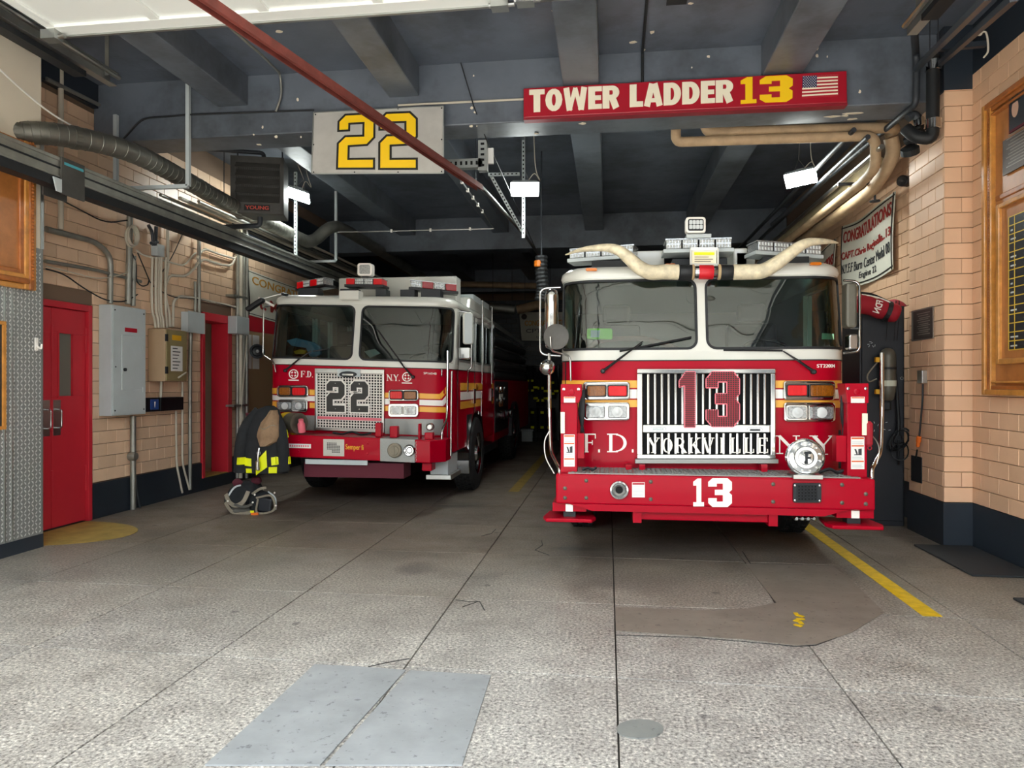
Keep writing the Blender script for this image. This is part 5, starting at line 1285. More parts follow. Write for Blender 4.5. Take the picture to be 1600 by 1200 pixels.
# exhaust hose hanging behind the mirror
t = thing('exhaust_hose', FY(846, 470, 10.5), 'black corrugated exhaust hose with an orange clamp above the mirror', 'hose')
H0 = [Vector((FY(846, 450, 10.5).x, 10.5, 4.1)), FY(846, 400, 10.5), FY(846, 425, 10.5), FY(848, 450, 10.5), FY(845, 470, 10.5)]
pts = smoothpts(H0[1:], 8); one(lambda b: b.tube(pts, [.085 + .012 * (k % 2) for k in range(len(pts))], 12), 'corrugated_tube', 'black_rubber', t)
one(lambda b: b.tube([H0[1], H0[1] + Vector((0, 0, .9)), Vector((H0[1].x, 10.5, ZC))], .012, 6), 'balancer_cable', 'iron_pipe', t)
one(lambda b: b.lathe(FY(841, 412, 10.45), (0, 0, 1), [(.05, -.05), (.06, -.04), (.06, .04), (.04, .05)], 10), 'clamp', 'lens_orange', t)
# ================================================================== FIRE ENGINES
class Cab:
    def __init__(s, cx, hw, Y0, r, roll, rake, zs):
        s.cx, s.hw, s.Y0, s.r, s.roll, s.rake = cx, hw, Y0, r, roll, rake
        s.z0, s.z1, s.z2, s.z3, s.z4 = zs          # body foot, red top, white band top, window top, roof
        s.arc = r * math.pi / 2; s.flat = hw - r; s.L0 = s.flat + s.arc
    def S(s, q, z, d=0.0):
        sg = 1 if q >= 0 else -1; a = abs(q) - s.flat
        if a <= 0: x, y = abs(q), -d
        elif a <= s.arc: w = a / s.r; x, y = s.flat + (s.r + d) * math.sin(w), s.r - (s.r + d) * math.cos(w)
        else: x, y = s.hw + d, s.r + a - s.arc
        k = 1.0 if a <= s.arc else max(0.0, 1 - (a - s.arc) / 1.0)
        y += s.rake * max(0.0, z - s.z2) * k
        return Vector((s.cx + x * sg, s.Y0 + y, z - s.roll * x * sg))
    def inv(s, px, py):
        Y = s.Y0; q = z = 0
        for _ in range(10):
            P = FY(px, py, Y); x = max(-s.hw * .9995, min(s.hw * .9995, P.x - s.cx)); z = P.z + s.roll * x; ax = abs(x)
            q = ax if ax <= s.flat else s.flat + s.r * math.asin((ax - s.flat) / s.r)
            q = q if x >= 0 else -q; Y = s.S(q, z).y
        return q, z
    def inv_side(s, px, py):
        P = LX(px, py, s.cx + s.hw); return s.L0 + P.y - s.Y0 - s.r, P.z + s.roll * s.hw
    def poly(s, mb, pts, d0, d1):
        Q = [s.inv(*p) for p in pts]; n = len(Q)
        mb.add([s.S(q, z, d1) for q, z in Q] + [s.S(q, z, d0) for q, z in Q], [tuple(range(n)), tuple(range(2 * n - 1, n - 1, -1))] + [(i, i + n, (i + 1) % n + n, (i + 1) % n) for i in range(n)]); return mb
    def fn(s, c4, d0=0.0, th=.006, side=False):
        (a, b, c, d) = [(s.inv_side if side else s.inv)(*p) for p in c4]   # tl tr br bl
        def f(u, v, k=0):
            q = (d[0] * (1 - u) + c[0] * u) * (1 - v) + (a[0] * (1 - u) + b[0] * u) * v
            z = (d[1] * (1 - u) + c[1] * u) * (1 - v) + (a[1] * (1 - u) + b[1] * u) * v
            return s.S(q, z, d0 + th * k)
        return f
    def patch(s, mb, c4, d0, d1, nu=8, nv=1, side=False):
        f = s.fn(c4, d0, d1 - d0, side); return mb.slab(lambda u, v: f(u, v, 1), lambda u, v: f(u, v, 0), nu, nv)
    def qpatch(s, mb, q0, q1, z0, z1, d0, d1, nu=10, nv=1):
        return mb.slab(lambda u, v: s.S(q0 + (q1 - q0) * u, z0 + (z1 - z0) * v, d1), lambda u, v: s.S(q0 + (q1 - q0) * u, z0 + (z1 - z0) * v, d0), nu, nv)
    def rr(s, mb, x0, y0, x1, y1, rad, d0, d1):
        return s.poly(mb, rrect(x0, y0, x1, y1, rad, 4), d0, d1)
    def path(s, side_len):
        e = s.L0 + side_len
        q = [s.flat * k / 6 for k in range(-6, 7)]; arc = [s.flat + s.arc * k / 8 for k in range(1, 9)]
        return [-e] + [-x for x in reversed(arc)] + q + arc + [e]
    def wall(s, mb, z0, z1, d0, d1, side_len):
        qs = s.path(side_len); n = len(qs) - 1; zs = (z0, z1)
        return mb.slab(lambda u, v: s.S(qs[round(u * n)], zs[round(v)], d1), lambda u, v: s.S(qs[round(u * n)], zs[round(v)], d0), n, 1)
def outline(x0, y0, x1, y1, r, nc=5, ns=10):
    c = rrect(x0, y0, x1, y1, r, nc); k = nc + 1; out = []
    for i in range(4):
        corner = c[i * k:(i + 1) * k]; nxt = c[((i + 1) % 4) * k]; out += corner
        for j in range(1, ns): t = j / ns; out.append((corner[-1][0] * (1 - t) + nxt[0] * t, corner[-1][1] * (1 - t) + nxt[1] * t))
    return out
def ring(cab, mb, out_, in_, d0, d1):
    A, B = outline(*out_), outline(*in_); n = len(A)
    vs = [cab.S(x, z, d1) for x, z in A] + [cab.S(x, z, d1) for x, z in B] + [cab.S(x, z, d0) for x, z in A] + [cab.S(x, z, d0) for x, z in B]
    fs = []
    for i in range(n):
        j = (i + 1) % n; fs += [(i, j, n + j, n + i), (2 * n + j, 2 * n + i, 3 * n + i, 3 * n + j), (n + i, n + j, 3 * n + j, 3 * n + i), (j, i, 2 * n + i, 2 * n + j)]
    return mb.add(vs, fs)
def glass(cab, in_, d, mat, parent, name='windshield'):
    B = outline(*in_); x0, y0, x1, y1, r = in_[:5]; n = len(B); mb = MB(); rings = 6; cx, cy = (x0 + x1) / 2, (y0 + y1) / 2
    def layer(dd):
        base = len(mb.v)
        vs = [cab.S(cx, cy, dd)]
        for k in range(1, rings + 1):
            t = k / rings; vs += [cab.S(cx + (x - cx) * t, cy + (y - cy) * t, dd) for x, y in B]
        fs = [(0, 1 + i, 1 + (i + 1) % n) for i in range(n)]
        for k in range(rings - 1): fs += [(1 + k * n + i, 1 + (k + 1) * n + i, 1 + (k + 1) * n + (i + 1) % n, 1 + k * n + (i + 1) % n) for i in range(n)]
        mb.add(vs, fs)
    layer(d)
    return mb.build(name, mat, parent, smooth=80)
def wheel(parent, x, y, r, w, sg, ground=0.0):
    c = Vector((x, y, ground + r))
    ty = one(lambda b: b.lathe(c, (sg, 0, 0), [(r * .55, -w / 2), (r * .8, -w / 2), (r * .95, -w * .46), (r, -w * .36), (r, w * .36), (r * .95, w * .46), (r * .8, w / 2), (r * .58, w / 2), (r * .55, w * .3)], 36), 'tyre', 'tyre_rubber', parent, smooth=30)
    def tread(b):
        for k in range(44):
            a = 2 * math.pi * k / 44
            for j, o in enumerate((-.27, -.09, .09, .27)):
                R = Matrix.Rotation(a + (j % 2) * .07, 3, 'X'); b.cbox(c + R @ Vector((o * w, 0, r)), (w * .15, r * .095, .03), R)
    one(tread, 'tread', 'tyre_rubber', ty, kind='stuff')
    one(lambda b: b.lathe(c, (sg, 0, 0), [(r * .56, w * .30), (r * .57, w * .46), (r * .5, w * .4), (r * .46, w * .2), (r * .25, w * .24), (r * .2, w * .5), (r * .12, w * .56), (.01, w * .57)], 28), 'rim', 'chrome', ty, smooth=35)
    def nuts(b):
        for k in range(10):
            a = 2 * math.pi * k / 10; b.lathe(c + Vector((sg * w * .22, r * .36 * math.cos(a), r * .36 * math.sin(a))), (sg, 0, 0), [(.02, 0), (.018, .04)], 6)
    one(nuts, 'wheel_nuts', 'chrome', ty); return ty
def warn_lens(cab, root, hous, q, mat, label=None, inner=None):
    x0, y0, x1, y1 = q
    cab_b = MB(); cab.rr(cab_b, x0 - 1.8, y0 - 1.8, x1 + 1.8, y1 + 1.8, 3, .05, .054); cab_b.build('bezel', 'black_plastic' if mat != 'lens_clear' else 'chrome', hous)
    b = MB(); cab.rr(b, x0, y0, x1, y1, 2.6, .054, .072); o = b.build('lens', mat, hous, bevel=.006, label=label)
def ribs(cab, hous, q, n, mat):
    x0, y0, x1, y1 = q; b = MB()
    for k in range(n):
        x = x0 + (x1 - x0) * (k + .5) / n; cab.poly(b, [(x - .5, y0 + 1), (x + .5, y0 + 1), (x + .5, y1 - 1), (x - .5, y1 - 1)], .070, .0745)
    b.build('lens_rib', mat, hous)
def lamp_box(cab, root, x0, y0, x1, y1, lenses, mat='chrome'):
    b = MB(); cab.rr(b, x0, y0, x1, y1, 5, .0, .05); h = b.build('lamp_housing', mat, root, bevel=.008)
    for q, m, lab in lenses:
        warn_lens(cab, root, h, q, m, lab)
        if m == 'lens_clear':
            cx_, cy_ = (q[0] + q[2]) / 2, (q[1] + q[3]) / 2; s0, z0_ = cab.inv(cx_, cy_); c = cab.S(s0, z0_, .072)
            one(lambda b: b.lathe(c, (0, -1, 0), [(.045, 0), (.045, .004), (.03, .006), (.012, .012), (.001, .013)], 16), 'bulb_reflector', 'lens_white', h)
        ribs(cab, h, q, 5, m)
    return h
def cab_common(root, C, side_len, win_q, glass_mat):
    one(lambda b: C.wall(b, C.z0, C.z1, -.05, 0, side_len), 'body_shell', 'truck_red', root, smooth=40)
    one(lambda b: C.wall(b, C.z1, C.z2, -.05, .004, side_len), 'belt_band', 'truck_white', root, smooth=40)
    g0, g1 = C.z2, C.z3
    edge, mid = win_q
    for sg, nm in ((-1, 'left'), (1, 'right')):
        o_ = (-edge - .09, g0, 0, g1, .001, 5, 12) if sg < 0 else (0, g0, edge + .09, g1, .001, 5, 12)
        i_ = (-edge, g0 + .02, -mid, g1 - .03, .085, 5, 12) if sg < 0 else (mid, g0 + .02, edge, g1 - .03, .085, 5, 12)
        one(lambda b: ring(C, b, o_, i_, -.04, .004), 'windshield_frame', 'truck_white', root, smooth=40)
        k = .016
        i2 = (i_[0] + k, i_[1] + k, i_[2] - k, i_[3] - k, .07, 5, 12)
        one(lambda b: ring(C, b, (i_[0] - .006, i_[1] - .006, i_[2] + .006, i_[3] + .006, .09, 5, 12), i2, -.01, .010), 'windshield_gasket', 'black_rubber', root, smooth=40)
        glass(C, i2, -.002, glass_mat, root)
    # roof cap
    qs = C.path(side_len)
    def cap(b):
        lv = [(C.z3 - .01, .006), (C.z3 + .02, .022), (C.z4 - .05, .012), (C.z4 - .015, -.03), (C.z4, -.12), (C.z4 + .012, -.28)]
        n = len(qs); vs = []
        for z, d in lv: vs += [C.S(q, z, d) for q in qs]
        fs = [(i * n + j, i * n + j + 1, (i + 1) * n + j + 1, (i + 1) * n + j) for i in range(len(lv) - 1) for j in range(n - 1)]
        k = (len(lv) - 1) * n; fs.append(tuple(k + j for j in range(n))); fs.append(tuple(range(n - 1, -1, -1)))
        for i in range(len(lv) - 1): fs.append((i * n + n - 1, i * n, (i + 1) * n, (i + 1) * n + n - 1))
        b.add(vs, fs)
    one(cap, 'roof', 'truck_white', root, smooth=45)
    y0, yb = C.Y0, C.Y0 + C.r + side_len; L, R = C.cx - C.hw + .05, C.cx + C.hw - .05
    one(lambda b: b.box((L, y0 + .12, C.z0 + .02), (R, yb, C.z0 + .35)), 'cab_floor', 'black_plastic', root)
    one(lambda b: b.box((L, yb - .06, C.z0), (R, yb, C.z3)), 'cab_rear_wall', 'black_plastic', root)
    # dashboard
    pr = [(y0 + .16, C.z0 + .3), (y0 + .16, C.z2 - .02), (y0 + .42, C.z2 + .05), (y0 + .62, C.z2 + .02), (y0 + .7, C.z2 - .12), (y0 + .6, C.z0 + .3)]
    one(lambda b: b.prism([(L + .12, y, z) for y, z in pr], (R - L - .24, 0, 0)), 'dashboard', 'dash_grey', root, bevel=.02)
    for sx in (-.72, .72):
        x = C.cx + sx
        def seat(b):
            b.box((x - .26, y0 + 1.1, C.z0 + .62), (x + .26, y0 + 1.62, C.z0 + .76)); b.box((x - .26, y0 + 1.55, C.z0 + .70), (x + .26, y0 + 1.72, C.z0 + 1.4)); b.box((x - .15, y0 + 1.58, C.z0 + 1.42), (x + .15, y0 + 1.70, C.z0 + 1.62)); b.box((x - .2, y0 + 1.2, C.z0 + .3), (x + .2, y0 + 1.55, C.z0 + .64))
        one(seat, 'seat', 'seat_black', root, bevel=.04)
    c = Vector((C.cx + .70, y0 + .72, C.z2 + .02)); ax = Vector((0, -.55, .85)).normalized(); a = Vector((1, 0, 0)); b2 = ax.cross(a)
    sw = one(lambda b: b.tube([c + (a * math.cos(w) + b2 * math.sin(w)) * .23 for w in [k * math.pi / 14 for k in range(28)]], .016, 8, closed=True), 'steering_wheel', 'black_plastic', root, smooth=60)
    one(lambda b: (b.lathe(c - ax * .03, ax, [(.05, 0), (.06, .03), (.03, .05)], 14), [b.bar(c, c + (a * math.cos(w) + b2 * math.sin(w)) * .22, .03, .012) for w in (math.pi / 2, math.pi * 1.17, math.pi * 1.83)], b.tube([c, c - ax * .35], .025, 8)), 'wheel_hub', 'black_plastic', sw)
    # exterior side windows
def side_window(C, root, sg, s0, s1, z0, z1, rad=.05, glass_mat='side_glass'):
    q0, q1 = (C.L0 + s0) * sg, (C.L0 + s1) * sg
    if q0 > q1: q0, q1 = q1, q0
    i_ = (q0, z0, q1, z1, rad, 4, 3)
    o = one(lambda b: ring(C, b, (q0 - .025, z0 - .025, q1 + .025, z1 + .025, rad + .02, 4, 3), i_, -.0, .008), 'window_trim', 'aluminium', root)
    glass(C, i_, .003, glass_mat, root, 'side_window')
# ------------------------------------------------------------------ LADDER TRUCK 13
Y13 = 6.40
C = Cab(.812, 1.235, Y13, .32, 0.0, .20, (.80, 1.757, 1.835, 2.515, 2.63))
R13 = thing('ladder_truck', (.812, Y13 + .0, 0), 'red and white tower ladder fire truck numbered 13 with bull horns over its windshield', 'fire truck')
cab_common(R13, C, 3.2, (C.flat + C.r * 1.32, .04), 'windshield_glass')
# side skins between windscreen frame and rear, with window and pillar
for sg in (-1, 1):
    q0, q1 = C.flat + C.r * 1.32 + .085, C.L0 + 3.2
    w0, w1 = C.L0 + .12, C.L0 + 1.05
    def skin(b):
        for a, c_, z0, z1 in ((q0, w0, C.z2, C.z3), (w1, q1, C.z2, C.z3), (w0, w1, C.z2, 1.90), (w0, w1, 2.46, C.z3)):
            lo, hi = (a * sg, c_ * sg) if sg > 0 else (c_ * sg, a * sg); C.qpatch(b, lo, hi, z0, z1, -.04, .002, 4, 1)
    one(skin, 'side_skin', 'truck_white', R13, smooth=40)
    side_window(C, R13, sg, .13, 1.04, 1.91, 2.45); side_window(C, R13, sg, 1.5, 2.3, 1.95, 2.42)
# stripes
def stripes(C, root, segs, mat, name):
    for c4 in segs: b = MB(); C.patch(b, c4, .0, .0045, 10, 1); b.build(name, mat, root, smooth=40)
stripes(C, R13, [[(876, 594.5), (995, 594.5), (995, 606), (876, 606)], [(876, 624.7), (995, 624.7), (995, 636), (876, 636)], [(1210, 594.5), (1329, 594.5), (1329, 606), (1210, 606)], [(1210, 625), (1329, 625), (1329, 636.5), (1210, 636.5)]], 'stripe_yellow', 'stripe')
stripes(C, R13, [[(876, 608.5), (995, 608.5), (995, 622.5), (876, 622.5)], [(1210, 608.5), (1329, 608.5), (1329, 622.5), (1210, 622.5)]], 'stripe_white', 'stripe')
one(lambda b: C.wall(b, C.z1 - .006, C.z1 + .004, 0, .008, 3.2), 'pinstripe', 'outline_black', R13)
lamp_box(C, R13, 913.5, 596.5, 984, 624.5, [((920.5, 603, 946, 618.5), 'lens_amber', 'amber lens'), ((950.5, 603, 979, 618.5), 'lens_red', 'red lens')])
lamp_box(C, R13, 914.5, 628.5, 984, 656.5, [((918.5, 634, 945, 652.5), 'lens_clear', 'clear headlight lens'), ((950, 634, 979, 652.5), 'lens_clear', 'clear headlight lens')])
lamp_box(C, R13, 1222.5, 595, 1298.5, 625, [((1228, 602, 1257.5, 618), 'lens_red', 'red lens'), ((1263, 602, 1293.5, 619), 'lens_amber', 'amber lens')])
lamp_box(C, R13, 1223, 628.5, 1298.5, 658.5, [((1228.5, 635, 1257, 653.5), 'lens_clear', 'clear headlight lens'), ((1262.5, 635, 1293.5, 653.5), 'lens_clear', 'clear headlight lens')])
# grille: slotted chrome plate made of bars
def grille13():
    back = MB(); C.patch(back, [(1000, 580), (1207, 580), (1207, 713), (1000, 713)], .005, .012, 2, 1); g = back.build('grille', 'black_hole', R13)
    b = MB(); C.patch(b, [(995, 576.5), (1209.5, 576.5), (1209.5, 584), (995, 584)], .0, .07, 2, 1); b.build('top_rail', 'chrome', g, bevel=.008)
    for x0, x1 in ((995, 1004), (1201.5, 1209.5)): b = MB(); C.patch(b, [(x0, 584), (x1, 584), (x1, 710), (x0, 710)], .0, .065, 1, 1); b.build('side_rail', 'chrome', g, bevel=.008)
    b = MB(); C.patch(b, [(1004, 663), (1201.5, 663), (1201.5, 676), (1004, 676)], .0, .06, 2, 1); b.build('middle_rail', 'chrome', g, bevel=.01)
    b = MB(); C.patch(b, [(995, 709), (1209.5, 709), (1209.5, 716), (995, 716)], .0, .07, 2, 1); b.build('bottom_rail', 'chrome', g, bevel=.008)
    n = 19; x0, x1 = 1007.3, 1198.3; p = (x1 - x0) / (n - 1)
    for k in range(n - 1):
        xc = x0 + (k + .5) * p
        for ya, yb in ((584, 663), (676, 709)):
            b = MB(); C.patch(b, [(xc - 2.1, ya), (xc + 2.1, ya), (xc + 2.1, yb), (xc - 2.1, yb)], .01, .055, 1, 1); b.build('grille_bar', 'chrome', g, bevel=.006)
    return g
g = grille13()
for (q, P) in (([(1060, 581), (1084.5, 581), (1084.5, 667), (1060, 667)], [(0, 1.08), (0, 1.25), (.42, 1.5), (1, 1.5), (1, 0), (.34, 0), (.34, 1.12)]), ([(1101.5, 581), (1153, 581), (1153, 666), (1101.5, 666)], THREE)):
    f = C.fn(q, .058, .012); b = MB(); put_poly(b, P, f); nm = b.build('number', 'red_perf', g, label='dark red perforated digit')
    e = MB(); f2 = C.fn(q, .0705, .004)
    for i in range(len(P)):
        a_, c_ = P[i], P[(i + 1) % len(P)]
        e.bar(f2(a_[0], a_[1] / 1.5, 0), f2(c_[0], c_[1] / 1.5, 0), .010, .006, (0, 1, 0))
    e.build('number_edge', 'red_perf_edge', nm)
    d = MB()
    for iy in range(28):
        for ix in range(14):
            x, y = (ix + .5) / 14, (iy + .5) / 28 * 1.5
            ins = False; j = len(P) - 1
            for i in range(len(P)):
                if (P[i][1] > y) != (P[j][1] > y) and x < (P[j][0] - P[i][0]) * (y - P[i][1]) / (P[j][1] - P[i][1]) + P[i][0]: ins = not ins
                j = i
            if ins: put_poly(d, [(x - .022, y - .018), (x + .022, y - .018), (x + .022, y + .018), (x - .022, y + .018)], f2)
    d.build('perforation', 'outline_black', nm, kind='stuff')
W_ = 'YORKVILLE'; xs = [1010 + (1200 - 1010) * k / 9 for k in range(10)]
for k, ch in enumerate(W_):
    wd = {'I': .62}.get(ch, .92); xc = (xs[k] + xs[k + 1]) / 2; h = (xs[1] - xs[0]) * wd / 2
    b = MB(); put_glyph(b, ch, C.fn([(xc - h, 683), (xc + h, 683), (xc + h, 706.5), (xc - h, 706.5)], .060, .014), h * 2 / 23.5); b.build('chrome_letter', 'letter_white', g)
b = MB(); C.rr(b, 1015, 666.5, 1040, 673, 2.5, .06, .075); b.build('emblem', 'chrome', g, bevel=.003)
b = MB(); C.rr(b, 1165, 667.5, 1189, 674.5, 3.2, .06, .075); b.build('emblem', 'chrome', g, bevel=.003)
for q, mt in (([(1169, 669.5), (1185, 669.5), (1185, 672.5), (1169, 672.5)], 'dark_steel'), ([(1019, 668.5), (1036, 668.5), (1036, 671), (1019, 671)], 'panel_grey')): b = MB(); C.patch(b, q, .075, .077, 1, 1); b.build('emblem_inlay', mt, g)
b = MB(); C.patch(b, [(992, 716), (1212, 716), (1212, 722), (992, 722)], .0, .10, 2, 1); b.build('tread_step', 'tread_plate', R13)
for ch, c4, asp in (('F', [(912.5, 677.5), (934, 677.5), (934, 706.5), (912.5, 706.5)], .8), ('.', [(930, 677.5), (942, 677.5), (942, 706.5), (930, 706.5)], .45), ('D', [(947, 677.5), (984, 677.5), (984, 706.5), (947, 706.5)], 1.2), ('.', [(983, 677.5), (994, 677.5), (994, 706.5), (983, 706.5)], .45),
                   ('N', [(1213, 680.5), (1249, 680.5), (1249, 709), (1213, 709)], 1.25), ('Y', [(1265, 680.5), (1302, 680.5), (1302, 710), (1265, 710)], 1.2), ('.', [(1297, 680.5), (1309, 680.5), (1309, 710), (1297, 710)], .45)):
    b = MB(); put_glyph(b, ch, C.fn(c4, .001, .006), asp); b.build('gold_leaf_letter', 'letter_white', R13, label='white painted letter')
b = MB(); put_text(b, 'ST22004', C.fn([(1276, 569), (1304, 569), (1304, 574.5), (1276, 574.5)], .001, .004), .004); b.build('fleet_number', 'letter_white', R13)
# cab corner seams, hoses beside the posts
for x in (883.5, 1322): b = MB(); C.patch(b, [(x, 566), (x + 1.2, 566), (x + 1.2, 735), (x, 735)], .0, .004, 1, 6); b.build('panel_seam', 'dark_steel', R13)
# bumper
Yb = 5.95
def bp(px, py): return FY(px, py, Yb)
bl, br_ = bp(868.5, 742), FY(1368, 746.5, Yb); zt, zb = .803, .556
bum = MB().prism([(bl.x, Yb, zb), (br_.x, Yb, zb), (br_.x, Yb, zt), (bl.x, Yb, zt)], (0, .46, 0)).build('bumper', 'truck_red', R13, bevel=.015)
MB().box((bl.x + .1, Yb + .03, zt), (br_.x - .1, Yb + .5, zt + .008)).build('bumper_deck', 'tread_plate', bum)
def dz(b):
    for iy in range(9):
        for ix in range(56):
            x, y = bl.x + .14 + ix * .04, Yb + .05 + iy * .045; w = .8 if (ix + iy) % 2 else -.8; b.cbox((x, y, zt + .010), (.03, .009, .006), Matrix.Rotation(w, 3, 'Z'))
one(dz, 'tread_pattern', 'tread_plate', bum, kind='stuff')
q0, q1 = bp(924, 800).x, FY(1295, 804, Yb).x
MB().prism([(bl.x + .1, Yb + .01, zb), (bl.x + .3, Yb + .01, zb - .055), (br_.x - .38, Yb + .01, zb - .055), (br_.x - .2, Yb + .01, zb)], (0, .4, 0)).build('lower_lip', 'truck_red', bum)
x0_, x1_ = bp(996, 812).x, FY(1210, 812, Yb).x
MB().box((x0_, Yb + .08, zb - .13), (x1_, Yb + .3, zb - .055)).build('cross_tube', 'truck_red', bum, bevel=.008)
for x in (x0_, x1_): MB().box((x - .035, Yb + .04, zb - .15), (x + .035, Yb + .32, zb - .02)).build('tube_bracket', 'truck_red', bum)
def bfn(c4, off=0.0, th=.006): return pix_fn(c4, Yb - off, th)
for q, P in (([(1081, 747.5), (1102, 747.5), (1102, 791), (1081, 791)], ONE), ([(1106.5, 747), (1143.5, 747), (1143.5, 792), (1106.5, 792)], THREE)):
    b = MB(); put_poly(b, P, bfn(q)); b.build('number', 'letter_white', bum, label='white bumper digit')
c = bp(967.5, 765.5)
one(lambda b: b.lathe(c, (0, -1, 0), [(.078, .0), (.080, .015), (.074, .026), (.062, .028), (.058, .018), (.054, .004)], 24), 'siren_ring', 'chrome', bum, smooth=40)
one(lambda b: b.lathe(c, (0, -1, 0), [(.055, .002), (.045, .022), (.036, .01), (.030, .004)], 22), 'siren_horn', 'steel', bum, smooth=40)
one(lambda b: b.lathe(c, (0, -1, 0), [(.031, .004), (.030, .0055)], 16), 'siren_throat', 'black_hole', bum)
def label_sticker(fq, parent, d=0.0, n=4, name='warning_label'):
    s = MB(); put_poly(s, [(0, 0), (1, 0), (1, 1), (0, 1)], fq, 1.0, 1.0); o = s.build(name, 'paper', parent)
    return o
def sticker_lines(fq, parent, rows, head='orange_label', hs=(.84, .96)):
    h = MB(); put_poly(h, [(.04, hs[0]), (.96, hs[0]), (.96, hs[1]), (.04, hs[1])], fq, 1.0, 1.3); h.build('label_header', head, parent)
    l = MB()
    for (v, u1) in rows: put_poly(l, [(.08, v), (u1, v), (u1, v + .018), (.08, v + .018)], fq, 1.0, 1.3)
    if l.v: l.build('label_lines', 'panel_grey', parent, kind='stuff')
fq = bfn([(987.5, 753.5), (1007.5, 753.5), (1007.5, 777), (987.5, 777)]); o = label_sticker(fq, bum); sticker_lines(fq, o, [(v, .9) for v in (.1, .2, .3, .4, .5, .6, .7)], 'sign_red')
q = [(1239.5, 755), (1283.5, 755.5), (1283.5, 785.5), (1239.5, 785)]
sp = MB(); sp.prism([FY(x, y, Yb - .022) for x, y in rrect(1239.5, 755, 1283.5, 785.5, 3)], (0, .025, 0)); sp = sp.build('speaker', 'dark_steel', bum)
MB().prism([FY(x, y, Yb - .0235) for x, y in ((1246, 758), (1277, 758), (1277, 782.5), (1246, 782.5))], (0, .002, 0)).build('speaker_hole', 'black_hole', sp)
def spg(b):
    for k in range(7): x = 1246 + 31 * k / 6; b.bar(FY(x, 758, Yb - .026), FY(x, 782.5, Yb - .026), .010, .006, (0, 1, 0))
    for k in range(6): y = 758 + 24.5 * k / 5; b.bar(FY(1246, y, Yb - .026), FY(1277, y, Yb - .026), .010, .006, (0, 1, 0))
one(spg, 'speaker_grid', 'dark_steel', sp)
for x, y in ((1242, 758.5), (1280.5, 758.8), (1242, 782), (1280.5, 782.5)): one(lambda b: b.lathe(FY(x, y, Yb - .022), (0, -1, 0), [(.011, 0), (.009, .006), (.003, .008)], 8), 'screw', 'chrome', sp)
for x, y in ((916, 751), (916, 778), (882.8, 763), (882.8, 778), (1016.8, 752.8), (1016.8, 780), (1208, 756.5), (1208, 784), (1315.6, 757.5), (1315.6, 785.6), (1352.7, 771.9), (1352.7, 787.5)):
    one(lambda b: b.lathe(FY(x, y, Yb), (0, -1, 0), [(.017, -.002), (.016, .005), (.008, .009), (.001, .01)], 10), 'bolt', 'bottle_grey', bum)
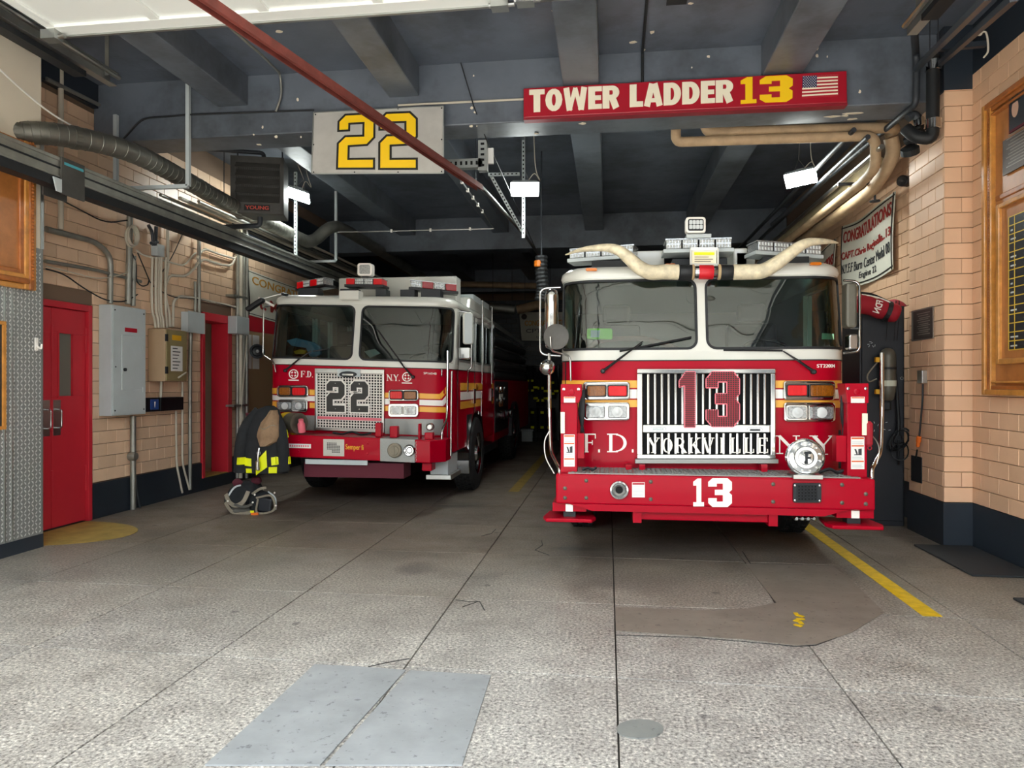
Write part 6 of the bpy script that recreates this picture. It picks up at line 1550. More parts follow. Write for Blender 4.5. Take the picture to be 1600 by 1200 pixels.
# outrigger posts and jack pads
def post(px0, px1, top, bot, flange, labels, strip, name, pad, sgn):
    Yp = Yb + .10
    p = MB(); p.prism([FY(px0, bot, Yp), FY(px1, bot, Yp), FY(px1, top, Yp), FY(px0, top, Yp)], (0, .16, 0)); p = p.build('outrigger', 'truck_red', R13, bevel=.006)
    fl = MB(); fl.prism([FY(x, y, Yp - .02) for x, y in flange], (0, .2, 0)); fl.build('top_flange', 'truck_red', p, bevel=.006)
    for x, y in ((flange[0][0] + 5, flange[0][1] + 8), (flange[1][0] - 5, flange[1][1] + 8)): one(lambda b: b.lathe(FY(x, y, Yp - .02), (0, -1, 0), [(.014, 0), (.012, .008), (.004, .01)], 8), 'bolt', 'chrome', p)
    m = ((flange[0][0] + flange[1][0]) / 2, flange[0][1] + 13); one(lambda b: b.lathe(FY(*m, Yp - .02), (0, -1, 0), [(.028, 0), (.026, .006), (.012, .009)], 12), 'plug', 'truck_red', p)
    for (x0, y0, x1, y1, kind) in labels:
        yy = Yp - .0005 if kind != 1 else Yp - .0205
        f = pix_fn([(x0, y0), (x1, y0), (x1, y1), (x0, y1)], yy, .002); o = label_sticker(f, p)
        if kind == 1: sticker_lines(f, o, [(.15, .85), (.32, .9), (.5, .8)], 'orange_label', (.74, .95))
        else:
            sticker_lines(f, o, [(.06, .9), (.11, .8), (.31, .9), (.36, .8), (.78, .9), (.83, .85)], 'orange_label', (.93, .98))
            h = MB(); put_poly(h, [(.04, .70), (.96, .70), (.96, .74), (.04, .74)], f, 1, 1.3); put_poly(h, [(.04, .22), (.96, .22), (.96, .26), (.04, .26)], f, 1, 1.3); h.build('label_header', 'orange_label', o)
            h = MB(); put_poly(h, [(.25, .62), (.38, .62), (.5, .5), (.5, .46), (.4, .46)], f, 1, 1.4); put_poly(h, [(.55, .44), (.8, .44), (.8, .64), (.55, .62)], f, 1, 1.4); put_poly(h, [(.25, .43), (.8, .43), (.8, .46), (.25, .46)], f, 1, 1.4); h.build('pictogram', 'ink', o)
    x0, y0, x1, y1 = strip; f = pix_fn([(x0, y0), (x1, y0), (x1, y1), (x0, y1)], Yp - .03, .004); s = MB(); put_poly(s, [(0, 0), (1, 0), (1, 1), (0, 1)], f, 1.0, 1); s.prism([f(.2, 0, 0) + Vector((0, .0, 0)), f(.8, 0, 0), f(.8, 1, 0), f(.2, 1, 0)], (0, .04, 0)); s.build('reflector_strip', 'sign_cream', p)
    # foot below the bumper
    xm = (FY(px0, 800, Yb).x + FY(px1, 800, Yb).x) / 2
    MB().box((xm - .14, Yb + .05, zb - .07), (xm + .14, Yb + .34, zb)).build('foot_mount', 'truck_red', p)
    MB().box((xm - .05, Yb + .08, zb - .12), (xm + .05, Yb + .2, zb - .03)).build('foot_leg', 'dark_steel', p)
    MB().box((xm - .03, Yb + .04, zb - .07), (xm + .03, Yb + .06, zb - .01)).build('foot_latch', 'letter_white', p)
    e = .14 * sgn
    MB().prism([(xm - .19, Yb - .02, zb - .15), (xm + .19, Yb - .02, zb - .15), (xm + .22, Yb + .08, zb - .15), (xm + .19, Yb + .36, zb - .15), (xm - .19, Yb + .36, zb - .15), (xm - .22, Yb + .08, zb - .15)], (0, 0, .03)).build('jack_pad', 'truck_red', p, bevel=.008)
    MB().box((FY(px1 if sgn < 0 else px0, 700, Yp).x - (.0 if sgn < 0 else .075), Yp + .03, zt + .12), (FY(px1 if sgn < 0 else px0, 700, Yp).x + (.055 if sgn < 0 else .0), Yp + .14, zt + .33)).build('side_bracket', 'truck_red', p)
    hx = FY(px1 + 6 if sgn < 0 else px0 - 6, 640, Yp + .1).x
    for k in range(3): one(lambda b: b.tube(smoothpts([Vector((hx + .012 * k, Yp + .12, 1.5)), Vector((hx - .012 + .016 * k, Yp + .10, 1.3)), Vector((hx + .018 - .008 * k, Yp + .12, 1.12)), Vector((hx + .01 * k, Yp + .12, .95))], 5), .014, 6), 'hydraulic_hose', 'black_rubber', p, smooth=60)
    return p
post(876, 902, 601, 742, [(876, 600), (909, 600), (909, 618), (904, 630), (876, 630)], [(881, 620, 899, 629, 1), (881, 679, 898, 729, 2)], (876, 644, 882.5, 677), 'outrigger', 0, -1)
post(1324, 1355, 600, 747, [(1320, 599), (1357.5, 599), (1357.5, 630), (1324, 630)], [(1329.5, 620, 1351, 629.5, 1), (1329.5, 682.5, 1350.5, 733, 2)], (1347, 646, 1355.5, 680), 'outrigger', 0, 1)
# chrome siren on the deck
c = FY(1258.5, 714.5, Yb + .02); n = Vector((-.05, -1, .02)).normalized()
s = one(lambda b: b.lathe(c, n, [(.06, -.22), (.11, -.2), (.135, -.1), (.148, -.04), (.15, .0), (.143, .02), (.132, .024), (.126, .012), (.09, .016), (.085, .03), (.06, .03), (.055, .02), (.03, .022), (.028, .035), (.01, .036)], 32), 'mechanical_siren', 'chrome', R13, smooth=35)
def vanes(b):
    a = n.orthogonal().normalized(); q = n.cross(a)
    for k in range(12): w = k * math.pi / 6; b.cbox(c + n * .018 + (a * math.cos(w) + q * math.sin(w)) * .108, (.012, .012, .03), n.to_track_quat('Z', 'Y').to_matrix() @ Matrix.Rotation(w, 3, 'Z'))
one(vanes, 'siren_vane', 'steel', s)
MB().box((c.x - .11, c.y - .08, zt), (c.x + .11, c.y + .14, zt + .03)).build('siren_base', 'steel', s)
b = MB().box((c.x - .012, c.y - .042, c.z - .05), (c.x + .008, c.y - .034, c.z + .05)).box((c.x + .008, c.y - .042, c.z + .03), (c.x + .035, c.y - .034, c.z + .05)).box((c.x + .008, c.y - .042, c.z - .01), (c.x + .03, c.y - .034, c.z + .008)); b.build('siren_emblem', 'dark_steel', s)
one(lambda b: b.tube(smoothpts([FY(x, y, Yb + .15) for x, y in ((910, 735), (918, 731), (926, 734), (932, 730))], 4), .012, 6), 'coiled_lead', 'dark_steel', R13)
one(lambda b: (b.tube(smoothpts([FY(x, y, Yb + .2) for x, y in ((1280, 738), (1296, 733), (1308, 738), (1318, 735))], 4), .014, 6)), 'coiled_lead', 'dark_steel', R13)
for x in (982, 1003, 1192): MB().cbox(FY(x, 733, Yb + .36), (.05, .12, .09)).build('cab_mount', 'truck_red', R13)
for x in (1243, 1252, 1261, 1270): one(lambda b: b.lathe(FY(x, 809, Yb + .25), (0, -1, 0), [(.015, -.05), (.021, -.04), (.021, .03), (.012, .04)], 10), 'pipe_coupling', 'chrome', R13)
# wipers
def wiper(C, root, piv, tip, b0, b1):
    P = [C.S(*C.inv(*piv), .03), C.S(*C.inv((piv[0] * .45 + tip[0] * .55), (piv[1] * .45 + tip[1] * .55)), .06), C.S(*C.inv(*tip), .035)]
    w = one(lambda b: (b.tube(P, [.014, .010, .006], 6), b.lathe(P[0] + Vector((0, .04, 0)), (0, -1, 0), [(.022, 0), (.022, .05), (.012, .056)], 10)), 'wiper_arm', 'black_plastic', root)
    Q = [C.S(*C.inv(b0[0] + (b1[0] - b0[0]) * k / 4, b0[1] + (b1[1] - b0[1]) * k / 4), .018) for k in range(5)]
    one(lambda b: b.tube(Q, .009, 5), 'wiper_blade', 'black_rubber', w)
wiper(C, R13, (942, 580), (1004, 534), (968, 549), (1080, 527)); wiper(C, R13, (1270, 581), (1222, 549), (1130, 547), (1222, 548))
# roof: marker lights, light bars, flood lamp, horns
for x, y in ((925, 422), (1047, 415), (1272, 413)): b = MB(); C.rr(b, x - 8, y - 2.4, x + 8, y + 2.4, 2, .01, .035); b.build('marker_lamp', 'lens_orange', R13)
def light_bar(root, L, R, Yf, h, depth, mats, name='light_bar', base='panel_grey', tilt=0):
    """a row of lamp modules from point L to point R"""
    L, R = Vector(L), Vector(R); d = R - L; n = len(mats); dn = d.normalized(); back = Vector((dn.y * -1, dn.x, 0)) if False else Vector((-dn.y, dn.x, 0)).normalized()
    if back.y < 0: back = -back
    up = Vector((0, 0, 1))
    lo = MB(); lo.hexa([L - dn * .02 - up * .035, R + dn * .02 - up * .035, R + dn * .02, L - dn * .02], [L - dn * .02 - up * .035 + back * depth, R + dn * .02 - up * .035 + back * depth, R + dn * .02 + back * depth, L - dn * .02 + back * depth]); bar = lo.build(name, base, root, bevel=.006)
    tp = MB(); tp.hexa([L + up * h + back * .02, R + up * h + back * .02, R + up * (h + .012) + back * .02, L + up * (h + .012) + back * .02], [L + up * h + back * depth, R + up * h + back * depth, R + up * (h + .012) + back * depth, L + up * (h + .012) + back * depth]); tp.build('bar_top', 'lens_clear', bar)
    for k, m in enumerate(mats):
        a, c_ = L + d * ((k + .04) / n), L + d * ((k + .96) / n)
        MB().hexa([a, c_, c_ + up * h, a + up * h], [a + back * (depth - .02), c_ + back * (depth - .02), c_ + back * (depth - .02) + up * h, a + back * (depth - .02) + up * h]).build('lamp_module', m, bar, bevel=.006)
        if m == 'lens_clear':
            def cells(b):
                for i in range(5):
                    for j in range(2):
                        p = a + (c_ - a) * ((i + .5) / 5) + up * h * (j + .5) / 2 - back * .002
                        q = (c_ - a) / 5 * .38; v = up * h * .18; b.add([p - q - v, p + q - v, p + q + v, p - q + v, p - back * .008], [(0, 1, 4), (1, 2, 4), (2, 3, 4), (3, 0, 4)])
            one(cells, 'led_cells', 'lens_white', bar)
    return bar
YR13 = Y13 + .25
light_bar(R13, FY(889, 404, YR13 + .25), FY(990, 397, YR13 + .12), 0, .085, .26, ['lens_clear'] * 4)
light_bar(R13, FY(1040, 389, YR13), FY(1144, 387, YR13), 0, .085, .3, ['lens_clear'] * 4)
light_bar(R13, FY(1184, 391, YR13 + .12), FY(1284, 398, YR13 + .25), 0, .085, .26, ['lens_clear'] * 4)
for x0, x1 in ((925, 1000), (1050, 1135), (1190, 1262)):
    a, c_ = FY(x0, 400, YR13 + .15), FY(x1, 400, YR13 + .15); MB().box((a.x, YR13 + .1, C.z4 - .02), (c_.x, YR13 + .36, C.z4 + .07)).build('bar_mount', 'dark_steel', R13)
for x0, x1, y0 in ((995, 1038, 392), (1146, 1168, 388), (1150, 1180, 394)):
    a, c_ = FY(x0, y0, Y13 + .7), FY(x1, y0, Y13 + .7); MB().box((a.x, Y13 + .7, C.z4 - .02), (c_.x, Y13 + 1.1, a.z)).build('roof_box', 'truck_white', R13, bevel=.01)
c = FY(1087.5, 352, YR13 + .1)
fl = MB(); fl.prism([FY(x, y, YR13 + .04) for x, y in rrect(1071.5, 338.5, 1103, 364, 5)], (0, .10, 0)); fl = fl.build('flood_lamp', 'letter_white', R13, bevel=.01)
MB().prism([FY(x, y, YR13 + .036) for x, y in rrect(1075, 342, 1099.5, 360.5, 3)], (0, .005, 0)).build('lamp_rim', 'black_plastic', fl)
for i in range(4):
    for j in range(2): MB().prism([FY(x, y, YR13 + .028) for x, y in rrect(1077 + i * 5.4, 344 + j * 7.2, 1081.8 + i * 5.4, 350.4 + j * 7.2, 1.2, 3)], (0, .01, 0)).build('led_cell', 'lens_white', fl)
a, c_ = FY(1071, 372, YR13 + .1), FY(1109, 372, YR13 + .1); MB().box((a.x, YR13 + .0, a.z - .02), (c_.x, YR13 + .25, FY(1080, 366, YR13).z)).build('lamp_base', 'panel_grey', fl)
# horns
def horn(pts, rad): return smoothpts([C.S(*C.inv(x, y), dd) for x, y, dd in pts], 6), rad
hl = [(1058, 428, .10), (1036, 428, .11), (1014, 429, .13), (996, 421, .16), (980, 408, .2), (965, 398, .22), (945, 393.5, .2), (918, 394, .14), (892, 399, .06)]
hr = [(1143, 428, .10), (1165, 428, .11), (1186, 427, .13), (1204, 418, .16), (1222, 405, .2), (1240, 392, .22), (1258, 385, .2), (1276, 383, .16), (1293, 382.5, .10)]
hv = thing('bull_horns', C.S(0, 2.5, .12), 'pair of long pale bull horns strapped across the windshield top', 'horns')
for nm, pts in (('horn', hl), ('horn', hr)):
    P = smoothpts([C.S(*C.inv(x, y), dd) for x, y, dd in pts], 6); n = len(P)
    one(lambda b: b.tube(P, [.062 * (1 - (k / (n - 1)) ** 2.2) + .006 for k in range(n)], 14), nm, 'horn_bone', hv, smooth=60)
def sleeve(x0, x1, r, mat, name):
    a, c_ = C.S(*C.inv(x0, 428), .10), C.S(*C.inv(x1, 428), .10); one(lambda b: b.lathe(a, c_ - a, [(r * .93, 0), (r, .006), (r, (c_ - a).length - .006), (r * .93, (c_ - a).length)], 18), name, mat, hv, smooth=40)
sleeve(1060, 1080, .064, 'black_rubber', 'sleeve'); sleeve(1122, 1142, .064, 'black_rubber', 'sleeve'); sleeve(1079, 1082.5, .070, 'wrap_tan', 'ring'); sleeve(1119, 1123, .070, 'wrap_tan', 'ring'); sleeve(1083, 1119, .058, 'chrome', 'core'); sleeve(1089.5, 1112, .063, 'band_red', 'band')
sg = MB(); sg.prism([C.S(*C.inv(x, y), .05) for x, y in ((1080, 414), (1118, 414), (1118, 393), (1080, 393))], (0, .03, 0)); sg = sg.build('data_plate', 'sign_cream', R13, label='pale data plate above the windshield post')
f = lambda u, v, d: C.S(*C.inv(1082 + 34 * u, 412.5 - 17 * v), .052) + Vector((0, -.003 * d - .008, 0))
b = MB()
for v, u1 in ((.1, .8), (.3, .9), (.5, .7)): put_poly(b, [(.06, v), (u1, v), (u1, v + .06), (.06, v + .06)], f, 1.0)
b.build('plate_lines', 'strap_tan', sg); b = MB(); put_poly(b, [(.04, .72), (.96, .72), (.96, .96), (.04, .96)], f, 1.0); b.build('plate_header', 'reflective_yellow', sg)
fr = MB(); Q = [C.S(*C.inv(x, y), .055) for x, y in ((1078, 416), (1120, 416), (1120, 391), (1078, 391))]
for i in range(4): fr.bar(Q[i], Q[(i + 1) % 4], .014, .03)
fr.build('plate_frame', 'truck_white', sg)
# things behind the windshield
t = thing('hi_vis_case', C.S(*C.inv(937, 520), -.3), 'bright green and grey case on the dashboard behind the left windshield', 'case')
Yd = Y13 + .33
MB().prism([FY(x, y, Yd) for x, y in rrect(917, 513, 957, 530, 3)], (0, .10, 0)).build('case_body', 'hi_vis_green', t, bevel=.008)
MB().prism([FY(x, y, Yd - .006) for x, y in ((923, 516), (938, 516), (936, 527), (923, 527))], (0, .01, 0)).build('grey_face', 'panel_grey', t)
t = thing('equipment_hose', FY(960, 545, Yd), 'brown curved hose lying along the dashboard of the ladder truck', 'hose')
one(lambda b: b.tube(smoothpts([FY(x, y, Yd + .1) for x, y in ((915, 549), (935, 534), (970, 529), (1010, 530), (1045, 540), (1065, 550))], 6), .026, 10), 'tube', 'rust_red', t, smooth=60)
b = MB(); b.prism([FY(x, y, Y13 + .10) for x, y in ((1284.5, 520.5), (1303, 521.5), (1303, 530.5), (1284, 530))], (0, .003, 0)); b.build('window_sticker', 'sticker_green', R13)
# mirrors and handrails
def rail(root, pts, r=.017, name='handrail', rr=.08): return one(lambda b: b.tube(bend(pts, rr, 5), r, 10), name, 'chrome', root, smooth=60)
Ym = Y13 + .02
rail(R13, [FY(858, 552, Ym), FY(858.5, 640, Ym), FY(860.5, 706, Ym - .1), FY(874, 733, Yb + .12), FY(874.5, 743, Yb + .12)], .016)
rail(R13, [FY(1378, 551, Ym), FY(1378, 640, Ym), FY(1376, 706, Ym - .1), FY(1362, 733, Yb + .12), FY(1362, 747, Yb + .12)], .017)
def mirror(sg, hx0, hx1, hy0, hy1, fx0, fx1, fy0, fy1, mat):
    if sg < 0:
        a, c_ = FY((hx0 + hx1) / 2, hy1, Ym - .05), FY((hx0 + hx1) / 2, hy0, Ym - .05); L_ = (c_ - a).length
        m = one(lambda b: b.lathe(a, c_ - a, [(.02, 0), (.05, .015), (.062, .06), (.062, L_ - .06), (.05, L_ - .015), (.02, L_)], 22), 'mirror', mat, R13, smooth=50)
    else:
        m = MB(); m.prism([FY(x, y, Ym - .12) for x, y in rrect(hx0, hy0, hx1, hy1, 6)], (0, .14, 0)); m = m.build('mirror', mat, R13, bevel=.02)
    P = [FY(fx1 if sg < 0 else fx0, fy0, Ym), FY(fx0 if sg < 0 else fx1, fy0 + 2, Ym), FY(fx0 if sg < 0 else fx1, fy1 - 2, Ym), FY(fx1 if sg < 0 else fx0, fy1, Ym)]
    rail(m, P, .011, 'mirror_frame', .06); return m
m = mirror(-1, 850, 874, 452, 546, 844, 876, 449, 556, 'chrome')
one(lambda b: b.lathe(FY(869, 526, Ym - .2), (-.1, -1, .05), [(.03, -.05), (.1, -.03), (.112, -.01), (.112, .0), (.08, .01), (.03, .014), (.006, .02)], 24), 'convex_mirror', 'heater_grey', m, smooth=40)
one(lambda b: b.ball(FY(855, 574, Ym - .05), .07, 18, 10), 'mirror_ball', 'chrome', m, smooth=80)
one(lambda b: b.tube(bend([FY(860, 526, Ym - .22), FY(861, 548, Ym - .2), FY(876, 552, Ym), FY(891, 556, Ym - .06), FY(892, 595, Y13 - .02)], .05), .009, 8), 'mirror_arm', 'steel', m, smooth=60)
m = mirror(1, 1322.5, 1340, 441, 512, 1318, 1343, 438, 552, 'bottle_grey')
MB().prism([FY(x, y, Ym - .12) for x, y in rrect(1327, 522, 1341, 546, 4)], (0, .12, 0)).build('small_mirror', 'chrome', m, bevel=.01)
one(lambda b: b.tube([FY(1325, 513, Ym), FY(1342, 513, Ym)], .009, 6), 'mirror_brace', 'chrome', m)
# red pull handle hanging at right, body behind
one(lambda b: (b.lathe(FY(1358, 672, Yb + .08), (0, 0, 1), [(.015, -.13), (.028, -.11), (.028, .05), (.012, .07)], 10), b.tube([FY(1359 + 3 * math.cos(w), 700 + 3 * math.sin(w), Yb + .08) for w in [k * math.pi / 5 for k in range(10)]], .004, 5, closed=True)), 'safety_pin', 'bag_red', R13)
one(lambda b: b.tube(smoothpts([FY(x, y, Yb + .09) for x, y in ((1360, 678), (1370, 690), (1374, 705), (1370, 725))], 5), .005, 5), 'lanyard', 'steel', R13)
one(lambda b: b.tube(smoothpts([FY(x, y, Yb + .12) for x, y in ((858, 674), (851, 690), (853, 715), (866, 740))], 5), .006, 5), 'lanyard', 'steel', R13)
Bx0, Bx1 = .812 - 1.24, .812 + 1.24
body = MB().box((Bx0, 10.0, .55), (Bx1, 18.5, 1.9)).build('rear_body', 'truck_red', R13, bevel=.03)
MB().box((Bx0 + .02, 9.95, 1.9), (Bx1 - .02, 18.4, 2.25)).build('upper_body', 'truck_white', body)
MB().box((.812 - .35, 9.9, 2.3), (.812 + .35, 19.0, 2.85)).build('ladder_boom', 'truck_white', R13, bevel=.03)
MB().box((.812 - .45, 6.8, .5), (.812 + .45, 18, .8)).build('chassis', 'black_plastic', R13)
for x, sg in ((.812 - 1.08, -1), (.812 + 1.08, 1)):
    for y in (7.95, 13.6, 15.0): wheel(R13, x, y, .54, .30, sg)
# ------------------------------------------------------------------ ENGINE 22
Y22 = 8.73
E = Cab(-3.17, 1.22, Y22, .30, .030, .19, (.72, 1.772, 1.835, 2.585, 2.70))
R22 = thing('fire_engine', (-3.17, Y22, 0), 'red and white fire engine numbered 22 parked in the left lane', 'fire truck')
cab_common(R22, E, 3.1, (E.flat + E.r * 1.25, .045), 'windshield_dark')
for sg in (-1, 1):
    q0, q1 = E.flat + E.r * 1.25 + .085, E.L0 + 3.1
    wins = [(.22, 1.32), (1.42, 1.92), (2.12, 2.78)]
    def skin(b):
        cur = q0
        for a, c_ in wins:
            a, c_ = E.L0 + a, E.L0 + c_
            for (u0, u1, z0, z1) in ((cur, a, E.z2, E.z3), (a, c_, E.z2, 1.90), (a, c_, 2.50, E.z3)):
                lo, hi = (u0 * sg, u1 * sg) if sg > 0 else (u1 * sg, u0 * sg); E.qpatch(b, lo, hi, z0, z1, -.04, .002, 4, 1)
            cur = c_
        lo, hi = (cur * sg, q1 * sg) if sg > 0 else (q1 * sg, cur * sg); E.qpatch(b, lo, hi, E.z2, E.z3, -.04, .002, 4, 1)
    one(skin, 'side_skin', 'truck_white', R22, smooth=40)
    for a, c_ in wins: side_window(E, R22, sg, a + .01, c_ - .01, 1.91, 2.49)
# raised crew roof
zr = 2.86; yb0, yb1 = Y22 + 1.35, Y22 + 3.4
pr = [(yb0, 2.62), (yb0 + .12, 2.84), (yb0 + .3, zr), (yb1, zr), (yb1, 2.62)]
one(lambda b: b.prism([(E.cx - E.hw + .02, y, z + .03 * (E.hw - .02)) for y, z in pr], (2 * E.hw - .04, 0, -.06 * E.hw)), 'crew_roof', 'truck_white', R22, bevel=.04)
for k, yy in enumerate((yb0 + .35, yb0 + 1.15)): MB().box((E.cx + E.hw - .35, yy, 2.74), (E.cx + E.hw - .02, yy + .6, 2.88)).build('roof_locker', 'panel_grey', R22, bevel=.01)
# stripes
stripes(E, R22, [[(413, 606.5), (436, 606.5), (436, 615.5), (413, 615.5)], [(413, 627), (436, 627), (436, 635.7), (413, 635.7)], [(484, 608.5), (495, 609), (495, 617.5), (484, 617.2)], [(484, 629), (495, 629.5), (495, 638), (484, 637.5)], [(602, 613.5), (609, 613.5), (609, 621.5), (602, 621.2)], [(602, 634), (609, 634.2), (609, 642), (602, 642)], [(655.5, 614.5), (688, 615.5), (688, 623.5), (655.5, 622.8)], [(655.5, 635.2), (697, 636), (697, 644.5), (655.5, 643.4)]], 'stripe_yellow', 'stripe')
stripes(E, R22, [[(413, 617), (495, 619), (495, 627), (413, 624.5)], [(602, 623), (609, 623), (609, 632), (602, 632)], [(655.5, 624.5), (692, 625.5), (692, 634.3), (655.5, 633)]], 'stripe_white', 'stripe')
b = MB(); E.poly(b, [(687, 615.5), (699, 602), (699.5, 611), (689, 623.5)], 0, .0045); b.build('stripe', 'stripe_yellow', R22); b = MB(); E.poly(b, [(691, 625.5), (699.5, 615), (700, 624), (693, 634)], 0, .0045); b.build('stripe', 'stripe_white', R22)
for z0, z1, m in ((1.50, 1.60, 'stripe_yellow'), (1.37, 1.48, 'stripe_white'), (1.25, 1.35, 'stripe_yellow')): one(lambda b: E.qpatch(b, E.L0 + .35, E.L0 + 3.1, z0, z1, 0, .004, 2, 1), 'stripe', m, R22)
one(lambda b: E.wall(b, E.z1 - .006, E.z1 + .004, 0, .008, 3.1), 'pinstripe', 'outline_black', R22)
lamp_box(E, R22, 436.5, 602, 483.5, 620.5, [((441, 605.5, 457, 617), 'lens_amber', 'amber lens'), ((460, 605.8, 480, 617.4), 'lens_red', 'red lens')])
lamp_box(E, R22, 436.5, 624, 482.5, 643.8, [((440, 628, 457.5, 640), 'lens_clear', 'clear headlight lens'), ((460.5, 628, 479.5, 640.5), 'lens_clear', 'clear headlight lens')])
lamp_box(E, R22, 608.5, 608.5, 655, 626.5, [((612, 611.5, 630.5, 623), 'lens_red', 'red lens'), ((633.5, 611.8, 652, 623.3), 'lens_amber', 'amber lens')])
lamp_box(E, R22, 608, 630.5, 655, 651.5, [((611.5, 634, 630, 647.5), 'lens_clear', 'clear headlight lens'), ((632.5, 634.2, 652, 648), 'lens_clear', 'clear headlight lens')])
# mesh grille
GQ = [(494, 575.5), (602, 577.5), (601.5, 676), (494, 672)]
bk = MB(); E.patch(bk, [(497, 583), (599, 585), (599, 672), (497, 669)], .005, .012, 1, 1); g = bk.build('grille', 'black_hole', R22)
def gpx(u, v):
    tl, tr, br, bl_ = GQ; return (tl[0] * (1 - u) * (1 - v) + tr[0] * u * (1 - v) + br[0] * u * v + bl_[0] * (1 - u) * v, tl[1] * (1 - u) * (1 - v) + tr[1] * u * (1 - v) + br[1] * u * v + bl_[1] * (1 - u) * v)
def mesh_bars(b, horiz):
    n = 23 if not horiz else 20
    for k in range(n + 1):
        t = k / n
        if horiz: v = .075 + .875 * t; A, B_ = gpx(.03, v), gpx(.97, v)
        else: u = .03 + .94 * t; A, B_ = gpx(u, .075), gpx(u, .95)
        b.bar(E.S(*E.inv(*A), .03), E.S(*E.inv(*B_), .03), .0125, .008, (0, 1, 0))
one(lambda b: mesh_bars(b, True), 'mesh_wires', 'letter_white', g, kind='stuff'); one(lambda b: mesh_bars(b, False), 'mesh_wires', 'letter_white', g, kind='stuff')
def gp(u0, v0, u1, v1, d0, d1, name, mat, **k): b = MB(); E.patch(b, [gpx(u0, v0), gpx(u1, v0), gpx(u1, v1), gpx(u0, v1)], d0, d1, 1, 1); return b.build(name, mat, g, **k)
gp(0, 0, 1, .075, 0, .05, 'top_rail', 'steel', bevel=.006); gp(0, .95, 1, 1, 0, .05, 'bottom_rail', 'steel', bevel=.006); gp(0, .07, .035, .96, 0, .05, 'side_rail', 'steel', bevel=.006); gp(.965, .07, 1, .96, 0, .05, 'side_rail', 'steel', bevel=.006)
gp(.03, .77, .97, .815, .036, .040, 'red_band', 'red_perf_edge', label='red stripe across the mesh'); gp(.33, .005, .66, .125, .02, .056, 'emblem_plate', 'panel_grey')
b = MB(); E.poly(b, [(546.5 + 13.5 * math.cos(w), 585 + 4.8 * math.sin(w)) for w in [k * math.pi / 10 for k in range(20)]], .057, .070); b.build('oval_emblem', 'dark_steel', g)
b = MB(); E.patch(b, [(538, 584), (555, 584.4), (555, 587), (538, 586.6)], .070, .073, 1, 1); b.build('emblem_inlay', 'chrome', g)
for q in ([(513.5, 595), (541.5, 595.5), (541.5, 643.5), (513.5, 643)], [(551, 595.8), (578, 596.3), (578, 644), (551, 643.5)]):
    f0 = E.fn(q, .055, .01); f1 = E.fn(q, .066, .006)
    b = MB(); put_poly(b, offset_poly(TWO, .075), f0); o = b.build('number', 'letter_white', g, label='white edged black digit 2'); b = MB(); put_poly(b, TWO, f1); b.build('number_face', 'heater_fin', o)
    for u, v in ((.5, .92), (.5, .1)): one(lambda b: b.lathe(f1(u, v, 1), (0, -1, 0), [(.008, 0), (.006, .004)], 8), 'screw', 'chrome', o)
# letters and emblems
for s, c4 in (('F.D.', [(470, 579.5), (489, 580), (489, 589.7), (470, 589.2)]), ('N.Y.', [(604.5, 585), (624.5, 585.6), (624.5, 595.4), (604.5, 594.8)])):
    x0, x1 = c4[0][0], c4[1][0]; w = (x1 - x0)
    for ch, u0, u1 in ((s[0], 0, .42), ('.', .38, .56), (s[2], .52, .92), ('.', .88, 1.06)):
        q = [(x0 + w * u0, c4[0][1] + u0 * .5), (x0 + w * u1, c4[0][1] + u1 * .5), (x0 + w * u1, c4[3][1] + u1 * .5), (x0 + w * u0, c4[3][1] + u0 * .5)]
        b = MB(); put_glyph(b, ch, E.fn(q, .001, .006), (u1 - u0) * w / (c4[3][1] - c4[0][1])); b.build('gold_leaf_letter', 'letter_white', R22, label='white painted letter')
def maltese(cx, cy, r):
    b = MB()
    for k in range(24):
        a0, a1 = k * math.pi / 12, (k + 1) * math.pi / 12
        E.poly(b, [(cx + r * math.cos(a0), cy + r * math.sin(a0)), (cx + r * math.cos(a1), cy + r * math.sin(a1)), (cx + .8 * r * math.cos(a1), cy + .8 * r * math.sin(a1)), (cx + .8 * r * math.cos(a0), cy + .8 * r * math.sin(a0))], .001, .006)
    for k in range(4):
        a = k * math.pi / 2 + math.pi / 4; p = lambda rr_, da: (cx + rr_ * r * math.cos(a + da), cy + rr_ * r * math.sin(a + da)); E.poly(b, [p(.35, .5), p(.62, .35), p(.62, -.35), p(.35, -.5)], .001, .006)
    E.poly(b, [(cx - 8, cy + r + 1), (cx + 8, cy + r + 1.4), (cx + 8, cy + r + 3), (cx - 8, cy + r + 2.6)], .001, .006)
    b.build('cross_emblem', 'letter_white', R22, label='white cross in a ring')
maltese(459, 584.5, 7.5); maltese(636, 589, 7.5)
b = MB(); put_text(b, 'SP16048', E.fn([(662, 581.5), (682, 582.3), (682, 585.6), (662, 584.8)], .001, .004), .004); b.build('fleet_number', 'letter_white', R22)
rail(R22, [E.S(*E.inv(688.5, 578), .0), E.S(*E.inv(688, 578), .05), E.S(*E.inv(688, 588), .05), E.S(*E.inv(688.5, 588), .0)], .010, 'grab_handle', .02)
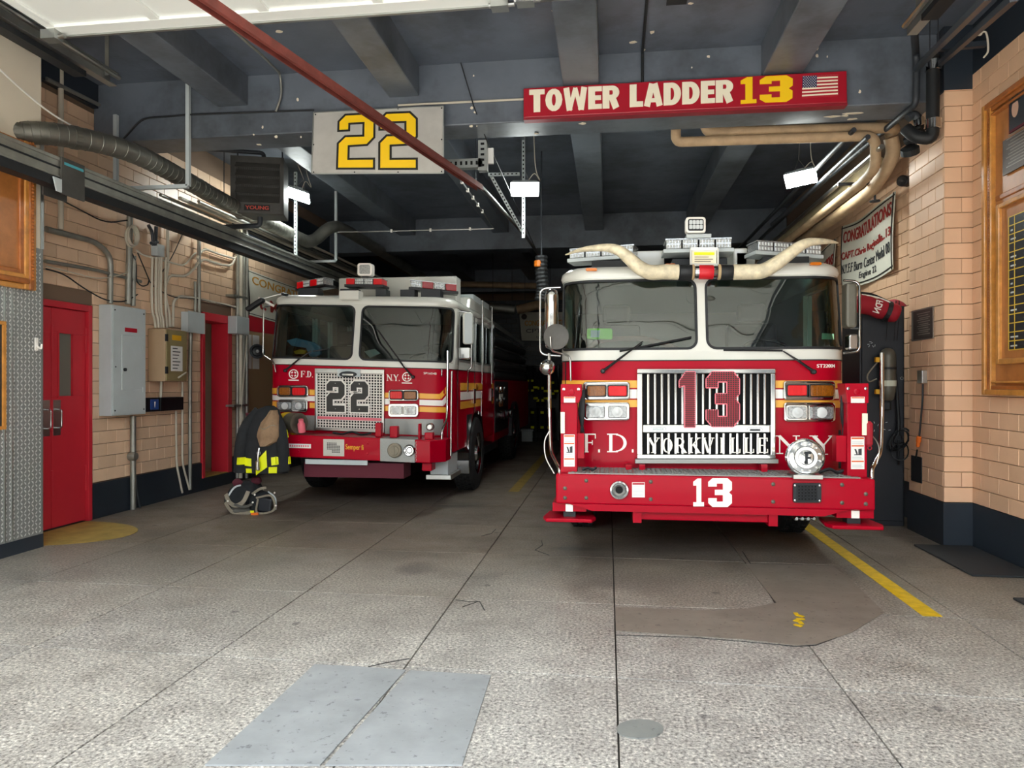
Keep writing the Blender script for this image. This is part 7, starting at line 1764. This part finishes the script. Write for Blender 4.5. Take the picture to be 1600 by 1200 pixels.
# tread plate below the lamps
for c4 in ([(456, 648), (494, 649.5), (494, 673), (456, 671)], [(602, 654), (692, 655), (692, 680), (602, 678)]):
    b = MB(); E.patch(b, c4, .0, .012, 6, 1); pl = b.build('tread_panel', 'tread_plate', R22)
    d = MB(); f = E.fn(c4, .012, .003); n_ = int((c4[1][0] - c4[0][0]) / 2.6)
    for i in range(n_):
        for j in range(9):
            u, v = (i + .5) / n_, (j + .5) / 9; s = 1 if (i + j) % 2 else -1; put_poly(d, [(u - .35 / n_, v - s * .03), (u - .1 / n_, v - s * .045), (u + .35 / n_, v + s * .03), (u + .1 / n_, v + s * .045)], f, 1.0)
    d.build('tread_pattern', 'tread_plate', pl, kind='stuff')
# bumper (leaning with the cab)
YB2 = 8.22
def P2(px, py, dy=0.0): return FY(px, py, YB2 + dy)
bx0, bx1 = P2(384, 690).x, P2(690, 700).x
def zline(px, py): p = P2(px, py); return p.z + .03 * (p.x - E.cx)
ztb, zbb = zline(520, 682), zline(520, 717)
def lean(x, z): return z - .03 * (x - E.cx)
def bbox2(x0, x1, y0, y1, z0, z1, name, mat, parent, **k):
    b = MB(); b.hexa([(x0, y0, lean(x0, z0)), (x1, y0, lean(x1, z0)), (x1, y0, lean(x1, z1)), (x0, y0, lean(x0, z1))], [(x0, y1, lean(x0, z0)), (x1, y1, lean(x1, z0)), (x1, y1, lean(x1, z1)), (x0, y1, lean(x0, z1))]); return b.build(name, mat, parent, **k)
cx0, cx1 = P2(594, 700).x, P2(648, 700).x
b = MB(); pf = [(bx0 - .02, YB2 + .30), (bx0 + .12, YB2), (cx0, YB2), (cx0, YB2 + .5), (bx0 - .02, YB2 + .5)]
n = len(pf); b.add([(x, y, lean(x, zbb)) for x, y in pf] + [(x, y, lean(x, ztb)) for x, y in pf], [tuple(range(n)), tuple(range(2 * n - 1, n - 1, -1))] + [(i, (i + 1) % n, (i + 1) % n + n, i + n) for i in range(n)])
bum2 = b.build('bumper', 'truck_red', R22, bevel=.012)
bbox2(cx0, cx1, YB2 + .0, YB2 + .5, zbb, ztb, 'tread_section', 'tread_plate', bum2)
b = MB(); pf = [(cx1, YB2), (bx1 - .14, YB2), (bx1, YB2 + .22), (bx1, YB2 + .5), (cx1, YB2 + .5)]
b.add([(x, y, lean(x, zbb)) for x, y in pf] + [(x, y, lean(x, ztb)) for x, y in pf], [tuple(range(n)), tuple(range(2 * n - 1, n - 1, -1))] + [(i, (i + 1) % n, (i + 1) % n + n, i + n) for i in range(n)])
b.build('bumper_end', 'truck_red', bum2, bevel=.012)
def loz2(b):
    for i in range(17):
        for j in range(11):
            x, z = cx0 + .02 + i * .026, zbb + .02 + j * .022; b.cbox((x, YB2 - .001, lean(x, z)), (.02, .005, .006), Matrix.Rotation(.8 if (i + j) % 2 else -.8, 3, 'Y'))
one(loz2, 'tread_pattern', 'tread_plate', bum2, kind='stuff')
c = P2(617.5, 703.5); one(lambda b: b.lathe(c, (0, -1, 0), [(.085, 0), (.088, .03), (.075, .05), (.06, .05), (.055, .06), (.02, .062)], 20), 'intake_cap', 'strap_tan', bum2, smooth=35)
MB().cbox(c + Vector((0, -.065, 0)), (.018, .02, .10)).build('cap_lug', 'strap_tan', bum2)
c = P2(640, 703.5); one(lambda b: b.lathe(c, (0, -1, 0), [(.068, 0), (.07, .02), (.06, .03), (.05, .028), (.046, .01)], 20), 'siren_ring', 'chrome', bum2, smooth=35)
one(lambda b: b.lathe(c, (0, -1, 0), [(.047, .002), (.035, .015), (.02, .005)], 16), 'siren_horn', 'black_plastic', bum2)
f = pix_fn([(451.5, 693), (486, 694), (486, 700.5), (451.5, 699.8)], YB2, .003); o = label_sticker(f, bum2, name='sticker'); l = MB()
for k in range(9): put_poly(l, [(.04 + k * .1, .3), (.1 + k * .1, .3), (.1 + k * .1, .72), (.04 + k * .1, .72)], f, 1.0, 1.4)
l.build('sticker_marks', 'red_perf_edge', o)
f = pix_fn([(505.5, 686), (538, 686.6), (538, 713), (505.5, 712)], YB2, .006); o = MB(); put_poly(o, [(0, 0), (1, 0), (1, 1), (0, 1)], f, 1.0); o = o.build('reflector_plate', 'steel', bum2)
l = MB()
for i in range(8):
    for j in range(7):
        if (i < 3 and j < 2) or (i > 5 and j > 4): continue
        u, v = .18 + i * .08, .2 + j * .09; put_poly(l, [(u, v), (u + .055, v), (u + .055, v + .06), (u, v + .06)], f, 1.0, 1.3)
l.build('plate_marks', 'dark_steel', o)
b = MB(); put_text(b, 'Semper fi', pix_fn([(540, 694), (568, 695), (568, 705.5), (540, 704.5)], YB2, .004), .01); b.build('lettering', 'yellow_label', bum2)
for x, y in ((467, 690), (467, 705), (574, 693.5), (574, 709)): one(lambda b: b.lathe(P2(x, y), (0, -1, 0), [(.015, -.002), (.012, .006), (.004, .009)], 10), 'bolt', 'truck_red', bum2)
f = [P2(477, 717.5, .04), P2(574, 719.5, .04), P2(574, 727, .04), P2(477, 725, .04)]; MB().prism(f, (0, .02, 0)).build('number_plate_bracket', 'panel_grey', bum2)
for x0, x1, yt, yb_ in ((586, 595, 661, 683), (608.5, 620.5, 666, 684), (653, 656, 662, 687), (663, 676, 676, 690)):
    MB().prism([P2(x0, yb_, .15), P2(x1, yb_, .15), P2(x1, yt, .15), P2(x0, yt, .15)], (0, .1, 0)).build('deck_fitting', 'truck_red', bum2, bevel=.01)
one(lambda b: b.lathe(P2(672, 667, .15), (0, -1, 0), [(.03, -.05), (.045, -.04), (.045, .03), (.03, .04), (.028, .02)], 14), 'deck_connector', 'steel', bum2)
one(lambda b: b.tube(smoothpts([P2(x, y, .2) for x, y in ((520, 676), (535, 678), (550, 675), (565, 679), (580, 677))], 4), .014, 6), 'cable', 'black_rubber', bum2)
MB().box((E.cx - .5, YB2 + .1, .42), (E.cx + .75, YB2 + .4, .60)).build('under_guard', 'maroon_cloth', bum2)
p = P2(670, 728, .2); MB().cbox(p, (.12, .2, .1)).build('tow_hook', 'truck_red', bum2, bevel=.01)
# pre-connected hose on the left of the bumper
t = thing('bumper_hose', P2(458, 670), 'folded grey hose with yellow end lying on the left of the engine bumper', 'hose')
def fold(b, c, r, w, turns=3):
    for k in range(turns): b.lathe(c, (.85, -.5, .0), [(r - k * .032 - .028, -w / 2), (r - k * .032, -w / 2), (r - k * .032, w / 2), (r - k * .032 - .028, w / 2)], 22)
one(lambda b: fold(b, P2(461, 661, .02), .125, .17), 'hose_fold', 'bottle_grey', t, smooth=40)
one(lambda b: b.tube(smoothpts([P2(x, y, .06) for x, y in ((436, 655), (446, 650), (455, 652), (452, 668), (462, 676))], 5), .045, 10), 'yellow_hose', 'hose_yellow', t, smooth=60)
one(lambda b: b.lathe(P2(471, 666, -.04), (.1, -.4, 1), [(.025, -.08), (.045, -.07), (.045, .03), (.03, .05), (.03, .09)], 14), 'coupling', 'red_perf_edge', t, smooth=40)
wiper(E, R22, (447, 579), (488, 548), (515, 545), (490, 549)); wiper(E, R22, (646, 589), (622, 560), (590, 515), (630, 570))
# cab contents
t = thing('blue_cloth', E.S(*E.inv(478, 545), -.35), 'light blue cloth on the dashboard behind the left windshield of engine 22', 'cloth')
Yc = Y22 + .36
one(lambda b: b.prism([FY(x, y, Yc) for x, y in ((447, 532), (462, 528), (490, 535), (500, 542), (501, 553), (490, 560), (483, 556), (478, 544), (455, 540))], (0, .06, 0)), 'cloth', 'cloth_blue', t, bevel=.01)
one(lambda b: b.prism([FY(x, y, Yc - .01) for x, y in ((459, 549), (468, 546), (478, 548), (476, 553), (461, 553))], (0, .05, 0)), 'yellow_fold', 'hose_yellow', t)
t = tag(one(lambda b: b.prism([FY(x, y, Yc) for x, y in ((569, 549), (585, 545), (594, 552), (578, 559))], (0, .02, 0)), 'dash_paper', 'paper'), 'white paper sheet on the dashboard of engine 22 in front of the steering wheel', 'paper')
# right side of the engine: mirrors, rails, fender, step
XS2 = E.cx + E.hw
def SP(px, py, off=0.0): return LX(px, py, XS2 + off)
m = MB(); m.prism([FY(x, y, 9.2) for x, y in rrect(722.5, 488, 738, 538, 4)], (0, .10, 0)); m = m.build('mirror', 'truck_white', R22, bevel=.02)
MB().prism([FY(x, y, 9.195) for x, y in rrect(726, 489.5, 738, 537, 3)], (0, .01, 0)).build('mirror_glass', 'panel_grey', m)
MB().prism([FY(x, y, 9.2) for x, y in rrect(715.5, 542, 735, 561, 3)], (0, .10, 0)).build('small_mirror', 'chrome', m, bevel=.015)
rail(m, [FY(716, 486, 9.25), FY(737.5, 489, 9.25), FY(736.5, 575, 9.25), FY(731, 578, 9.25), FY(731, 612, 9.6)], .012, 'mirror_frame', .05)
rail(R22, [FY(699.5, 548, 8.72), FY(699, 640, 8.66), FY(697.5, 658, 8.62), FY(690.5, 672, 8.5), FY(689.7, 709, 8.5)], .016)
rail(R22, [SP(706, 580, .06), SP(704.5, 712, .06)], .014)
rail(R22, [SP(754, 470, .05), SP(753, 600, .05)], .012); rail(R22, [SP(769, 480, .05), SP(768, 600, .05)], .012)
rail(R22, [SP(752, 612, .05), SP(752, 650, .05)], .012)
for s_ in (.16, 1.36, 2.0, 2.9): one(lambda b: E.qpatch(b, E.L0 + s_, E.L0 + s_ + .012, .75, 2.58, 0, .006, 1, 2), 'door_seam', 'dark_steel', R22)
for s_, z in ((1.2, 1.3), (2.75, 1.3)): one(lambda b: E.qpatch(b, E.L0 + s_, E.L0 + s_ + .12, z, z + .22, 0, .03, 1, 1), 'door_handle', 'chrome', R22, bevel=.01)
one(lambda b: E.qpatch(b, E.L0 + 2.0, E.L0 + 2.9, .75, 1.75, .001, .006, 2, 2), 'crew_door_skin', 'truck_red', R22)
one(lambda b: b.lathe(SP(744, 605, .0), (1, 0, 0), [(.05, 0), (.05, .02), (.02, .03)], 12), 'door_crest', 'lens_amber', R22)
# wheel arch
wy, wr = 10.42, .53
def arch(b):
    def f(u, v, r0):
        w = math.pi * (-.12 + 1.24 * u); return Vector((XS2 - .34 + .37 * v, wy - math.cos(w) * r0, .53 + math.sin(w) * r0))
    b.slab(lambda u, v: f(u, v, wr + .10), lambda u, v: f(u, v, wr + .055), 18, 1)
one(arch, 'wheel_arch', 'chrome', R22, smooth=40)
one(lambda b: b.box((XS2 - .35, wy - wr - .08, .5), (XS2 + .006, wy + wr + .08, 1.12)), 'wheel_well', 'black_rubber', R22)
for x, sg in ((XS2 - .125, 1), (E.cx - E.hw + .125, -1)):
    wheel(R22, x + .03 * sg, wy, wr, .30, sg); wheel(R22, x + .02 * sg, 14.7, wr, .30, sg)
MB().box((XS2 - .25, Y22 + .0, .42), (XS2 - .02, Y22 + .55, .66)).build('step_well', 'panel_grey', R22, bevel=.008)
st = MB().box((XS2 - .3, Y22 - .02, .36), (XS2 + .02, Y22 + .6, .42)).build('entry_step', 'aluminium', R22, bevel=.006)
for k in range(5): MB().box((XS2 - .14, Y22 - .06 + .0, .66 + k * .045), (XS2 + .0, Y22 + .02, .68 + k * .045)).build('step_tread', 'dark_steel', st)
MB().box((XS2 - .3, 11.1, .45), (XS2 + .03, 12.4, .56)).build('running_board', 'black_plastic', R22)
# pump panel, hard suction hoses, rear body
bd = MB().box((E.cx - E.hw, 12.2, .55), (XS2, 17.6, 1.62)).build('rear_body', 'truck_red', R22, bevel=.02)
MB().box((XS2 - .0, 12.25, .70), (XS2 + .012, 13.9, 1.6)).build('pump_panel', 'dark_steel', bd)
for k in range(6):
    y, z = 12.5 + (k % 3) * .42, 1.46 - (k // 3) * .2; one(lambda b: b.lathe((XS2 + .012, y, z), (1, 0, 0), [(.06, 0), (.06, .02), (.045, .022)], 14), 'gauge', 'chrome', bd)
for k in range(3): one(lambda b: b.lathe((XS2 + .012, 12.6 + k * .45, 1.0), (1, 0, 0), [(.07, 0), (.07, .08), (.085, .09), (.085, .12), (.03, .13)], 14), 'outlet', 'chrome', bd)
y0_, y1_ = SP(779, 620).y, SP(783, 620).y
for k, m_ in enumerate(('lens_orange', 'letter_white', 'lens_orange')): MB().box((XS2 + .012, y0_, 1.40 - k * .13), (XS2 + .02, y1_ + .1, 1.50 - k * .13)).build('side_marker', m_, bd)
MB().box((E.cx - E.hw + .1, 12.2, 1.62), (XS2 - .22, 17.5, 2.42)).build('hose_bed', 'panel_grey', bd)
one(lambda b: b.slab(lambda u, v: Vector((XS2 - .3 + .36 * v, 14.7 - math.cos(math.pi * u) * .66, .53 + math.sin(math.pi * u) * .66)), lambda u, v: Vector((XS2 - .3 + .36 * v, 14.7 - math.cos(math.pi * u) * .62, .53 + math.sin(math.pi * u) * .62)), 16, 1), 'wheel_arch', 'dark_steel', bd, smooth=40)
for k, z in enumerate((2.32, 2.10, 1.88, 1.70)):
    o = one(lambda b: (b.tube([(XS2 - .10, 12.3, z), (XS2 - .10, 17.2, z)], .088, 16), b.lathe((XS2 - .10, 12.32, z), (0, -1, 0), [(.09, -.06), (.104, -.05), (.104, .04), (.085, .05), (.08, .0)], 16)), 'suction_hose', 'hose_black', bd, smooth=40)
    one(lambda b: [b.bar((XS2 - .02 + .03, 12.35, z + dz_), (XS2 - .02 + .03, 17.2, z + dz_), .012, .012) for dz_ in (.095,)], 'hose_rack_bar', 'steel', o)
MB().box((XS2 - .3, 12.1, 2.5), (XS2 + .02, 12.14, 2.56)).build('grab_bar', 'chrome', bd)
one(lambda b: (b.bar((XS2 - .05, 12.2, 2.62), (XS2 - .05, 17.0, 2.5), .03, .07), b.bar((XS2 - .35, 12.2, 2.62), (XS2 - .35, 17.0, 2.5), .03, .07)), 'ladder_rail', 'aluminium', bd)
MB().box((E.cx - .45, 9.5, .5), (E.cx + .45, 17, .75)).build('chassis', 'black_plastic', R22)
# left mirror arm of engine 22
m = MB(); c = FY(399, 476, 8.6); m.cbox(c, (.26, .10, .06), Matrix.Rotation(-.55, 3, 'Y')); m = m.build('side_mirror', 'black_plastic', R22, bevel=.02)
one(lambda b: (b.bar(FY(404, 466, 8.65), FY(428, 478, 8.9), .012, .03), b.bar(FY(405, 468, 8.65), FY(440, 459, 8.9), .012, .012)), 'mirror_arm', 'letter_white', m)
rail(R22, [FY(423, 478, 8.95), FY(412, 480, 8.85), FY(411, 555, 8.8), FY(428, 566, 8.72), FY(431, 582, 8.70)], .010, 'mirror_rail', .04)
# roof equipment of engine 22
YE = Y22 + .28
b = MB(); a, c_ = FY(529, 437, Y22 + 1.0), FY(713, 441, Y22 + 1.0); MB().box((a.x, Y22 + 1.0, 2.68), (c_.x, Y22 + 1.3, FY(620, 433, Y22 + 1.0).z)).build('roof_box', 'truck_white', R22, bevel=.015)
light_bar(R22, FY(463, 451, YE + .22), FY(505, 444, YE + .05), 0, .085, .22, ['lens_red', 'lens_clear', 'lens_red', 'lens_clear'], base='black_plastic')
light_bar(R22, FY(540, 444, YE), FY(597, 444.5, YE), 0, .075, .25, ['lens_red', 'lens_clear', 'lens_clear', 'lens_red'], base='black_plastic')
light_bar(R22, FY(641, 448, YE + .05), FY(714, 455, YE + .22), 0, .085, .22, ['lens_clear', 'lens_red_dark', 'lens_clear', 'lens_red_dark'], base='black_plastic')
for x0, x1 in ((470, 500), (535, 560), (590, 606), (628, 650), (660, 690)):
    a, c_ = FY(x0, 455, YE + .1), FY(x1, 455, YE + .1); MB().box((a.x, YE + .02, 2.66), (c_.x, YE + .2, 2.80 - .03 * (a.x - E.cx) - .01)).build('bar_mount', 'dark_steel', R22)
a, c_ = FY(541, 462, YE), FY(571, 462, YE); MB().box((a.x, Y22 + .02, 2.62), (c_.x, Y22 + .2, FY(555, 453, Y22).z)).build('roof_bracket', 'truck_white', R22, bevel=.01)
fl = MB(); fl.prism([FY(x, y, YE + .05) for x, y in rrect(558, 411, 581, 431, 4)], (0, .12, 0)); fl = fl.build('flood_lamp', 'letter_white', R22, bevel=.01)
MB().prism([FY(x, y, YE + .045) for x, y in rrect(561.5, 414, 578, 428, 2)], (0, .008, 0)).build('lamp_lens', 'lens_clear', fl); MB().prism([FY(x, y, YE + .09) for x, y in ((563, 443), (577, 443), (575, 430), (566, 430))], (0, .06, 0)).build('lamp_base', 'black_plastic', fl)
one(lambda b: b.tube([FY(441, 459, Y22 + .06), FY(449, 461, Y22 + .04)], .02, 8), 'horn_nub', 'dark_steel', R22)
# ================================================================== TURNOUT COAT ON THE BUMPER, GEAR BAG ON THE FLOOR
YJ = 8.05
t = thing('bunker_coat', FY(415, 740, YJ), 'black turnout coat with yellow stripes hung over the left end of the engine bumper', 'coat')
# silhouette rows (pixel y, left x, right x)
rows = [(634, 418, 428), (640, 402, 437), (650, 393, 441), (665, 388, 446), (680, 384, 449), (695, 381, 451), (712, 379, 453), (726, 377, 454), (738, 377, 452)]
def coat_pt(u, v, out=0.0):
    k = v * (len(rows) - 1); i = min(int(k), len(rows) - 2); f = k - i
    y, x0, x1 = [rows[i][j] * (1 - f) + rows[i + 1][j] * f for j in range(3)]
    w = u * 2 * math.pi; cx_, hw_ = (x0 + x1) / 2, (x1 - x0) / 2
    c = FY(cx_, y, YJ); hw_m = hw_ * 8.7 / 1120
    fold_ = 1 + .07 * math.sin(7 * w + 2.2 * v) * v
    th = (.07 + .09 * math.sin(v * math.pi * .8))
    return Vector((c.x - math.cos(w) * (hw_m + out) * (1 if abs(math.cos(w)) > .9 else fold_), YJ - math.sin(w) * (th + out) * fold_ - .02, c.z))
one(lambda b: b.grid(lambda u, v: coat_pt(u, v), 40, 24), 'coat_body', 'coat_black', t, smooth=70)
def cstripe(u0, u1, v0, v1, sl=0.0, mat='reflective_yellow', out=.006):
    b = MB(); f = lambda u, v, o: coat_pt(u0 + (u1 - u0) * u, v0 + (v1 - v0) * v + sl * (u - .5), o); b.slab(lambda u, v: f(u, v, out), lambda u, v: f(u, v, .001), 8, 2); return b.build('reflective_stripe', mat, t, smooth=70)
cstripe(.02, .10, .42, .52, .0, out=.06); cstripe(.37, .47, .43, .53, -.02, out=.055); cstripe(.03, .19, .75, .86, .05); cstripe(.33, .49, .74, .85, -.03); cstripe(.225, .30, .74, .96, -.14); cstripe(.155, .19, .92, .99, .0); cstripe(.31, .37, .89, .99, 0)
def slv(b):
    P = [coat_pt(.08, .12, -.02), coat_pt(.08, .4, .02), coat_pt(.09, .7, .03), coat_pt(.1, .98, .02)]; b.tube(smoothpts(P, 5), [.05 + .03 * min(1, k / 8) for k in range(16)], 12)
one(slv, 'sleeve', 'coat_black', t, smooth=70)
def slv2(b):
    P = [coat_pt(.42, .15, -.02), coat_pt(.42, .4, .02), coat_pt(.41, .7, .025), coat_pt(.41, .95, .02)]; b.tube(smoothpts(P, 5), [.05 + .02 * min(1, k / 8) for k in range(16)], 12)
one(slv2, 'sleeve', 'coat_black', t, smooth=70)
for u0, v0 in ((.06, .755), (.36, .745)): cstripe(u0, u0 + .09, v0, v0 + .1, 0, out=.075)
c = FY(404, 705, YJ - .16)
one(lambda b: (b.tube(smoothpts([FY(405, 700, YJ - .2), FY(403, 715, YJ - .22), FY(404, 735, YJ - .2)], 5), .012, 8), b.tube([FY(404 + 2.6 * math.cos(w), 708 + 3.2 * math.sin(w), YJ - .22) for w in [k * math.pi / 6 for k in range(12)]], .004, 5, closed=True), b.lathe(FY(403, 727, YJ - .21), (0, 0, 1), [(.015, -.06), (.025, -.05), (.025, .04), (.015, .06)], 10)), 'clip_hook', 'steel', t)
one(lambda b: b.grid(lambda u, v: FY(383 + 6 * math.sin(v * 2.0) + (14 - 6 * v) * (u), 645 + 40 * v, YJ + .12) + Vector((0, -.05 * math.sin(u * math.pi), 0)), 8, 8), 'lining', 'maroon_cloth', t, smooth=70)
# tan protective hood lying over it
t = thing('cloth_hood', FY(417, 690, YJ - .2), 'tan cloth hood draped over the black turnout coat', 'hood')
hr_ = [(641, 424, 432), (650, 417, 436), (660, 407, 435), (670, 404, 436.5), (682, 401, 437), (690, 403, 433), (697, 408, 420)]
def hood_pt(u, v):
    k = v * (len(hr_) - 1); i = min(int(k), len(hr_) - 2); f = k - i
    y, x0, x1 = [hr_[i][j] * (1 - f) + hr_[i + 1][j] * f for j in range(3)]
    w = u * 2 * math.pi; c = FY((x0 + x1) / 2, y, YJ - .17); hw_ = (x1 - x0) / 2 * 8.5 / 1120
    return Vector((c.x - math.cos(w) * hw_, c.y - math.sin(w) * (.07 + .008 * math.sin(9 * u * 6.283 + 6 * v)) - .01 * math.sin(14 * v), c.z))
one(lambda b: b.grid(hood_pt, 32, 18), 'hood_cloth', 'hood_tan', t, smooth=70)
one(lambda b: b.tube([hood_pt(.12 + .3 * k / 10, .45 + .05 * math.sin(k * .6)) + Vector((0, -.003, 0)) for k in range(11)], .004, 5), 'seam', 'strap_tan', t)
# ---- gear harness bag
YG = 7.95
t = thing('gear_bag', GZ(392, 804), 'heap of black and grey breathing gear with tan straps on the floor before the engine', 'gear')
def blob(c, r, mat, name, seed, sq=1.0):
    rn = random.Random(seed); ph = [rn.uniform(0, 6) for _ in range(6)]
    def f(u, v):
        a, e = u * 2 * math.pi, v * math.pi; k = 1 + .08 * math.sin(3 * a + ph[0]) * math.sin(e) + .05 * math.sin(5 * e + ph[1]) + .04 * math.sin(7 * a + ph[2]) * math.sin(e)
        p = Vector((r[0] * k * math.cos(a) * math.sin(max(e, .01)), r[1] * k * math.sin(a) * math.sin(max(e, .01)), r[2] * k * math.cos(e))); q = Vector(c) + p; q.z = max(q.z, .006); return q
    return one(lambda b: b.grid(f, 24, 14), name, mat, t, smooth=70)
g0 = GZ(392, 800); gy = g0.y
def GP(px, py, dy=0.0): return FY(px, py, gy + dy)
blob(GP(375, 778, .05), (.185, .16, .15), 'coat_black', 'cover', 1)
blob(GP(378, 795, -.02), (.17, .14, .07), 'bag_grey', 'pouch', 2)
blob(GP(407, 785, .0), (.13, .14, .15), 'coat_black', 'pouch', 3)
blob(GP(371, 754, .08), (.06, .06, .05), 'maroon_cloth', 'bottle_cap', 4); blob(GP(401, 751, .1), (.065, .06, .05), 'maroon_cloth', 'bottle_cap', 5)
blob(GP(392, 763, .12), (.14, .12, .1), 'coat_black', 'cover', 6)
one(lambda b: b.cbox(GP(414, 789, -.14), (.17, .04, .17), Matrix.Rotation(.12, 3, 'Y')), 'side_pocket', 'locker_black', t, bevel=.02)
def strap(pts, w=.028, mat='strap_tan', name='strap'):
    P = smoothpts([GP(x, y, d) for x, y, d in pts], 5); b = MB()
    for a, c_ in zip(P, P[1:]): b.bar(a, c_ + (c_ - a) * .1, w, .008, (0, 1, 0))
    b.build(name, mat, t)
strap([(353, 772, -.12), (358, 784, -.16), (368, 790, -.18), (380, 784, -.18), (388, 768, -.12)], .05)
strap([(352, 785, -.1), (362, 799, -.16), (378, 803, -.16), (392, 800, -.16)], .04)
strap([(400, 778, -.17), (424, 775, -.17), (428, 797, -.17), (402, 801, -.17), (403, 780, -.17)], .022)
strap([(394, 772, -.1), (406, 764, -.1), (416, 762, -.08)], .03); strap([(419, 768, -.1), (430, 778, -.12), (431, 796, -.12)], .016, 'panel_grey'); strap([(356, 776, -.1), (366, 762, -.05), (376, 758, 0)], .02, 'panel_grey')
strap([(366, 788, -.19), (380, 792, -.19), (394, 788, -.19)], .03, 'bag_grey')
for x, y in ((356, 783), (395, 785), (398, 773), (429, 770), (431, 790)): one(lambda b: b.ball(GP(x, y, -.19), .012, 8, 5), 'rivet', 'letter_white', t)
MB().cbox(GP(398, 803, -.2), (.09, .01, .03), Matrix.Rotation(-.1, 3, 'Y')).build('reflective_tab', 'orange_plug', t); MB().cbox(GP(394, 799.5, -.19), (.045, .01, .025)).build('reflective_tab', 'reflective_yellow', t)
